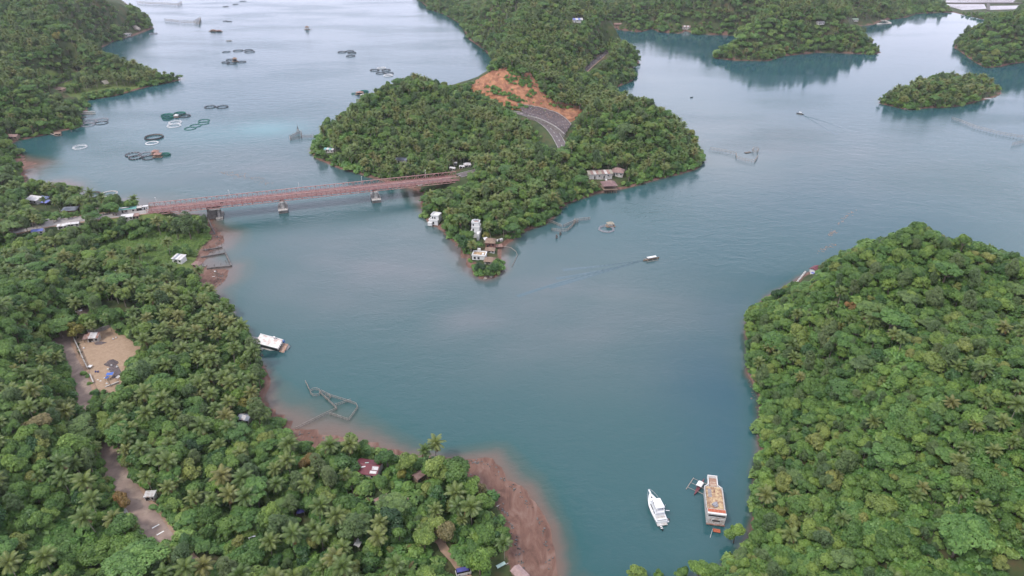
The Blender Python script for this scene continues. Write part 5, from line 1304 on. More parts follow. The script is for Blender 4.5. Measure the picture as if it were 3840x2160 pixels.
# ------------------------------------------------------------------ houses and sheds
def stand(px, py, hz):
    p = stand_at(px, py, hz); p[2] = max(p[2], 0.3); return p
def house(name, label, cat, px, py, w, d, h, rh, rz, wall, roofs, kind='gable', panels=4, over=0.5, doors=1, wins=2, stilts=0.0, z=None, posts=False, walls=True):
    """px, py: middle of the roof in the photo"""
    p = stand(px, py, h + rh * 0.5 + stilts)
    t = thing(name, label, cat, (p[0], p[1], p[2] - 0.1 if z is None else z), rz)
    z0 = stilts
    if stilts:
        for ix in range(4):
            for iy in (-1, 1): MB().bar((-w / 2 + 0.3 + ix * (w - 0.6) / 3, iy * (d / 2 - 0.2), -3.0), (-w / 2 + 0.3 + ix * (w - 0.6) / 3, iy * (d / 2 - 0.2), stilts), 0.14, 5).build('stilt', WOOD, t)
        MB().box((0, -0.6, stilts), (w + 1.6, d + 2.0, 0.25)).build('platform', WOOD, t)
    if walls and not posts:
        wl_ = MB().box((0, 0, z0 + h / 2 - 0.3), (w, d, h + 0.6)).build('wall', wall, t)
        for i in range(doors): MB().box((-w * 0.25 + i * w * 0.4, -d / 2 - 0.03, z0 + 1.0), (0.9, 0.08, 2.0)).build('door', DARK, t)
        for i in range(wins):
            xx = w * (-0.05 + 0.38 * i) if wins > 1 else w * 0.2
            wn_ = MB().box((xx, -d / 2 - 0.03, z0 + h * 0.58), (min(1.1, w * 0.2), 0.08, 0.9)).build('window', GLASS, t)
            MB().box((xx, -d / 2 - 0.05, z0 + h * 0.58 - 0.5), (min(1.2, w * 0.24), 0.14, 0.08)).build('sill', wall, wn_)
    if posts:
        for ix in (-1, 1):
            for iy in (-1, 1): MB().bar((ix * (w / 2 - 0.2), iy * (d / 2 - 0.2), -0.5), (ix * (w / 2 - 0.2), iy * (d / 2 - 0.2), z0 + h), 0.12, 5).build('post', WOOD, t)
    W, D = w + 2 * over, d + 2 * over
    if kind == 'hip': 
        MB().hip((0, 0), W, D, z0 + h, z0 + h + rh, 0.35).build('roof', roofs[0], t)
    elif kind == 'flat':
        rf = MB().box((0, 0, z0 + h + 0.15), (W, D, 0.3)).build('roof', roofs[0], t)
    else:
        rf = None
        for sgn in ((-1, 1) if kind == 'gable' else (-1,)):
            for i in range(panels):
                pw = W / panels; x0 = -W / 2 + i * pw
                y0, y1 = (sgn * D / 2, 0.0) if kind == 'gable' else (-D / 2, D / 2)
                q = [(x0 + 0.01, y0, z0 + h - 0.05), (x0 + pw - 0.01, y0, z0 + h - 0.05), (x0 + pw - 0.01, y1, z0 + h + rh), (x0 + 0.01, y1, z0 + h + rh)]
                if sgn > 0: q = q[::-1]
                dzz = 0.015 * (i % 2); lo = [(a, b, c + dzz) for a, b, c in q]; hi = [(a, b, c + 0.07) for a, b, c in lo]
                pm = MB().add(lo + hi, [(3, 2, 1, 0), (4, 5, 6, 7), (0, 1, 5, 4), (1, 2, 6, 5), (2, 3, 7, 6), (3, 0, 4, 7)])
                k = (i * 3 + (1 if sgn > 0 else 0)) % len(roofs)
                pm.build('roof_sheet', roofs[k], t)
        if kind == 'gable' and walls and not posts:
            g = MB()
            for sx in (-w / 2 + 0.04, w / 2 - 0.04): g.add([(sx - 0.03, -d / 2, z0 + h - 0.05), (sx - 0.03, d / 2, z0 + h - 0.05), (sx - 0.03, 0, z0 + h + rh * d / D), (sx + 0.03, -d / 2, z0 + h - 0.05), (sx + 0.03, d / 2, z0 + h - 0.05), (sx + 0.03, 0, z0 + h + rh * d / D)], [(0, 2, 1), (3, 4, 5), (0, 1, 4, 3), (1, 2, 5, 4), (2, 0, 3, 5)])
            g.build('gable_wall', wall, t)
    return t
R_ = math.radians
house('shed', 'white shed with rust-striped tin roof at the top of the dirt yard', 'shed', 348, 1257, 4.6, 3.0, 2.3, 0.9, R_(6), OFFWHITE, [RUST, TIN, RUST, TIN, WHITETIN], 'shed', 5, 0.3)
house('lean_to', 'brown lean-to roof leaning against the striped shed in the yard', 'shed', 325, 1262, 2.6, 2.6, 2.0, 0.8, R_(10), WOOD, [BROWNROOF, RUST], 'shed', 3, 0.2, posts=True)
house('house', 'small hut with rusty roof and white wall on the right side of the dirt yard', 'house', 500, 1256, 2.6, 2.2, 2.0, 0.6, R_(-8), OFFWHITE, [RUST, BROWNROOF], 'gable', 3, 0.2)
house('house', 'grey-roofed house half hidden above the lane and utility pole', 'house', 316, 1122, 5.0, 4.0, 2.2, 1.2, R_(20), CONCRETE, [GREYROOF, BROWNROOF], 'gable', 4)
red = house('house', 'house with a wide maroon roof patched with white and grey sheets', 'house', 1380, 1745, 8.2, 6.4, 2.4, 1.5, R_(-12), OFFWHITE, [REDROOF], 'gable', 6, 0.5)
for (x, y, z, w, d, m_, r0) in ((2.9, -2.6, 3.02, 2.4, 1.0, WHITETIN, 0.1), (3.2, -1.2, 3.62, 2.2, 1.3, TIN, 0.1), (-1.2, -1.3, 3.55, 1.5, 0.4, WHITETIN, 0.5), (-2.6, -1.8, 3.35, 0.8, 0.5, WHITETIN, 0.2), (-0.6, 0.6, 3.85, 1.3, 0.6, GREENHULL, 0.3)):
    MB().box((x, y, z), (w, d, 0.06), r0, (0.40 if y < 0 else -0.40, 0, 0)).build('patch_sheet', m_, red)
house('hut', 'small brown-roofed hut standing alone right of the maroon roof', 'hut', 1568, 1777, 3.0, 2.6, 2.0, 1.0, R_(48), WOOD, [BROWNROOF], 'gable', 3, 0.4)
house('shed', 'long narrow shed with rust and white roof sheets amid banana plants', 'shed', 1428, 1866, 4.6, 1.6, 1.9, 0.5, R_(34), OFFWHITE, [RUST, BROWNROOF, WHITETIN], 'gable', 4, 0.2, wins=1)
house('shed', 'tiny broken shed roof right of the banana shed', 'shed', 1520, 1872, 1.4, 1.6, 1.6, 0.4, R_(-35), OFFWHITE, [WHITETIN, WOOD], 'shed', 2, 0.15, wins=0)
house('shelter', 'white slab-roofed waiting shelter at the right edge of the lane', 'shelter', 562, 1852, 2.9, 2.3, 2.0, 0.1, R_(6), OFFWHITE, [OFFWHITE], 'flat', 1, 0.25)
house('house', 'house with faded grey-blue roof under the yellow tree by the cove', 'house', 918, 1560, 4.4, 3.2, 2.2, 0.9, R_(-12), OFFWHITE, [GREYROOF, TIN], 'gable', 3, 0.3)
house('house', 'white house with patchy white roof between the field and the tidal pens', 'house', 670, 962, 5.6, 4.6, 3.0, 0.6, R_(-14), WHITE, [WHITETIN, OFFWHITE, WHITETIN, GREYROOF], 'shed', 5, 0.4)
house('hut', 'small hut with pinkish hipped roof beside the tidal pens', 'hut', 739, 983, 4.4, 3.6, 1.9, 1.4, R_(-20), OFFWHITE, [BROWNROOF], 'hip', 1, 0.4)
house('house', 'rambling house with white and bright blue roofs behind the umbrella tree', 'house', 125, 742, 9.0, 5.0, 2.8, 0.9, R_(-16), OFFWHITE, [WHITETIN, OFFWHITE, TIN], 'shed', 5, 0.4)
house('house', 'annexe with a bright blue sheet roof beside the umbrella tree', 'house', 160, 743, 5.6, 4.6, 2.6, 0.8, R_(-16), OFFWHITE, [BLUEROOF], 'shed', 3, 0.4)
house('shelter', 'lower open shelter with blue roof in front of the blue annexe', 'shelter', 170, 754, 4.4, 3.4, 1.9, 0.6, R_(-16), WOOD, [BLUEROOF], 'shed', 2, 0.4, posts=True)
house('shed', 'dark blue-grey net shed with a brown side behind the highway bushes', 'shed', 262, 782, 8.5, 5.0, 2.0, 0.4, R_(8), BROWNROOF, [GREYROOF], 'shed', 4, 0.4, wins=0)
house('stall', 'roadside stall with a long green roof beside the bridge entrance', 'stall', 476, 780, 10.5, 3.2, 2.3, 0.5, BRZ, OFFWHITE, [GREENROOF, GREENROOF, TIN], 'shed', 6, 0.2)
house('stall', 'dark cluttered stall between the green stall and the bridge', 'stall', 515, 776, 4.6, 2.6, 2.2, 0.4, BRZ, DARK, [OFFWHITE, DARK, TIN], 'shed', 4, 0.2)
house('stall', 'white-roofed stall on the near side of the road by the bridge', 'stall', 476, 808, 6.4, 3.6, 2.4, 0.3, BRZ, OFFWHITE, [WHITETIN], 'shed', 4, 0.3)
house('stall', 'rusty pink-roofed stall next to the white stall by the bridge', 'stall', 505, 805, 4.2, 3.6, 2.4, 0.3, BRZ, WOOD, [RUST, BROWNROOF], 'shed', 3, 0.2)
house('stall', 'white and red roofed stall midway along the highway', 'stall', 272, 834, 7.0, 3.2, 2.2, 0.5, BRZ, OFFWHITE, [WHITETIN, REDROOF, OFFWHITE], 'gable', 5, 0.2)
house('stall', 'low white stall left of the red-striped stall on the highway', 'stall', 232, 843, 5.0, 2.6, 1.9, 0.4, BRZ, OFFWHITE, [WHITETIN, OFFWHITE], 'shed', 4, 0.2)
house('stall', 'stall with blue and white roof sheets under the road tree', 'stall', 140, 860, 6.0, 4.0, 2.2, 0.6, BRZ, OFFWHITE, [BLUEROOF, WHITETIN, OFFWHITE], 'gable', 4, 0.2)
house('stall', 'small pale kiosk behind the stalls at the bridge mouth', 'stall', 545, 772, 2.6, 2.0, 2.3, 0.3, BRZ, WHITE, [WHITETIN], 'flat', 1, 0.2, wins=1)
# white villas on the point
def villa(label, px, py, w, d, h, rz, tiers, wn_=2):
    p = stand(px, py, h * 0.6)
    t = thing('villa', label, 'villa', (p[0], p[1], p[2] - 0.3), rz)
    zz = 0.0
    for i, (tw, td, th, ox, oy) in enumerate(tiers):
        MB().box((ox, oy, zz + th / 2), (tw, td, th)).build('storey', WHITE, t)
        par = MB()
        for sx, sy, lx, ly in ((0, -td / 2, tw, 0.25), (0, td / 2, tw, 0.25), (-tw / 2, 0, 0.25, td), (tw / 2, 0, 0.25, td)): par.box((ox + sx, oy + sy, zz + th + 0.35), (lx + 0.3, ly + 0.3, 0.7))
        par.build('parapet', WHITE, t)
        for k in range(wn_):
            w_ = MB().box((ox + tw * (-0.3 + 0.3 * k), oy - td / 2 - 0.03, zz + th * 0.5), (tw * 0.16, 0.1, th * 0.5)).build('window', GLASS, t)
        MB().box((ox - tw / 2 - 0.03, oy, zz + th * 0.5), (0.1, td * 0.3, th * 0.55)).build('window', GLASS, t)
        zz += th
    return t
v = villa('white flat-roofed villa at the water edge left of the point', 1632, 815, 6, 6, 6, R_(-18), [(5.8, 6.2, 2.9, 0, 0), (5.0, 4.6, 2.6, 0.4, 0.8)])
MB().box((-1.8, -3.9, 1.0), (2.8, 2.0, 2.2)).build('terrace', WHITE, v)
v = villa('tall narrow white villa with a rooftop room among the trees', 1785, 855, 6, 6, 8, R_(-6), [(5.6, 6.0, 3.2, 0, 0), (4.6, 4.8, 3.0, 0, 0.6), (4.4, 3.4, 2.4, -0.2, 1.0)], 1)
MB().box((0.1, 0.8, 9.0), (2.4, 2.2, 0.3)).build('roof_terrace', RUST, v)
for xx in (-0.7, 0.7): MB().bar((xx, 1.6, 9.0), (xx, 1.6, 10.1), 0.55, 10).build('water_tank', STEEL, v)
MB().box((2.0, -4.4, 2.0), (1.6, 3.6, 4.4)).build('stair_tower', WHITE, v)
v = villa('low white terrace villa with roof chimney on the narrow neck of the point', 1798, 952, 7, 6, 4, R_(-10), [(7.4, 5.2, 2.6, 0, 0)])
MB().box((0, 0, 2.66), (7.0, 4.8, 0.12)).build('roof_terrace', PLYDECK, v)
MB().box((-0.8, 2.6, 3.6), (1.7, 0.9, 2.4)).build('chimney', WHITE, v)
MB().box((2.2, -0.6, 3.0), (1.0, 1.9, 0.7)).build('bench_block', WHITE, v)
house('pavilion', 'thatched round-topped pavilion in brown wood on the point', 'pavilion', 1839, 897, 5.2, 5.0, 3.4, 2.0, R_(-5), paint('brown_panels', (0.22, 0.10, 0.08), 0.7, 0.2, 2), [THATCH], 'hip', 1, 0.6)
house('hut', 'thatched roof just below the brown pavilion on the point', 'hut', 1838, 930, 5.0, 3.6, 1.6, 1.4, R_(-4), WHITE, [THATCH], 'hip', 1, 0.5)
house('hut', 'thatched hut roof between the low villa and the tip trees', 'hut', 1838, 968, 5.6, 4.4, 2.0, 1.8, R_(-8), OFFWHITE, [THATCH], 'hip', 1, 0.6)
house('shade_sail', 'white sheet shade tilted beside the brown pavilion', 'shade', 1822, 895, 2.6, 2.4, 2.8, 0.9, R_(30), WHITE, [WHITETIN], 'shed', 2, 0.0, posts=True)
def jetty(label, a, b, w, z, mat=WOOD, n=6, deckz=0.0):
    A, B = G(a[0], a[1], z), G(b[0], b[1], z); L = float(np.linalg.norm(B - A))
    t = thing('jetty', label, 'jetty', tuple(A), math.atan2(B[1] - A[1], B[0] - A[0]))
    pl = int(L / 0.6)
    for i in range(pl): MB().box((L * (i + 0.5) / pl, 0, 0), (L / pl - 0.03, w, 0.14)).build('plank', mat, t)
    for i in range(n):
        for s in (-1, 1): MB().bar((L * i / (n - 1), s * w * 0.42, -z - 1.0), (L * i / (n - 1), s * w * 0.42, 0), 0.13, 5).build('pile', BAMBOODARK, t)
    return t
jetty('brown wooden deck on piles sticking out right of the brown pavilion', (1852, 922), (1884, 920), 4.0, 1.8, RUST)
house('shed', 'white slanting roof sheet on the right shore of the point', 'shed', 1874, 897, 4.0, 1.2, 1.2, 0.2, R_(35), OFFWHITE, [WHITETIN], 'shed', 3, 0.0, wins=0)
# resort on the right shore of the peninsula
house('lodge', 'long open lodge with a torn pale brown roof above the stilt pavilion', 'lodge', 2250, 645, 17.0, 5.0, 3.6, 0.9, R_(8), OFFWHITE, [THATCHGREY, RUST, PALECON, BROWNROOF], 'shed', 9, 0.5, doors=2)
house('lodge', 'brown hip-roofed house behind the right end of the long lodge', 'lodge', 2318, 634, 8.0, 7.0, 3.0, 2.4, R_(-15), OFFWHITE, [BROWNROOF], 'hip', 1, 0.6)
pv = house('pavilion', 'brown-roofed pavilion on stilts over the water edge', 'pavilion', 2284, 682, 8.4, 7.6, 2.6, 2.4, R_(7), OFFWHITE, [paint('plum_roof', (0.19, 0.115, 0.11), 0.8, 0.2, 1.0, dirt=(0.28, 0.19, 0.17), dirt_amt=0.35)], 'hip', 1, 1.0, stilts=2.4, posts=True)
MB().hip((0.5, 0), 3.2, 2.6, 6.6, 8.0, 0.2).build('roof_lantern', BROWNROOF, pv)
for i in range(6): MB().bar((-4.4 + i * 1.76, -5.0, -2.4), (-4.4 + i * 1.76, -5.0, 2.5), 0.14, 5).build('pile', WOOD, pv)
MB().box((0, 3.2, 3.8), (6.0, 0.3, 2.4)).build('back_wall', WHITE, pv)
MB().box((-1.5, 2.2, 7.0), (1.4, 1.0, 0.1), 0.2, (0.5, 0, 0)).build('patch_sheet', WHITETIN, pv)
house('hut', 'pale-roofed hut among palms above the bridge end', 'hut', 1752, 612, 4.6, 4.0, 2.0, 1.2, R_(10), OFFWHITE, [TIN], 'hip', 1, 0.5)
house('shed', 'small white shed roof left of the pale-roofed hut by the bridge end', 'shed', 1698, 627, 4.0, 2.6, 1.8, 0.6, R_(-20), OFFWHITE, [WHITETIN], 'gable', 3, 0.2)
house('shed', 'tiny white roof above the bridge end huts', 'shed', 1707, 609, 2.2, 1.8, 1.8, 0.5, R_(20), OFFWHITE, [WHITETIN], 'gable', 2, 0.2)
house('shed', 'low white shelter touching the pale-roofed hut', 'shed', 1732, 622, 3.6, 2.0, 1.6, 0.4, R_(0), OFFWHITE, [WHITETIN, TIN], 'shed', 3, 0.2)
house('shed', 'small reddish-roofed shed left of the bridge end huts', 'shed', 1662, 616, 2.6, 2.0, 1.8, 0.6, R_(0), OFFWHITE, [RUST], 'gable', 2, 0.2)
house('house', 'grey-blue roof half hidden in trees left of the bridge end', 'house', 1507, 593, 8.0, 5.0, 2.6, 1.0, R_(-8), OFFWHITE, [GREYROOF], 'gable', 4, 0.4)
house('house', 'pale green roof at the left tip of the peninsula', 'house', 1236, 556, 8.0, 4.0, 2.4, 0.8, R_(-14), OFFWHITE, [GREENROOF, TIN], 'gable', 4, 0.3)
# far shores
house('hut', 'steep thatched hut alone on the green spit', 'hut', 391, 307, 5.0, 5.0, 3.6, 3.4, R_(70), OFFWHITE, [THATCHGREY], 'gable', 3, 0.8, posts=True)
house('hut', 'wide round brown thatched hut beside the shore road', 'hut', 219, 329, 10.0, 7.0, 1.8, 2.0, R_(0), WOOD, [THATCH], 'hip', 1, 0.6)
house('hut', 'brown-roofed hut on the left shore at the picture edge', 'hut', 50, 506, 7.5, 5.0, 2.2, 1.4, R_(0), WOOD, [BROWNROOF], 'gable', 4, 0.4)
house('hut', 'waterside hut with a bamboo jetty on the left shore', 'hut', 216, 498, 4.6, 3.4, 1.8, 1.2, R_(15), WOOD, [THATCH], 'gable', 3, 0.4)
jetty('grey bamboo jetty running out from the waterside hut', (184, 499), (214, 509), 1.2, 0.8, BAMBOO, 5)
house('house', 'far house with blue roof in the forest at the top', 'house', 2166, 70, 11.0, 6.0, 3.0, 1.6, R_(10), WHITE, [BLUEROOF, WHITETIN], 'gable', 4, 0.5)
house('house', 'far brown-roofed house at the head of the inlet', 'house', 2318, 88, 13.0, 6.0, 2.6, 1.6, R_(0), WOOD, [BROWNROOF, RUST], 'gable', 5, 0.5)
house('house', 'far pale-roofed house left of the inlet head', 'house', 2283, 89, 9.0, 5.0, 2.4, 1.4, R_(0), OFFWHITE, [TIN, BROWNROOF], 'gable', 4, 0.5)
house('house', 'far rusty-roofed house above the white boat', 'house', 2576, 79, 12.0, 7.0, 3.0, 1.8, R_(-10), OFFWHITE, [BROWNROOF, TIN], 'gable', 5, 0.5)
house('house', 'far small green-roofed house above the stone landing', 'house', 3205, 70, 10.0, 6.0, 2.6, 1.4, R_(-5), OFFWHITE, [paint('sage_roof', (0.25, 0.32, 0.24), 0.6, 0.15, 1)], 'gable', 4, 0.4)
house('house', 'far grey roof in the forest left of the green-roofed house', 'house', 3080, 63, 9.0, 6.0, 2.4, 1.4, R_(8), OFFWHITE, [TIN], 'gable', 3, 0.4)
house('house', 'far cream house on the road cut of the top left headland', 'house', 456, 62, 8.0, 8.0, 3.0, 0.6, R_(60), OFFWHITE, [PALECON], 'flat', 1, 0.3)
# stone landing far right
ld = thing('stone_landing', 'far rectangular stone landing with a pond inside at the right inlet', 'landing', tuple(G(3290, 84, 0)))
lc = [G(3232, 76, 0.4), G(3318, 77, 0.4), G(3340, 86, 0.4), G(3290, 92, 0.4)]
for i in range(4):
    a, b = lc[i] - np.array(ld.location), lc[(i + 1) % 4] - np.array(ld.location); c = (a + b) / 2; d = b - a
    if i != 3: MB().box((c[0], c[1], 0.3), (np.hypot(d[0], d[1]), 2.4, 1.8), math.atan2(d[1], d[0])).build('wall', PALECON, ld)
MB().box(tuple((lc[2] + lc[3]) / 2 - np.array(ld.location) + np.array([0, 0, 0.5])), (24, 5, 0.6), 0.15).build('ramp', PALECON, ld)
# fishponds at the top right corner
for (poly, lb) in (([(3500, -30), (3830, -28), (3800, 9), (3500, 9)], 0), ([(3530, 14), (3690, 14), (3700, 33), (3610, 38), (3560, 24)], 1), ([(3712, 22), (3850, 20), (3830, 34), (3712, 37)], 2)):
    pts = [G(a, b, 1.25)[:2] for a, b in poly]; me = MB().add([(a, b, 1.25) for a, b in pts], [tuple(range(len(pts)))[::-1]]).mesh('fish_pond')
    me.materials.append(M_WATER); o = link(bpy.data.objects.new('fish_pond', me)); o['kind'] = 'structure'
for (a, b, lb) in (((3490, 11), (3840, 12), 'long dark dyke between the far fish ponds'), ((3706, 14), (3706, 38), 'short dark dyke between the two smaller far fish ponds')):
    A, B = G(*a, 1.6), G(*b, 1.6); d = B - A; o = MB().box((0, 0, 0), (np.linalg.norm(d), 5, 1.6), math.atan2(d[1], d[0])).build('dyke', DARKCON); o.location = tuple((A + B) / 2); tag(o, lb, 'dyke')
# structures on the back shore of the wooded hill
st_ = thing('beach_house', 'white-trimmed red-roofed beach house on the far side of the wooded hill', 'house', tuple(stand(3058, 1000, 3.0)), R_(40))
MB().box((0, 0, 1.0), (5, 3, 2.2)).build('wall', WHITE, st_); MB().gable((0, 0), 6, 4, 2.0, 3.0).build('roof', REDROOF, st_)
MB().box((-3.6, -1.0, 0.4), (2.0, 2.0, 1.0)).build('terrace', WHITE, st_); MB().box((-3.6, -1.0, 0.95), (1.7, 1.7, 0.12)).build('pool', BLUEROOF, st_)
sw = thing('stair_wall', 'zigzag white stepped wall running down to the water by the beach house', 'wall', tuple(G(2990, 1056, 1.0)))
for i in range(8):
    a = G(2988 + i * 4.5, 1058 - i * 5.5, 1.2 + 0.25 * i) - np.array(sw.location); MB().box(tuple(a), (0.45, 0.8, 0.8), R_(60)).build('step', WHITE, sw)

# ------------------------------------------------------------------ yard, tidal pens, roadside
def wall_line(name, label, cat, pts, z, h, th, mat, cap=None, ground=False):
    P = np.array([GT(a, b) if ground else G(a, b, z) for a, b in pts]); t = thing(name, label, cat, tuple(P[0]))
    for i in range(len(P) - 1):
        a, b = P[i] - P[0], P[i + 1] - P[0]; d = b - a; L = math.hypot(d[0], d[1]); n = max(1, int(L / 3)); an = math.atan2(d[1], d[0])
        for k in range(n):
            c = a + d * (k + 0.5) / n
            MB().box((c[0], c[1], c[2] + h / 2 - 0.4), (L / n - 0.02, th, h + 0.8), an).build('wall_panel', mat, t)
        if cap: c = (a + b) / 2; MB().box((c[0], c[1], c[2] + h + 0.06), (L, th + 0.14, 0.14), an).build('coping', cap, t)
    return t
wall_line('yard_wall', 'pale concrete wall between the lane and the dirt yard', 'wall', [(279, 1276), (300, 1320), (318, 1362), (332, 1390)], 6.1, 1.5, 0.3, CONCRETE, CONCRETE)
wall_line('yard_wall', 'short white wall stub at the lower corner of the dirt yard', 'wall', [(340, 1412), (354, 1444)], 6.1, 1.4, 0.3, CONCRETE, PALECON)
wall_line('low_wall', 'white low wall under the blue tarp shack', 'wall', [(396, 1456), (420, 1447), (447, 1436)], 6.0, 0.7, 0.35, PALECON, PALECON)
wall_line('boundary_wall', 'grey boundary wall behind the striped shed', 'wall', [(330, 1252), (400, 1236), (462, 1216)], 6.0, 2.0, 0.25, CONCRETE, None)
apr = MB().add([tuple(G(a, b, 6.09)) for a, b in [(277, 1332), (325, 1321), (332, 1345), (284, 1357)]], [(3, 2, 1, 0)]).build('driveway_slab', PALECON); apr['kind'] = 'structure'
def mound(name, label, cat, px, py, rx, ry, h, mat, seed=1, z=6.0):
    p = G(px, py, z); r = np.random.default_rng(seed); V = []; n = 22; rings_ = 6
    for k in range(rings_):
        f = 1 - k / rings_
        for i in range(n):
            t = 2 * PI * i / n; w = 1 + 0.14 * math.sin(3 * t + seed) + 0.07 * r.normal()
            V.append((rx * f * w * math.cos(t), ry * f * w * math.sin(t), h * (1 - f ** 1.6) - (0.3 if k == 0 else 0) + 0.04 * h * r.normal()))
    V.append((0, 0, h)); m_ = len(V) - 1
    F = [(k * n + i, k * n + (i + 1) % n, (k + 1) * n + (i + 1) % n, (k + 1) * n + i) for k in range(rings_ - 1) for i in range(n)] + [((rings_ - 1) * n + i, (rings_ - 1) * n + (i + 1) % n, m_) for i in range(n)]
    o = MB().add(V, F).build(name, mat, None, True); o.location = tuple(p); return tag(o, label, cat)
mound('gravel_pile', 'dark heaped gravel pile in the middle of the dirt yard', 'gravel', 418, 1362, 3.0, 2.4, 1.3, GRAVEL, 2)
gs = MB().add([tuple(G(a, b, 6.06)) for a, b in [(360, 1390), (385, 1372), (440, 1368), (455, 1395), (440, 1430), (400, 1440), (352, 1425), (345, 1405)]], [(7, 6, 5, 4, 3, 2, 1, 0)]).build('gravel_patch', GRAVEL); gs['kind'] = 'structure'
gs2 = MB().add([tuple(G(a, b, 6.05)) for a, b in [(352, 1285), (380, 1280), (402, 1284), (380, 1292), (358, 1293)]], [(4, 3, 2, 1, 0)]).build('ash_patch', GRAVEL); gs2['kind'] = 'structure'
def tarp(name, label, px, py, w, d, h, mat, rz, z=6.0, sag=0.3):
    p = G(px, py, z + h); t = thing(name, label, 'tarpaulin', (p[0], p[1], z), rz)
    V, n = [], 6
    for j in range(n):
        for i in range(n): u_, v_ = i / (n - 1), j / (n - 1); V.append(((u_ - .5) * w, (v_ - .5) * d, h - sag * math.sin(PI * u_) * math.sin(PI * v_) + 0.25 * math.sin(5 * u_ + 3 * v_) * sag + 0.35 * sag * v_))
    F = [(j * n + i, j * n + i + 1, (j + 1) * n + i + 1, (j + 1) * n + i) for j in range(n - 1) for i in range(n - 1)]
    V2 = [(a, b, c - 0.04) for a, b, c in V]; k = len(V)
    MB().add(V + V2, F + [tuple(q + k for q in f[::-1]) for f in F]).build('sheet', mat, t, True)
    for sx in (-1, 1):
        for sy in (-1, 1): MB().bar((sx * w * 0.48, sy * d * 0.48, -0.3), (sx * w * 0.48, sy * d * 0.48, h), 0.06, 5).build('pole', WOOD, t)
    return t
tarp('tarpaulin', 'bright blue tarpaulin roof over the junk at the yard bottom', 412, 1402, 2.6, 1.8, 2.2, TARPBLUE, R_(10))
tarp('tarpaulin', 'blue tarpaulin flap hanging left below the main blue tarp', 402, 1415, 1.3, 1.5, 1.6, TARPBLUE, R_(-20))
tarp('tarpaulin', 'white tarpaulin sheet at the left side of the dirt yard', 338, 1373, 1.5, 1.6, 1.2, WHITE, R_(-8))
tarp('tarpaulin', 'crumpled white sheet hanging at the right of the blue tarp', 443, 1413, 1.2, 1.8, 1.4, OFFWHITE, R_(-14))
tarp('tarpaulin', 'dark blue tarpaulin dome hidden among the palms', 1127, 1914, 2.6, 2.2, 2.0, TARPDARK, R_(10), z=3.0, sag=-0.8)
tarp('tarpaulin', 'torn white tarpaulin lying in the banana thicket', 1344, 2035, 2.0, 2.8, 1.3, WHITE, R_(-20), z=2.4, sag=0.7)
def junk(name, label, cat, px, py, z, build):
    p = G(px, py, z); t = thing(name, label, cat, tuple(p), rng.uniform(-0.5, 0.5)); build(t); return t
def drum(mat):
    def f(t): MB().bar((0, 0, 0), (0, 0, 0.95), 0.32, 12).build('body', mat, t); MB().ring(0.33, 0.035, 0.32, 12, 5).ring(0.33, 0.035, 0.65, 12, 5).build('hoop', DARK, t); MB().bar((0.12, 0, 0.95), (0.12, 0, 1.0), 0.07, 8).build('bung', DARK, t)
    return f
for px, py, lb in ((360, 1398, 'left dark blue drum standing on the yard gravel'), (369, 1398, 'right dark blue drum standing on the yard gravel')): junk('drum', lb, 'drum', px, py, 6.08, drum(TARPDARK))
def sack(mat, w, d, h):
    def f(t): MB().loft([[(w / 2 * k * math.cos(a), d / 2 * k * math.sin(a), z) for a in np.linspace(0, 2 * PI, 10, endpoint=False)] for z, k in ((0, 0.85), (h * 0.3, 1.05), (h * 0.75, 0.95), (h, 0.55))]).build('bag', mat, t, True); MB().bar((0, 0, h * 0.95), (0, 0, h * 1.2), 0.08, 6, 0.14).build('neck', mat, t)
    return f
for px, py, lb in ((419, 1372, 'white sack standing at the foot of the gravel pile'), (440, 1378, 'white sack bundle right of the gravel pile'), (406, 1387, 'white bag between the gravel pile and the blue tarp'), (393, 1420, 'grey-white bundle left of the blue tarp'), (378, 1432, 'white bag at the bottom left of the junk heap'), (368, 1428, 'pale sack beside the wall stub'), (402, 1442, 'white bag in front of the blue tarp shack'), (425, 1273, 'white bundle on the ground at the top of the dirt yard'), (436, 1267, 'pale crate sack at the top of the dirt yard'), (315, 1307, 'small white bag just inside the yard wall')):
    junk('sack', lb, 'sack', px, py, 6.08, sack(WHITE, rng.uniform(0.6, 1.0), rng.uniform(0.5, 0.8), rng.uniform(0.4, 0.8)))
ty = thing('tyre', 'black tyre leaning on the striped shed', 'tyre', tuple(G(363, 1276, 6.1) + np.array([0, 0, 0.45])), 0.1); MB().ring(0.34, 0.14, 0, 18, 8).build('tread', DARK, ty).rotation_euler = (PI / 2 - 0.2, 0, 0)
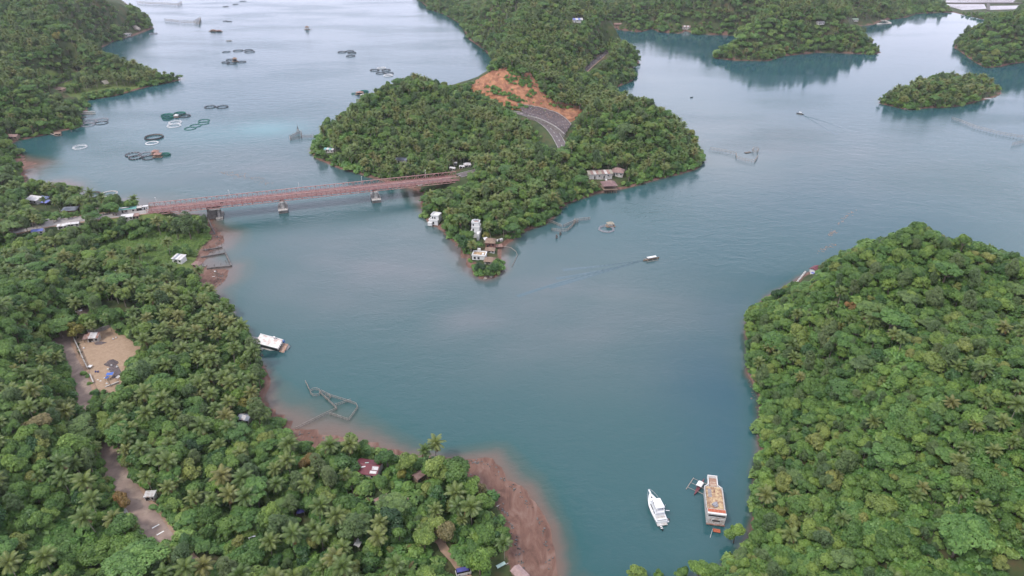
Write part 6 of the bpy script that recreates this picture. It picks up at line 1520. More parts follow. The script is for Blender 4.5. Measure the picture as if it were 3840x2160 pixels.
# tidal pens right of the field
def pens():
    t = None
    for pts, lb in (([(779, 816), (790, 845), (806, 878)], 'dark slanting sea wall running down from the bridge abutment'), ([(775, 884), (809, 880)], 'short dark wall at the lower end of the slanting sea wall'), ([(745, 945), (833, 930)], 'uppermost dark cross wall of the tidal pens'), ([(755, 968), (846, 952), (868, 1000)], 'dark angled outer wall of the lower tidal pen'), ([(776, 1010), (868, 1000)], 'lowest dark wall of the tidal pens'), ([(697, 1014), (740, 1004), (772, 1000)], 'pale boundary wall left of the lowest tidal pen')):
        wall_line('sea_wall', lb, 'wall', pts, 0.0, 0.9, 0.7, DARKCON if 'dark' in lb else CONCRETE, None)
    for i, (px, py) in enumerate([(742, 950), (750, 962), (765, 940), (772, 945), (789, 935), (797, 948), (812, 930), (822, 945), (832, 922), (836, 935), (845, 950), (838, 900), (826, 990), (848, 985), (804, 1000), (780, 996)]):
        h = 2.6 if py < 960 else 1.6
        o = MB().bar((0, 0, -1.5), (0.05, 0, h), 0.14, 5, 0.11).bar((0.05, -0.22, h - 0.12), (0.05, 0.22, h - 0.12), 0.05, 4).build('mooring_post', BAMBOODARK if i % 3 else CONCRETE)
        o.location = tuple(G(px, py, 0)); tag(o, 'weathered post standing in the tidal pens below the bridge', 'post', 'posts in the tidal pens')
pens()
rb = MB()
for i in range(26): rb.box((rng.uniform(-3.5, 3.5), rng.uniform(-1.5, 1.5), 0.2), tuple(rng.uniform(0.3, 0.9, 3)), rng.uniform(0, 3))
o = rb.build('rubble', DARKCON); o.location = tuple(G(792, 892, 0.1)); tag(o, 'dark rubble heap inside the upper tidal pen', 'rubble', kind='stuff')
for i, (px, py, s) in enumerate([(785, 806, 2.0), (793, 812, 1.6), (800, 820, 1.4), (512, 112, 9), (505, 105, 7), (488, 128, 4), (470, 142, 4), (1676, 872, 1.8), (1820, 1046, 1.6), (1840, 1040, 1.3), (3398, 409, 3.0), (2300, 332, 3)]):
    r = np.random.default_rng(60 + i); bm = bmesh.new(); bmesh.ops.create_icosphere(bm, subdivisions=2, radius=1)
    for v_ in bm.verts: v_.co *= 1 + 0.18 * math.sin(3 * v_.co.x + i) * math.cos(4 * v_.co.y) + 0.06 * r.normal()
    me = bpy.data.meshes.new('boulder'); bm.to_mesh(me); bm.free(); me.materials.append(ROCK)
    o = link(bpy.data.objects.new('boulder', me)); o.scale = (s * 0.7, s * 0.5, s * 0.4); p = GT(px, py); o.location = (p[0], p[1], max(p[2], 0) + s * 0.08)
    tag(o, ['pale boulder under the bridge abutment by the sea wall', 'pale boulder on the shore of the top left headland', 'rock at the waterline of the peninsula or islets'][0 if i < 3 else (1 if i < 7 else 2)], 'boulder', ['boulders by the abutment', 'boulders on the headland', 'waterline rocks'][0 if i < 3 else (1 if i < 7 else 2)])
# white barrier along the highway
kk = HP[(PX(HP)[0][:, 0] > 38) & (PX(HP)[0][:, 0] < 252)]; sd_ = side(kk)
bar_ = thing('road_barrier', 'long white concrete barrier along the far edge of the highway', 'barrier', tuple(kk[0]))
for i in range(len(kk) - 1):
    a = kk[i] + np.r_[sd_[i] * 5.6, 0.2] - kk[0]; b = kk[i + 1] + np.r_[sd_[i + 1] * 5.6, 0.2] - kk[0]; c, d = (a + b) / 2, b - a
    MB().box((c[0], c[1], c[2] + 0.45), (math.hypot(d[0], d[1]) - 0.05, 0.5, 0.95), math.atan2(d[1], d[0])).build('barrier_block', WHITE, bar_)
# poles
def pole(label, px, py, z, h, arm=True, lamp=False, lean=0.0, mat=None):
    p = GT(px, py) if z is None else G(px, py, z)
    t = thing('utility_pole', label, 'pole', tuple(p), rng.uniform(-0.3, 0.3), None, (lean, 0))
    MB().bar((0, 0, -0.5), (0, 0, h), 0.16, 7, 0.10).build('shaft', mat or CONCRETE, t)
    if arm: MB().box((0, 0, h - 0.6), (2.2, 0.12, 0.14)).build('crossarm', WOOD, t); [MB().bar((x_, 0, h - 0.55), (x_, 0, h - 0.2), 0.07, 6).build('insulator', WHITE, t) for x_ in (-0.9, 0.9)]
    if lamp: MB().bar((0, 0, h - 0.1), (1.3, 0, h + 0.25), 0.06).build('bracket', STEEL, t); MB().box((1.6, 0, h + 0.25), (0.8, 0.28, 0.16)).build('lamp_head', STEEL, t)
    return t
pole('dark utility pole with crossarm behind the yellow-green lane tree', 314, 1228, 6.0, 9.0, True, True, 0, BARK)
pole('pale concrete pole at the near edge of the highway', 381, 832, 6.5, 9.5, True)
pole('tall grey pole in front of the bridge end', 653, 815, 3.0, 9.0, True)
pole('thin leaning pole rising from the thicket below the tidal pens', 530, 1140, 4.0, 10.0, False, False, 0.08)
pole('street lamp on a dark pole in the thicket below the field', 440, 1075, 5.0, 9.0, False, True, 0, BARK)
pole('white pole with a bracket lamp in the creepers right of the lane end', 942, 2050, 6.0, 4.0, False, True, 0, WHITE)
pole('pole leaning out of the junk at the yard bottom', 418, 1452, 6.0, 5.5, False, False, 0.1)
# vehicles by the bridge
def vehicle(name, label, px, py, L, W, H, mat, roofm, rz, z=8.9):
    p = G(px, py, z); t = thing(name, label, 'car' if H < 2 else 'van', (p[0], p[1], z + 0.12), rz)
    hs = H * 0.5
    MB().loft([[(x_, -W / 2 * k, zz), (x_, W / 2 * k, zz), (x_, W / 2 * k * 0.97, zz + hs * g), (x_, -W / 2 * k * 0.97, zz + hs * g)] for x_, k, zz, g in ((-L / 2, 0.94, 0.35, 0.85), (-L * 0.42, 1, 0.3, 1.0), (L * 0.25, 1, 0.3, 1.0), (L * 0.44, 0.97, 0.3, 0.85), (L / 2, 0.88, 0.4, 0.55))]).build('body', mat, t)
    x0, x1 = (-L * 0.44, L * 0.18) if H < 2 else (-L * 0.48, L * 0.34)
    MB().loft([[(x0, -W * .46, hs + .28), (x1 + L * .1, -W * .46, hs + .28), (x1 + L * .1, W * .46, hs + .28), (x0, W * .46, hs + .28)], [(x0 + L * .05, -W * .40, H - .08), (x1, -W * .40, H - .08), (x1, W * .40, H - .08), (x0 + L * .05, W * .40, H - .08)]]).build('cabin_glass', GLASS, t)
    MB().box(((x0 + x1) / 2 + L * .025, 0, H - 0.04), (x1 - x0 - L * .04, W * .84, 0.1)).build('roof', roofm, t)
    for sx in (-0.3, 0.3):
        for sy in (-1, 1): MB().bar((L * sx, sy * W * 0.40, 0.33), (L * sx, sy * W * 0.5, 0.33), 0.33, 12).build('wheel', DARK, t)
    for sy in (-1, 1): MB().box((L * 0.495, sy * W * 0.32, 0.68), (0.08, 0.3, 0.18)).build('headlight', WHITE, t)
    return t
vehicle('jeepney', 'blue and white jeepney parked beside the green-roofed stall', 474, 793, 6.4, 2.0, 2.5, BLUEHULL, WHITETIN, BRZ)
vehicle('car', 'black car on the highway just before the bridge', 505, 791, 4.2, 1.75, 1.55, DARK, DARK, BRZ)
vehicle('van', 'white van waiting at the mouth of the bridge', 538, 786, 4.8, 1.8, 2.05, WHITE, WHITE, BRZ)
vehicle('van', 'white van with dark windows at the bottom edge near the beached outrigger', 1738, 2152, 4.6, 1.8, 2.0, WHITE, TARPDARK, R_(15), 2.0)

# ------------------------------------------------------------------ boats
def hull(L, B, D, n=13, transom=0.8, bow=0.35, draft=0.35, flare=0.62, sheer=0.35, fine=1.6):
    R = []
    for i in range(n):
        u_ = i / (n - 1); x_ = -L / 2 + L * u_
        b = B / 2 * (transom + (1 - transom) * min(1, u_ / 0.3)) if u_ < 0.5 else B / 2 * max(0.02, 1 - ((u_ - (1 - bow)) / bow) ** fine if u_ > 1 - bow else 1)
        top = D + sheer * max(0, (u_ - 0.35) / 0.65) ** 2
        dr = -draft * (1 - max(0, (u_ - 0.75) / 0.25) ** 2 * 0.9)
        R.append([(x_, -b, top), (x_, -b * flare, dr), (x_, b * flare, dr), (x_, b, top)])
    return R
def boat_hull(L, B, D, **k): return MB().loft(hull(L, B, D, **k))
def place(name, label, cat, px, py, rz, z=0.0, group=None, tilt=(0, 0)): return thing(name, label, cat, tuple(G(px, py, z)), rz, group, tilt)
# motor yacht
def yacht():
    L = span(2432, 1851, 2484, 1962, 0.8); rz = heading(2478, 1958, 2434, 1862, 0.8)
    t = place('motor_yacht', 'white motor yacht with hardtop flybridge anchored in the cove', 'yacht', 2457, 1914, rz)
    k = L / 13.0
    MB().loft([[(x_ * k, y_ * k, z_ * k) for x_, y_, z_ in r] for r in hull(12.0, 4.3, 1.5, bow=0.52, transom=0.88, sheer=0.75, draft=0.4, fine=2.0, flare=0.75)]).build('hull', GELCOAT, t, False)
    MB().loft([[(x_ * k, y_ * 0.93 * k, (z_ if j in (0, 3) else z_) * k) for j, (x_, y_, z_) in enumerate([(r[0][0], r[0][1], r[0][2]), (r[0][0], r[0][1], r[0][2] + .10), (r[3][0], r[3][1], r[3][2] + .10), (r[3][0], r[3][1], r[3][2])])] for r in hull(11.8, 4.2, 1.48, bow=0.52, transom=0.88, sheer=0.75, fine=2.0)]).build('deck', GELCOAT, t)
    def tier(x0, x1, w0, w1, z0, z1, rake, name, mat):
        MB().loft([[(x0 * k, -w0 * k, z0 * k), (x1 * k, -w1 * k, z0 * k), (x1 * k, w1 * k, z0 * k), (x0 * k, w0 * k, z0 * k)], [((x0 + .1) * k, -w0 * .9 * k, z1 * k), ((x1 - rake) * k, -w1 * .85 * k, z1 * k), ((x1 - rake) * k, w1 * .85 * k, z1 * k), ((x0 + .1) * k, w0 * .9 * k, z1 * k)]]).build(name, mat, t)
    tier(-3.6, 2.6, 1.65, 1.35, 1.6, 2.9, 1.3, 'cabin', GELCOAT)
    for s in (-1, 1):
        MB().box((-0.4 * k, s * 1.58 * k, 2.3 * k), (2.6 * k, 0.1 * k, 0.5 * k)).build('side_window', GLASS, t)
        MB().box((-2.6 * k, s * 1.62 * k, 2.25 * k), (0.9 * k, 0.1 * k, 0.5 * k)).build('side_window', GLASS, t)
        MB().box((0.6 * k, s * 2.12 * k, 1.15 * k), (1.8 * k, 0.1 * k, 0.16 * k)).build('hull_stripe', GLASS, t)
    MB().box((2.05 * k, 0, 2.35 * k), (0.1 * k, 2.2 * k, 0.9 * k), 0, (0, -0.75, 0)).build('windscreen', GLASS, t)
    tier(-3.9, 0.9, 1.6, 1.4, 2.9, 3.25, 0.2, 'flybridge', GELCOAT)
    for s in (-1, 1): MB().box((-1.5 * k, s * 1.45 * k, 3.6 * k), (4.4 * k, 0.1 * k, 0.7 * k)).build('coaming', GELCOAT, t)
    MB().box((0.85 * k, 0, 3.7 * k), (0.1 * k, 2.6 * k, 0.6 * k), 0, (0, -0.4, 0)).build('flybridge_screen', GLASS, t)
    MB().box((0.2 * k, 0, 3.6 * k), (0.7 * k, 1.6 * k, 0.7 * k)).build('helm', DARKCLOTH, t)
    for xx in (-3.3, 0.2):
        for s in (-1, 1): MB().bar((xx * k, s * 1.35 * k, 3.2 * k), (xx * k, s * 1.3 * k, 5.0 * k), 0.07 * k, 6).build('hardtop_post', GELCOAT, t)
    MB().loft([[(-3.7 * k, -1.5 * k, 5.0 * k), (0.5 * k, -1.35 * k, 5.0 * k), (0.5 * k, 1.35 * k, 5.0 * k), (-3.7 * k, 1.5 * k, 5.0 * k)], [(-3.6 * k, -1.35 * k, 5.18 * k), (0.3 * k, -1.2 * k, 5.2 * k), (0.3 * k, 1.2 * k, 5.2 * k), (-3.6 * k, 1.35 * k, 5.18 * k)]]).build('hardtop', GELCOAT, t)
    MB().box((-4.9 * k, 0, 1.75 * k), (1.9 * k, 3.2 * k, 0.15 * k)).build('cockpit_sole', OFFWHITE, t)
    MB().box((-5.6 * k, 0, 1.95 * k), (0.5 * k, 3.0 * k, 0.5 * k)).build('stern_seat', GELCOAT, t)
    MB().box((-6.4 * k, 0, 0.45 * k), (0.9 * k, 3.4 * k, 0.15 * k)).build('swim_platform', OFFWHITE, t)
    MB().box((6.1 * k, 0, 2.5 * k), (1.7 * k, 0.5 * k, 0.12 * k)).build('bow_pulpit', GELCOAT, t)
    for s in (-1, 1): MB().tube([((6.8) * k, s * 0.2 * k, 3.0 * k), (5.0 * k, s * 1.1 * k, 3.0 * k), (3.4 * k, s * 1.8 * k, 2.7 * k), (2.0 * k, s * 2.0 * k, 2.4 * k)], 0.045 * k, 5).build('rail', STEEL, t)
    MB().box((3.9 * k, 0.1 * k, 2.12 * k), (0.5 * k, 0.5 * k, 0.1 * k)).build('deck_hatch', GLASS, t)
    MB().bar((-3.4 * k, -2.0 * k, 3.3 * k), (-3.9 * k, -3.1 * k, 3.5 * k), 0.1 * k, 5).build('davit', GELCOAT, t)
    for s in (-1, 1): MB().bar((-3.5 * k, s * 1.2 * k, 5.1 * k), (-4.2 * k, s * 1.3 * k, 7.0 * k), 0.03 * k, 4).build('antenna', WHITE, t)
yacht()
def tender():
    t = place('inflatable_tender', 'small white and blue tender tied across the yacht stern', 'tender', 2488, 1957, heading(2500, 1954, 2474, 1960))
    k = 1.0
    for s in (-1, 1): MB().tube([(-1.6, s * 0.62, 0.35), (0.9, s * 0.62, 0.38), (1.6, s * 0.3, 0.5), (1.85, 0, 0.55)], 0.24, 8).build('tube', GELCOAT, t)
    MB().box((-0.2, 0, 0.22), (2.8, 0.9, 0.12)).build('floor', BLUEHULL, t); MB().box((-0.3, 0, 0.5), (0.4, 0.9, 0.3)).build('seat', BLUEHULL, t); MB().box((-1.6, 0, 0.45), (0.14, 0.95, 0.5)).build('transom', OFFWHITE, t)
    MB().box((-1.85, 0, 0.7), (0.4, 0.3, 0.6)).build('outboard', DARK, t)
tender()
cn = place('canoe', 'slim dark canoe with white thwart bands trailing behind the yacht', 'canoe', 2478, 1978, heading(2472, 1965, 2485, 1991))
boat_hull(span(2472, 1962, 2486, 1992), 0.85, 0.42, bow=0.5, transom=0.1, sheer=0.3, draft=0.15, fine=1.4).build('hull', DARK, cn)
for xx in (-1.2, -0.55, 0.1, 0.75): MB().box((xx, 0, 0.50), (0.36, 0.74, 0.10)).build('thwart', WHITE, cn)
# landing craft ferry
def ferry():
    a, b = G(2684, 1975, 2.5), G(2668, 1810, 2.5); L = span(2683, 1972, 2662, 1800, 2.0); rz = heading(2684, 1972, 2667, 1815, 2.0)
    B = 68 * mpp(2680, 1920, 3.0)
    t = place('landing_craft', 'old white ferry with peeling yellow-brown top deck moored in the cove', 'ferry', 2673, 1893, rz, 0.0)
    mid = (G(2684, 1980, 0) + G(2664, 1800, 2.5)) / 2
    k = L
    deck = 3.1
    hl = MB()
    hl.loft([[(x_ * k, -B / 2 * w_, deck), (x_ * k, -B / 2 * w_ * 0.93, -0.6), (x_ * k, B / 2 * w_ * 0.93, -0.6), (x_ * k, B / 2 * w_, deck)] for x_, w_ in ((-0.44, 0.96), (-0.40, 1.0), (0.20, 1.0), (0.26, 0.9), (0.29, 0.62), (0.44, 0.5))])
    hl.build('hull', OFFWHITE, t)
    MB().box((-0.12 * k, 0, deck + 0.06), (0.60 * k, B * 0.94, 0.12)).build('top_deck', PLYDECK, t)
    MB().add([(0.18 * k, -B * .46, deck + .06), (0.25 * k, -B * .40, deck + .06), (0.25 * k, B * .40, deck + .06), (0.18 * k, B * .46, deck + .06), (0.18 * k, -B * .46, deck + .13), (0.25 * k, -B * .40, deck + .13), (0.25 * k, B * .40, deck + .13), (0.18 * k, B * .46, deck + .13)], [(3, 2, 1, 0), (4, 5, 6, 7), (0, 1, 5, 4), (1, 2, 6, 5), (2, 3, 7, 6), (3, 0, 4, 7)]).build('fore_deck', PLYDECK, t)
    for s in (-1, 1):
        MB().box((-0.10 * k, s * B * 0.485, deck + 0.35), (0.66 * k, 0.22, 0.6)).build('bulwark', OFFWHITE, t)
        MB().box((0.36 * k, s * B * 0.25, deck + 0.45), (0.20 * k, 0.25, 1.1)).build('ramp_wall', WHITE, t)
        MB().bar((0.23 * k, s * B * 0.46, deck + 0.5), (0.275 * k, s * B * 0.27, deck + 0.6), 0.16, 5).build('bulwark_bend', WHITE, t)
        for j in range(7): MB().bar(((-0.36 + 0.08 * j) * k, s * B * 0.49, deck + .6), ((-0.36 + 0.08 * j) * k, s * B * 0.49, deck + 1.3), 0.05, 4).build('rail_post', OFFWHITE, t)
        MB().bar((-0.36 * k, s * B * 0.49, deck + 1.3), (0.14 * k, s * B * 0.49, deck + 1.3), 0.05, 4).build('rail', OFFWHITE, t)
    MB().box((0.36 * k, 0, deck + 0.08), (0.19 * k, B * 0.46, 0.1)).build('ramp_floor', RAMPDECK, t)
    MB().box((0.455 * k, 0, deck + 0.55), (0.25, B * 0.55, 1.5)).build('bow_gate', WHITE, t)
    # aft house
    MB().box((-0.375 * k, 0, deck + 0.9), (0.12 * k, B * 0.99, 1.8)).build('aft_house', OFFWHITE, t)
    for j in range(5): MB().box((-0.365 * k, (-0.38 + 0.19 * j) * B, deck + 1.86), (0.075 * k, B * 0.18, 0.1)).build('roof_panel', ORANGE, t)
    MB().box((-0.418 * k, 0, deck + 1.95), (0.03 * k, B * 1.0, 0.22)).build('roof_edge', WHITE, t)
    xs_ = -0.437 * k
    MB().box((xs_ - 0.02, 0, deck + 1.25), (0.12, B * 0.9, 0.5)).build('stern_window', GLASS, t)
    MB().box((xs_ - 0.06, 0, deck + 0.72), (0.12, B * 0.92, 0.12)).build('stern_sill', TIN, t)
    MB().box((-0.443 * k, 0, deck - 0.9), (0.12, B * 0.42, 0.42)).build('name_board', DARK, t)
    for s in (-1, 1):
        fr_ = MB().ring(0.22, 0.05, 0, 12, 5).build('fender_ring', RUST, t); fr_.location = (-0.4415 * k, s * B * 0.3, deck - 0.75); fr_.rotation_euler = (0, PI / 2, 0)
    MB().box((-0.448 * k, 0, 0.55), (0.35, B * 0.98, 0.3)).build('rubbing_strake', RUST, t)
    # things fixed on deck
    lad = MB()
    for j in range(7): lad.box((0.02 * k + j * 0.55, B * 0.22, deck + 0.2), (0.3, 1.2, 0.12))
    lad.build('ladder_hatch', GREYPIPE, t)
    MB().bar((0.13 * k, -B * 0.05, deck + 0.1), (0.17 * k, B * 0.02, deck + 1.8), 0.10, 5).build('broken_mast', RUST, t)
    hp = MB()
    for j in range(14): hp.box((-0.155 * k + rng.normal() * 0.8, rng.normal() * 0.55, deck + 0.3), tuple(rng.uniform(0.25, 0.9, 3)), rng.uniform(0, 3))
    hp.build('winch_remains', GREYPIPE, t)
    MB().bar((-0.27 * k, 0, deck), (-0.27 * k, 0, deck + 0.9), 0.1, 6).build('bollard', DARK, t)
    return t, k
fer, fk = ferry()
rft = place('float_raft', 'small orange-brown raft floating against the ferry stern', 'raft', 2687, 1992, heading(2675, 1990, 2698, 1994))
for j in range(5): MB().box((0, -0.55 + 0.27 * j, 0.28), (2.3, 0.25, 0.14)).build('plank', ORANGE, rft)
for s in (-1, 1): MB().bar((s * 0.8, -0.8, 0.1), (s * 0.8, 0.8, 0.1), 0.16, 8).build('float', DARK, rft)
MB().box((-1.1, 0.5, 0.42), (0.35, 0.3, 0.4)).build('crate', BROWNROOF, rft)
rp = thing('mooring_rope', 'pale mooring rope running down from the ferry stern', 'rope', tuple(G(2672, 1984, 1.6))); e = G(2663, 2016, 0.05) - np.array(rp.location); MB().tube([(0, 0, 0), (e[0] * .5, e[1] * .5, e[2] * .62), tuple(e)], 0.05, 5).build('strand', WHITE, rp)
def banca(label, px, py, x1, y1, x2, y2, hullm, canopy=WHITE, canl=0.35, beam=0.09, out=1.0, name='outrigger_boat', arms=(BAMBOO), sides=(-1, 1), width=None, z=0.0):
    """stern (x1, y1) to bow (x2, y2) in the photo"""
    L = span(x1, y1, x2, y2, z); rz = heading(x1, y1, x2, y2, z)
    t = place(name, label, 'boat', px, py, rz, z)
    Bm = max(0.55, L * beam)
    boat_hull(L, Bm, 0.55 + 0.01 * L, bow=0.5, transom=0.15, sheer=0.35, draft=0.2, fine=1.5).build('hull', hullm, t)
    W = (width or L * 0.22) * out
    for xx in (-0.28, 0.02, 0.30): 
        MB().bar((xx * L, -W, 0.42), (xx * L, W, 0.42), 0.07, 5).bar((xx * L, -W, 0.42), (xx * L, 0, 0.8), 0.04, 4).build('crossbeam', arms, t)
    for s in sides: MB().bar((-0.40 * L, s * W, 0.16), (0.36 * L, s * W, 0.16), 0.13, 6).build('outrigger', arms, t)
    if canopy:
        cl = L * canl; n = 6; V = []
        for e_ in (-1, 1):
            for i in range(n + 1):
                a_ = PI * i / n; V.append((e_ * cl / 2, math.cos(a_) * Bm * 0.85, 1.75 + 0.28 * math.sin(a_)))
        F = [(i, i + 1, n + 2 + i, n + 1 + i) for i in range(n)]
        V2 = [(x_, y_, z_ - 0.06) for x_, y_, z_ in V]; kq = len(V)
        MB().add(V + V2, F + [tuple(q + kq for q in f[::-1]) for f in F]).build('canopy', canopy, t)
        for sx in (-1, 1):
            for sy in (-1, 1): MB().bar((sx * cl * 0.46, sy * Bm * 0.42, 0.5), (sx * cl * 0.46, sy * Bm * 0.8, 1.78), 0.05, 4).build('canopy_post', WOOD, t)
    return t
banca('dark red outrigger boat with white canopy lying against the ferry bow', 2622, 1829, 2606, 1857, 2643, 1800, REDHULL, WHITE, 0.30, 0.13, 1.0, width=3.4)
banca('white-canopied outrigger boat under way leaving a long wake', 2442, 974, 2412, 979, 2472, 968, WOOD, WHITE, 0.55, 0.10, 1.0, width=1.9)
banca('far white-canopied boat under way towards the left with a wake', 3000, 428, 3013, 433, 2986, 428, DARK, WHITE, 0.35, 0.10, 1.0, width=2.2)
tb = banca('tiny dark canoe in the open water right of the peninsula', 2593, 366, 2588, 367, 2599, 366, DARK, None, 0.3, 0.13, 0.01)
for px, lb in ((2591, 'left of two dark figures sitting in the tiny canoe'), (2596, 'right of two dark figures sitting in the tiny canoe')):
    pr = place('person', lb, 'person', px, 366, 0.3, 0.4)
    MB().loft([[(0.2 * k_ * math.cos(t_), 0.26 * k_ * math.sin(t_), z_) for t_ in np.linspace(0, 2 * PI, 8, endpoint=False)] for z_, k_ in ((0, 1.2), (0.3, 1.0), (0.62, 1.05), (0.72, 0.45), (0.8, 0.5), (0.93, 0.6), (1.05, 0.3))]).build('body', DARKCLOTH, pr, True)
banca('white banca moored at the shore below the far brown-roofed hut', 328, 421, 300, 421, 358, 420, WHITE, None, 0.3, 0.06, 1.0, width=1.6)
banca('second cream banca moored just below the white one', 330, 428, 300, 428, 359, 427, OFFWHITE, None, 0.3, 0.06, 1.0, width=1.6)
banca('small boat beside the two moored bancas', 312, 440, 302, 441, 322, 440, OFFWHITE, None, 0.3, 0.1, 0.6)
banca('white boat drawn up on the beach of the small islet', 3695, 371, 3675, 371, 3717, 371, WHITE, None, 0.3, 0.1, 0.01)
banca('small white boat at the right end of the islet beach', 3722, 350, 3714, 353, 3730, 347, WHITE, None, 0.3, 0.12, 0.01)
banca('dark boat with white canopy moored under the far end of the bridge', 1576, 702, 1556, 704, 1600, 698, DARK, WHITE, 0.4, 0.11, 0.5)
banca('far white boat moored between the mangroves', 2571, 113, 2560, 115, 2582, 112, WHITE, WHITE, 0.5, 0.16, 0.8)
banca('narrow white canoe lying on the mud flat', 1857, 1907, 1842, 1914, 1874, 1899, OFFWHITE, None, 0.3, 0.12, 0.01, z=0.4)
banca('white and green outrigger pulled up at the bottom shore', 1878, 2133, 1848, 2148, 1905, 2118, WHITE, GREENHULL, 0.55, 0.13, 1.0, width=1.5, z=0.5)
banca('small wooden boat on the mud below the tidal pens', 808, 1028, 798, 1030, 818, 1026, WOOD, WHITE, 0.25, 0.14, 0.4, z=0.1)
pk = MB().box((0, 0, 0.1), (4.2, 0.35, 0.12)).build('plank', WHITE); pk.location = tuple(G(792, 1040, 0.1)); pk.rotation_euler = (0, 0, R_(35)); tag(pk, 'white plank lying on the mud below the tidal pens', 'plank')
house('shed', 'pink-brown roofed boat shed at the bottom edge beside the mud flat', 'shed', 1950, 2145, 4.6, 3.0, 2.0, 0.8, R_(130), WOOD, [paint('pink_roof', (0.36, 0.25, 0.23), 0.8, 0.2, 1.0)], 'gable', 4, 0.3)
# listing wreck
def wreck():
    rz = heading(960, 1280, 1066, 1296, 1.0); L = span(940, 1276, 1078, 1298, 0.5)
    t = thing('wrecked_boat', 'listing half-sunk white boat aground beside the left shore', 'boat', tuple(G(1008, 1297, 0.0)), rz + 0.0, None, (R_(24), R_(7)))
    k = L / 12
    MB().loft([[(x_ * k, y_ * k, z_ * k) for x_, y_, z_ in r] for r in hull(12.5, 3.6, 1.0, bow=0.4, transom=0.7, sheer=0.5, draft=0.9)]).build('hull', OFFWHITE, t).rotation_euler = (0, 0, PI)
    MB().box((1.0 * k, 0, 2.9 * k), (7.0 * k, 3.2 * k, 0.22 * k)).build('roof', paint('stained_white', (0.74, 0.70, 0.67), 0.5, 0.06, 0.6, dirt=(0.50, 0.33, 0.27), dirt_amt=0.5), t)
    for s in (-1, 1): MB().box((1.0 * k, s * 1.52 * k, 3.05 * k), (7.0 * k, 0.16 * k, 0.3 * k)).build('roof_edge', WHITE, t)
    MB().box((-2.75 * k, 0, 2.0 * k), (0.4 * k, 3.6 * k, 1.8 * k), 0, (0, 0.35, 0)).build('wheelhouse_front', WHITE, t)
    MB().box((-2.45 * k, 0, 2.3 * k), (0.3 * k, 3.0 * k, 0.7 * k), 0, (0, 0.35, 0)).build('windscreen', RAMPDECK, t)
    for s in (-1, 1): MB().box((1.0 * k, s * 1.45 * k, 2.0 * k), (6.4 * k, 0.08 * k, 1.3 * k)).build('side_opening', DARK, t)
    MB().box((-4.6 * k, 0.5 * k, 1.2 * k), (3.2 * k, 1.2 * k, 0.2 * k)).build('fore_deck', GREYPIPE, t)
    MB().tube([(-6.4 * k, -0.6 * k, 1.3 * k), (-6.6 * k, -0.5 * k, 2.4 * k)], 0.08 * k, 5).build('bow_post', DARK, t)
    MB().loft([[(-2.6 * k, -2.3 * k, 0.1 * k), (-0.3 * k, -2.5 * k, 0.1 * k), (-0.6 * k, -2.3 * k, 1.1 * k), (-2.0 * k, -2.1 * k, 1.3 * k)], [(-2.6 * k, -1.6 * k, 0.1 * k), (-0.3 * k, -1.6 * k, 0.1 * k), (-0.6 * k, -1.6 * k, 1.1 * k), (-2.0 * k, -1.6 * k, 1.3 * k)]]).build('bow_flare', TIN, t)
    MB().box((2.2 * k, 1.3 * k, 3.5 * k), (0.5 * k, 0.4 * k, 0.9 * k)).build('air_vent', WHITE, t)
    MB().box((4.9 * k, 1.2 * k, 2.8 * k), (0.4 * k, 0.5 * k, 0.9 * k)).build('blue_locker', BLUEHULL, t)
    MB().box((5.3 * k, -0.2 * k, 1.6 * k), (1.4 * k, 3.0 * k, 0.2 * k)).build('aft_deck', RAMPDECK, t)
    for j in range(6): MB().box((4.55 * k, (-1.5 + 0.6 * j) * k, 2.85 * k), (0.5 * k * rng.uniform(.5, 1.2), 0.35 * k, 0.12 * k)).build('torn_roof_strip', OFFWHITE, t)
    MB().box((5.8 * k, -1.4 * k, 1.4 * k), (0.5 * k, 0.4 * k, 0.5 * k)).build('engine_box', TIN, t)
wreck()

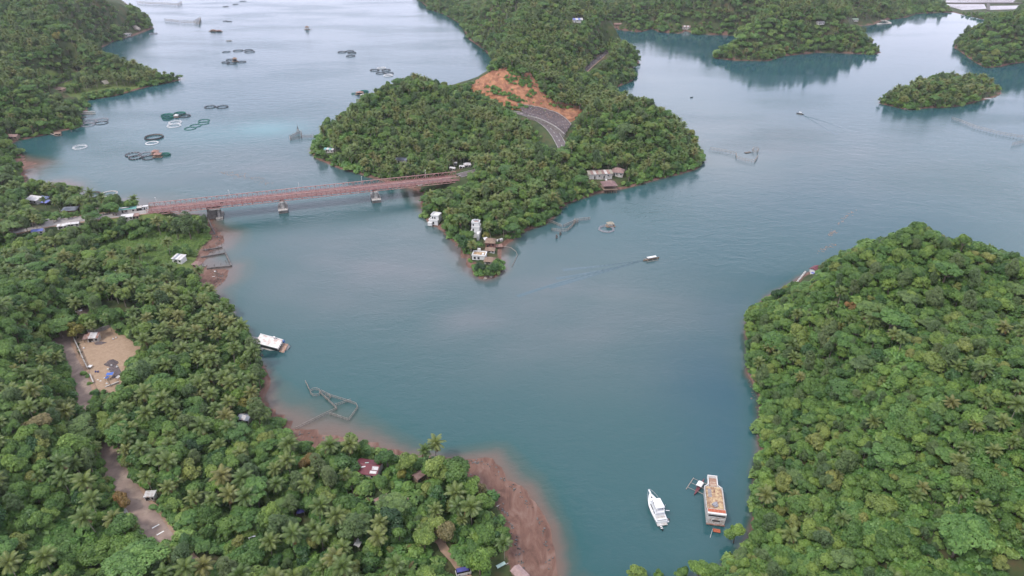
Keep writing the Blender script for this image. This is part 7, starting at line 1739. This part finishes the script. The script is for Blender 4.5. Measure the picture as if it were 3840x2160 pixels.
# ------------------------------------------------------------------ fish rings
PROTO_ST = {}
def fish_ring(label, px, py, wpx, mat, rail=True, stan=12, floats=False, net=None, group='floating fish rings in the bay', oct_=False):
    D = wpx * mpp(px, py); R = D / 2
    t = thing('fish_ring', label, 'fish pen', tuple(G(px, py, 0)), rng.uniform(0, 6), group)
    n = 8 if oct_ else 30
    fat = 1.15 if R > 4 else 1.0
    MB().ring(R, 0.21 * fat, 0.16, n, 6).build('float_pipe', mat, t); MB().ring(R - 0.75, 0.16 * fat, 0.16, n, 6).build('inner_pipe', mat, t)
    if rail:
        MB().ring(R - 0.35, 0.085, 1.15, n, 5).build('hand_rail', mat, t)
        if mat.name not in PROTO_ST:
            me = MB().bar((0, 0, 0.1), (0, 0, 1.2), 0.10, 5).bar((-0.4, 0, 0.2), (0, 0, 1.1), 0.06, 4).mesh('stanchion'); me.materials.append(mat); PROTO_ST[mat.name] = me
        for i in range(stan):
            a_ = 2 * PI * i / stan; o = link(bpy.data.objects.new('stanchion', PROTO_ST[mat.name]), t); o.location = ((R - 0.35) * math.cos(a_), (R - 0.35) * math.sin(a_), 0); o.rotation_euler = (0, 0, a_)
    if floats:
        me = MB().bar((-0.8, 0, 0.25), (0.8, 0, 0.25), 0.42, 8).mesh('drum_float'); me.materials.append(DARK if floats == 1 else WHITEPIPE)
        for i in range(14): a_ = 2 * PI * i / 14; o = link(bpy.data.objects.new('drum_float', me), t); o.location = (R * math.cos(a_), R * math.sin(a_), 0.1); o.rotation_euler = (0, 0, a_ + PI / 2)
    if net:
        mb_ = MB(); V = []
        for i in range(24): a_ = 2 * PI * i / 24; V += [((R - .35) * math.cos(a_), (R - .35) * math.sin(a_), 1.15), ((R - .72) * math.cos(a_), (R - .72) * math.sin(a_), 0.1)]
        mb_.add(V, [(2 * i, 2 * i + 1, (2 * i + 3) % 48, (2 * i + 2) % 48) for i in range(24)]); mb_.build('net', net, t)
    return t
BP, GP, WP, NP_ = BLACKPIPE, GREYPIPE, WHITEPIPE, GREENPIPE
NETG = paint('green_net', (0.03, 0.16, 0.12), 0.9, 0.15, 2.0)
RINGS = [
 ('large black ring with railing standing alone left of centre bay', 578, 516, 67, BP, dict(stan=16, net=NET)), ('partly sunk white ring just below the large railed ring', 570, 537, 45, WP, dict(rail=False)),
 ('upper of two white rings side by side in the left bay', 657, 460, 46, WP, dict()), ('lower of two white rings side by side in the left bay', 653, 472, 49, WP, dict()),
 ('left green-netted ring of the raft cluster', 627, 435, 45, NP_, dict(net=NETG)), ('upper green-netted ring of the raft cluster', 674, 428, 44, NP_, dict(net=NETG)), ('lower green-netted ring of the raft cluster', 630, 444, 41, NP_, dict(net=NETG)), ('dark bare ring at the right of the green cluster', 693, 436, 41, BP, dict()),
 ('topmost thin green ring of the slanting row of four', 765, 453, 41, NP_, dict(rail=False)), ('second thin green ring of the slanting row of four', 763, 462, 40, NP_, dict(rail=False)), ('third thin green ring of the slanting row of four', 733, 472, 41, NP_, dict(rail=False)), ('lowest thin green ring of the slanting row of four', 713, 482, 42, NP_, dict(rail=False)),
 ('left dark ring of the pair right of the green cluster', 788, 402, 41, BP, dict()), ('right dark ring of the pair right of the green cluster', 834, 402, 42, BP, dict()),
 ('upper left grey ring of the four near the left shore', 337, 456, 45, GP, dict()), ('lower left grey ring of the four near the left shore', 329, 469, 48, GP, dict()), ('upper right grey ring of the four near the left shore', 382, 451, 45, GP, dict()), ('lower right dark thin ring of the four near the left shore', 380, 462, 47, BP, dict(rail=False)),
 ('pale eight-sided ring floating alone near the left shore', 300, 553, 50, WP, dict(oct_=True)),
 ('left drum-floated ring of the brown hut cluster', 498, 581, 50, GP, dict(rail=False, floats=1)), ('lower drum-floated ring of the brown hut cluster', 508, 592, 45, GP, dict(rail=False, floats=1)), ('large grey ring at the top of the brown hut cluster', 549, 579, 50, GP, dict()), ('dark ring at the bottom of the brown hut cluster', 560, 592, 51, BP, dict()), ('green ring right of the brown hut cluster', 620, 582, 38, NP_, dict(net=NETG)),
 ('large dark railed ring behind the umbrella tree', 345, 735, 70, BP, dict(stan=16, net=NET)), ('thin pale ring beside the dark shore ring', 410, 727, 56, OFFWHITE, dict(rail=False)),
 ('small ring at the left of the far row of four', 849, 195, 29, BP, dict(rail=False)), ('railed ring in the middle of the far row of four', 894, 191, 37, BP, dict()), ('upper ring at the right of the far row of four', 932, 188, 31, BP, dict(rail=False)), ('lower ring at the right of the far row of four', 936, 195, 38, BP, dict()),
 ('left ring of the far black hut cluster', 846, 235, 29, BP, dict()), ('upper ring of the far black hut cluster', 864, 225, 30, BP, dict()), ('right ring of the far black hut cluster', 907, 233, 31, BP, dict()), ('lower ring of the far black hut cluster', 868, 239, 34, BP, dict()),
 ('left of two overlapping tiny far rings', 845, 79, 18, BP, dict(rail=False)), ('right of two overlapping tiny far rings', 860, 81, 20, BP, dict(rail=False)), ('lowest of the far rings at the top edge', 846, 25, 22, BP, dict(rail=False)), ('middle far ring at the top edge', 884, 16, 22, BP, dict(rail=False)), ('highest far ring at the top edge', 911, 5, 24, BP, dict(rail=False)),
 ('left ring of the four in mid bay', 1282, 196, 30, BP, dict()), ('upper ring of the four in mid bay', 1312, 193, 31, BP, dict()), ('right ring of the four in mid bay', 1320, 199, 31, BP, dict()), ('lowest ring of the four in mid bay', 1315, 211, 33, BP, dict()),
 ('left dark ring of the six in front of the peninsula', 1405, 264, 35, BP, dict()), ('right dark ring of the six in front of the peninsula', 1448, 264, 33, BP, dict()), ('upper white-floated ring of the six in front of the peninsula', 1431, 257, 32, WP, dict(floats=2)), ('lower left dark ring of the six in front of the peninsula', 1427, 275, 33, BP, dict()), ('lower right dark ring of the six in front of the peninsula', 1459, 276, 34, BP, dict()), ('lower white-floated ring of the six in front of the peninsula', 1456, 284, 33, WP, dict(floats=2)),
 ('green ring at the left of the raft hut by the peninsula skyline', 1331, 352, 26, NP_, dict()), ('green covered ring behind the raft hut by the peninsula skyline', 1366, 345, 33, NP_, dict(net=NETG)), ('ring floating beside the top left headland', 575, 127, 29, GP, dict())]
for lb, px, py, w, m_, kw in RINGS: fish_ring(lb, px, py, w, m_, **kw)
def raft_hut(label, px, py, w, d, h, roofm, wall, rz=0.2, boom=0):
    t = place('raft_hut', label, 'raft hut', px, py, rz)
    for j in range(6): MB().box((-w * 0.6 + w * 0.24 * j, 0, 0.35), (w * 0.22, d * 1.3, 0.14)).build('plank', WOOD, t)
    for s in (-1, 1): MB().bar((-w * .6, s * d * .55, 0.12), (w * .6, s * d * .55, 0.12), 0.28, 7).build('float', BLACKPIPE, t)
    for sx in (-1, 1):
        for sy in (-1, 1): MB().bar((sx * w * .4, sy * d * .4, 0.3), (sx * w * .4, sy * d * .4, h), 0.09, 4).build('post', WOOD, t)
    MB().box((0, 0.1, h * 0.5 + 0.2), (w * 0.72, d * 0.66, h * 0.75)).build('wall', wall, t)
    MB().hip((0, 0), w * 1.1, d * 1.1, h, h * 1.55, 0.25).build('roof', roofm, t)
    if boom: MB().bar((w * .4, 0, 0.5), (boom, 0.4, 0.8), 0.16, 5).build('boom', BAMBOODARK, t)
raft_hut('small white hut on the raft between the green netted rings', 662, 440, 3.6, 3.0, 2.0, WHITETIN, OFFWHITE, 0.1, 11)
raft_hut('brown-roofed raft hut behind in the drum-floated ring cluster', 585, 578, 5.2, 4.0, 2.4, RUST, WOOD, 0.2)
raft_hut('lower brown-roofed raft hut in the drum-floated ring cluster', 593, 588, 5.4, 4.2, 2.4, RUST, WOOD, 0.1)
raft_hut('dark peaked raft hut amid the far black rings', 882, 230, 5.0, 5.0, 3.2, THATCH, DARK, 0.3)
raft_hut('far wide brown raft hut in the upper left bay', 800, 118, 9.0, 4.0, 2.0, THATCH, WOOD, 0.0)
raft_hut('second far brown raft hut touching the wide one', 821, 119, 8.0, 4.0, 1.8, BROWNROOF, DARK, 0.0)
raft_hut('lone far raft hut in the open bay at the top', 1152, 111, 6.0, 4.0, 3.6, THATCH, WHITE, 0.1, 8)
raft_hut('raft hut with rusty roof beside the peninsula skyline palms', 1350, 354, 7.0, 3.6, 2.2, RUST, DARK, 0.2)
raft_hut('white raft tucked behind the rusty-roofed raft hut', 1362, 361, 5.0, 3.0, 1.6, WHITETIN, WHITE, 0.2)
oc = fish_ring('grey eight-sided plank ring with a thatched hut beside the peninsula', 2274, 860, 60, GREYPIPE, rail=True, stan=8, oct_=True, group=None)
raft_hut('grey thatched hut with a white wall on the eight-sided ring', 2288, 848, 4.0, 3.4, 2.0, THATCHGREY, WHITE, 0.2)
sl = MB().box((0, 0, 0.3), (16 * mpp(859, 154), 1.2, 0.4)).box((0, 0, 0.7), (9, 0.8, 0.5)).build('bamboo_raft', BAMBOO); sl.location = tuple(G(859, 154)); tag(sl, 'thin far bamboo raft between the far ring groups', 'raft')

# ------------------------------------------------------------------ bamboo fish corrals
def corral(label, lines, h=1.5, gap=0.9, net=True, z=0.0, thick=0.06, cat='fish corral'):
    P0 = G(*lines[0][0], 0.0); t = thing('fish_corral', label, cat, tuple(P0))
    st_me = MB().bar((0, 0, -1.2), (0, 0, h), thick, 5, thick * 0.8).mesh('stake'); st_me.materials.append(BAMBOO)
    st2 = MB().bar((0, 0, -1.2), (0.06, 0.03, h * 1.25), thick * 0.9, 5, thick * 0.6).mesh('stake'); st2.materials.append(BAMBOODARK)
    cnt = 0
    for ln in lines:
        Q = np.array([G(a, b, 0.0) - P0 for a, b in ln])
        for i in range(len(Q) - 1):
            a, b = Q[i], Q[i + 1]; L = np.linalg.norm(b - a); n = max(1, int(L / gap))
            for zz in (h * 0.95, h * 0.45): MB().bar(a + [0, 0, zz], b + [0, 0, zz], thick * 1.1, 5).build('rail', BAMBOO, t)
            if net:
                d = (b - a) / L; w = np.array([-d[1], d[0], 0]) * 0.03; mb_ = MB(); m2 = max(1, int(L / 0.42))
                for k in range(m2):
                    c = a + (b - a) * (k + 0.5) / m2; mb_.bar(c + [0, 0, -0.8], c + [0, 0, h * 0.85], thick * 0.42, 3)
                tag(mb_.build('bamboo_screen', BAMBOODARK, t), None, kind='stuff')
            for k in range(n + 1):
                if k == n and i < len(Q) - 2: continue
                c = a + (b - a) * k / n; o = link(bpy.data.objects.new('stake', st_me if cnt % 3 else st2), t); o.location = tuple(c); o.rotation_euler = (rng.normal() * .05, rng.normal() * .05, rng.uniform(0, 6)); cnt += 1
    return t
def circle_px(px, py, r, n=9): return [(px + r * math.cos(2 * PI * i / n), py + r * 0.62 * math.sin(2 * PI * i / n)) for i in range(n + 1)]
corral('large grey bamboo fish corral standing in the shallows of the left cove', [[(1109, 1613), (1160, 1588), (1212, 1562), (1264, 1538)], [(1264, 1538), (1245, 1518), (1221, 1496), (1199, 1476)], [(1236, 1556), (1270, 1567), (1308, 1580), (1326, 1556), (1342, 1533), (1336, 1520), (1290, 1504), (1243, 1490), (1206, 1472)], circle_px(1184, 1476, 20), circle_px(1230, 1494, 11, 6), [(1163, 1472), (1152, 1447), (1146, 1436)], [(1255, 1526), (1316, 1506)]], 1.5, 0.85)
corral('pale bamboo fish corral reaching out from the right shore of the peninsula', [[(2054, 832), (2080, 842), (2107, 853)], [(2068, 866), (2098, 870), (2127, 868), (2144, 853), (2159, 834)], [(2113, 853), (2157, 833)], [(2168, 829), (2190, 827), (2212, 824)], circle_px(2160, 833, 8, 6)], 2.0, 1.0, thick=0.09)
corral('small bamboo corral with a pointed tower left of the peninsula', [[(1087, 520), (1113, 506), (1131, 500), (1130, 520), (1089, 527), (1087, 520)], [(1133, 518), (1155, 517), (1178, 516)]], 2.6, 1.8, thick=0.12)
tw_ = place('bamboo_tower', 'pointed bamboo pole frame rising from the small corral', 'tower', 1119, 500, 0.0)
for i in range(5): MB().bar((1.6 * math.cos(i * 1.257), 1.6 * math.sin(i * 1.257), -1), (0.2 * math.cos(i * 1.257), 0.2 * math.sin(i * 1.257), 6), 0.1, 4).build('pole', BAMBOODARK, tw_)
MB().box((0, 0, 3.0), (2.0, 2.0, 0.15)).build('platform', BAMBOO, tw_); MB().bar((0, 0, 5.5), (0, 0, 9), 0.1, 4).build('mast', BAMBOODARK, tw_)
corral('thin dark stake corral in open water right of the peninsula', [[(2662, 563), (2710, 570), (2759, 581), (2762, 596), (2795, 606), (2829, 610), (2841, 590)], circle_px(2832, 568, 12, 6)], 2.4, 2.0, False, thick=0.11)
rf2 = MB().box((0, 0, 0.3), (26 * mpp(2804, 573), 2.2, 0.35), 0.0).build('bamboo_raft', BAMBOODARK); rf2.location = tuple(G(2804, 573)); rf2.rotation_euler = (0, 0, 0.5); tag(rf2, 'dark bamboo raft beside the thin stake corral', 'raft')
corral('far stake corral in the upper left bay', [[(619, 80), (650, 83), (673, 86)], [(680, 88), (705, 88), (727, 89), (747, 94), (753, 74), (731, 86)]], 4.0, 4.0, False, thick=0.3)
corral('farthest stake corral at the top of the left bay', [[(516, 14), (575, 17), (630, 19), (667, 22), (682, 13)]], 4.0, 6.0, False, thick=0.35)
corral('long stake line running off the right picture edge', [[(3569, 449), (3607, 462), (3655, 481), (3737, 503), (3842, 522)], [(3795, 546), (3842, 536)]], 2.6, 2.6, False, thick=0.13)
corral('short stake line curving in the water right of the point', [[(1884, 926), (1915, 930), (1935, 945), (1940, 958), (1928, 985), (1920, 1000)]], 0.5, 1.6, False, thick=0.07)
for px, py, lb in ((2086, 893, 'front of two dark broken piles before the pale corral'), (2100, 882, 'rear of two dark broken piles before the pale corral')):
    o = MB().bar((0, 0, -1), (0.1, 0, 2.4), 0.55, 7, 0.4).bar((0.5, 0.2, -1), (0.55, 0.2, 1.6), 0.3, 6).build('mooring_pile', DARKCON); o.location = tuple(G(px, py)); tag(o, lb, 'pile')
# wakes: real low crests on the water
def wake(label, start, ends, h=0.10, n=30, w0=0.6, w1=2.4):
    mb_ = MB(); A = G(*start)
    for e_, amp in ends:
        B = G(*e_); d = (B - A)[:2]; L = np.linalg.norm(d); s_ = np.array([-d[1], d[0]]) / L; V, F = [], []
        for i in range(n + 1):
            u_ = i / n; w = w0 + (w1 - w0) * u_; c = A[:2] + d * u_ + s_ * 0.04 * L * math.sin(u_ * 2.2) * amp
            hh = h * (1 - u_) ** 0.7 * (0.6 + 0.4 * math.sin(i * 1.7)); 
            for o_, z_ in ((-w, 0.004), (-w * .3, hh * .8), (0, hh), (w * .25, 0.02), (w * .55, hh * .5), (w, 0.004)): V.append((c[0] + s_[0] * o_, c[1] + s_[1] * o_, z_))
        for i in range(n):
            for k in range(5): F.append((i * 6 + k, i * 6 + k + 1, (i + 1) * 6 + k + 1, (i + 1) * 6 + k))
        mb_.add(V, F)
    o = mb_.build('wake', M_WAKE, None, True); tag(o, label, 'wake', kind='stuff')
M_WAKE = water_material('wake_water', (0.075, 0.125, 0.145))
wake('spreading wake behind the white-canopied outrigger boat', (2412, 978), [((2080, 1040), 1), ((1950, 1120), -1), ((2110, 1010), 0.5), ((2060, 1080), 0)], 0.45, 70, 0.3, 1.3)
wake('spreading wake behind the far boat under way', (3012, 433), [((3170, 485), 1), ((3090, 470), -1), ((3140, 505), 0)], 0.5, 70, 0.35, 1.6)

# floating weed and litter lines
def drift(label, lines, mat, n, spread):
    mb_ = MB()
    for ln in lines:
        Q = np.array([G(a, b, 0.0) for a, b in ln])
        for _ in range(n):
            k = int(rng.integers(len(Q) - 1)); c = Q[k] + (Q[k + 1] - Q[k]) * rng.uniform(); c = c + np.r_[rng.normal(0, spread, 2), 0]
            mb_.box((c[0], c[1], 0.02), (rng.uniform(0.3, 1.4), rng.uniform(0.12, 0.4), 0.05), rng.uniform(0, 3))
    tag(mb_.build('drift_weed', mat), label, 'weed', kind='stuff')
WEED = paint('drift_weed', (0.30, 0.19, 0.13), 0.9, 0.3, 1.0)
drift('broken line of brown weed drifting behind the wooded hill', [[(3070, 948), (3100, 928), (3135, 915)], [(3112, 882), (3132, 866)], [(3140, 846), (3170, 815), (3205, 788)]], WEED, 40, 0.8)
drift('thin brown weed patch drifting beyond the bridge', [[(825, 646), (880, 652), (915, 660)], [(900, 662), (960, 668), (1000, 690)]], WEED, 70, 2.4)

# stones, coral rubble and driftwood left along the muddy shores
def shore_debris():
    st_, wd = MB(), MB()
    lines = [[(1720, 1735), (1790, 1735), (1850, 1745), (1885, 1800), (1950, 1850), (2010, 1930), (2040, 1990), (2050, 2060), (2060, 2140)], [(1740, 1760), (1830, 1840), (1900, 1930), (1940, 2050), (1960, 2120)], [(1110, 1622), (1200, 1645), (1300, 1668), (1420, 1700), (1540, 1722), (1690, 1740)], [(800, 880), (825, 900), (812, 925), (790, 945)], [(790, 1015), (835, 1035), (815, 1070)], [(1612, 842), (1668, 878), (1728, 928), (1750, 970), (1800, 1034), (1822, 1046), (1862, 1030), (1878, 1000)], [(1960, 872), (2050, 838), (2100, 784), (2200, 740), (2330, 710), (2500, 664), (2610, 634)], [(2852, 1640), (2845, 1560), (2822, 1434), (2806, 1380)], [(3330, 397), (3402, 411), (3588, 398), (3674, 376)], [(930, 1276), (975, 1330), (985, 1400), (962, 1490)]]
    for ln in lines:
        for _ in range(70):
            k = int(rng.integers(len(ln) - 1)); t_ = rng.uniform(); a, b = ln[k], ln[k + 1]
            p = GT(a[0] + (b[0] - a[0]) * t_ + rng.normal() * 7, a[1] + (b[1] - a[1]) * t_ + rng.normal() * 5)
            if rng.uniform() < 0.88: st_.box((p[0], p[1], p[2] + 0.06), tuple(rng.uniform(0.15, 0.75, 3) * np.array([1, 1, 0.6])), rng.uniform(0, 3), (rng.normal() * .3, rng.normal() * .3, 0))
            else: wd.bar((p[0], p[1], p[2] + 0.1), (p[0] + rng.normal() * 0.6, p[1] + rng.normal() * 0.6, p[2] + 0.16), rng.uniform(0.05, 0.12), 5)
    tag(st_.build('shore_stones', DARKCON), 'dark stones and coral rubble strewn along the muddy shores', 'stones', kind='stuff')
    tag(wd.build('driftwood', WOOD), 'driftwood scattered along the muddy shores', 'driftwood', kind='stuff')
shore_debris()

# ------------------------------------------------------------------ haze
def haze_box():
    mb = MB().box((0, 1400, 87), (9400, 7200, 190))
    o = mb.build('haze', None)
    m = bpy.data.materials.new('haze'); m.use_nodes = True
    n, l = m.node_tree.nodes, m.node_tree.links
    n.clear()
    out = n.new('ShaderNodeOutputMaterial'); v = n.new('ShaderNodeVolumePrincipled')
    v.inputs['Color'].default_value = (0.93, 0.95, 1.0, 1)
    v.inputs['Density'].default_value = 0.00006
    v.inputs['Anisotropy'].default_value = 0.3
    l.new(v.outputs['Volume'], out.inputs['Volume'])
    o.data.materials.append(m)
    tag(o, 'thin pale haze in the humid air over the bay', 'haze', kind='stuff')
haze_box()
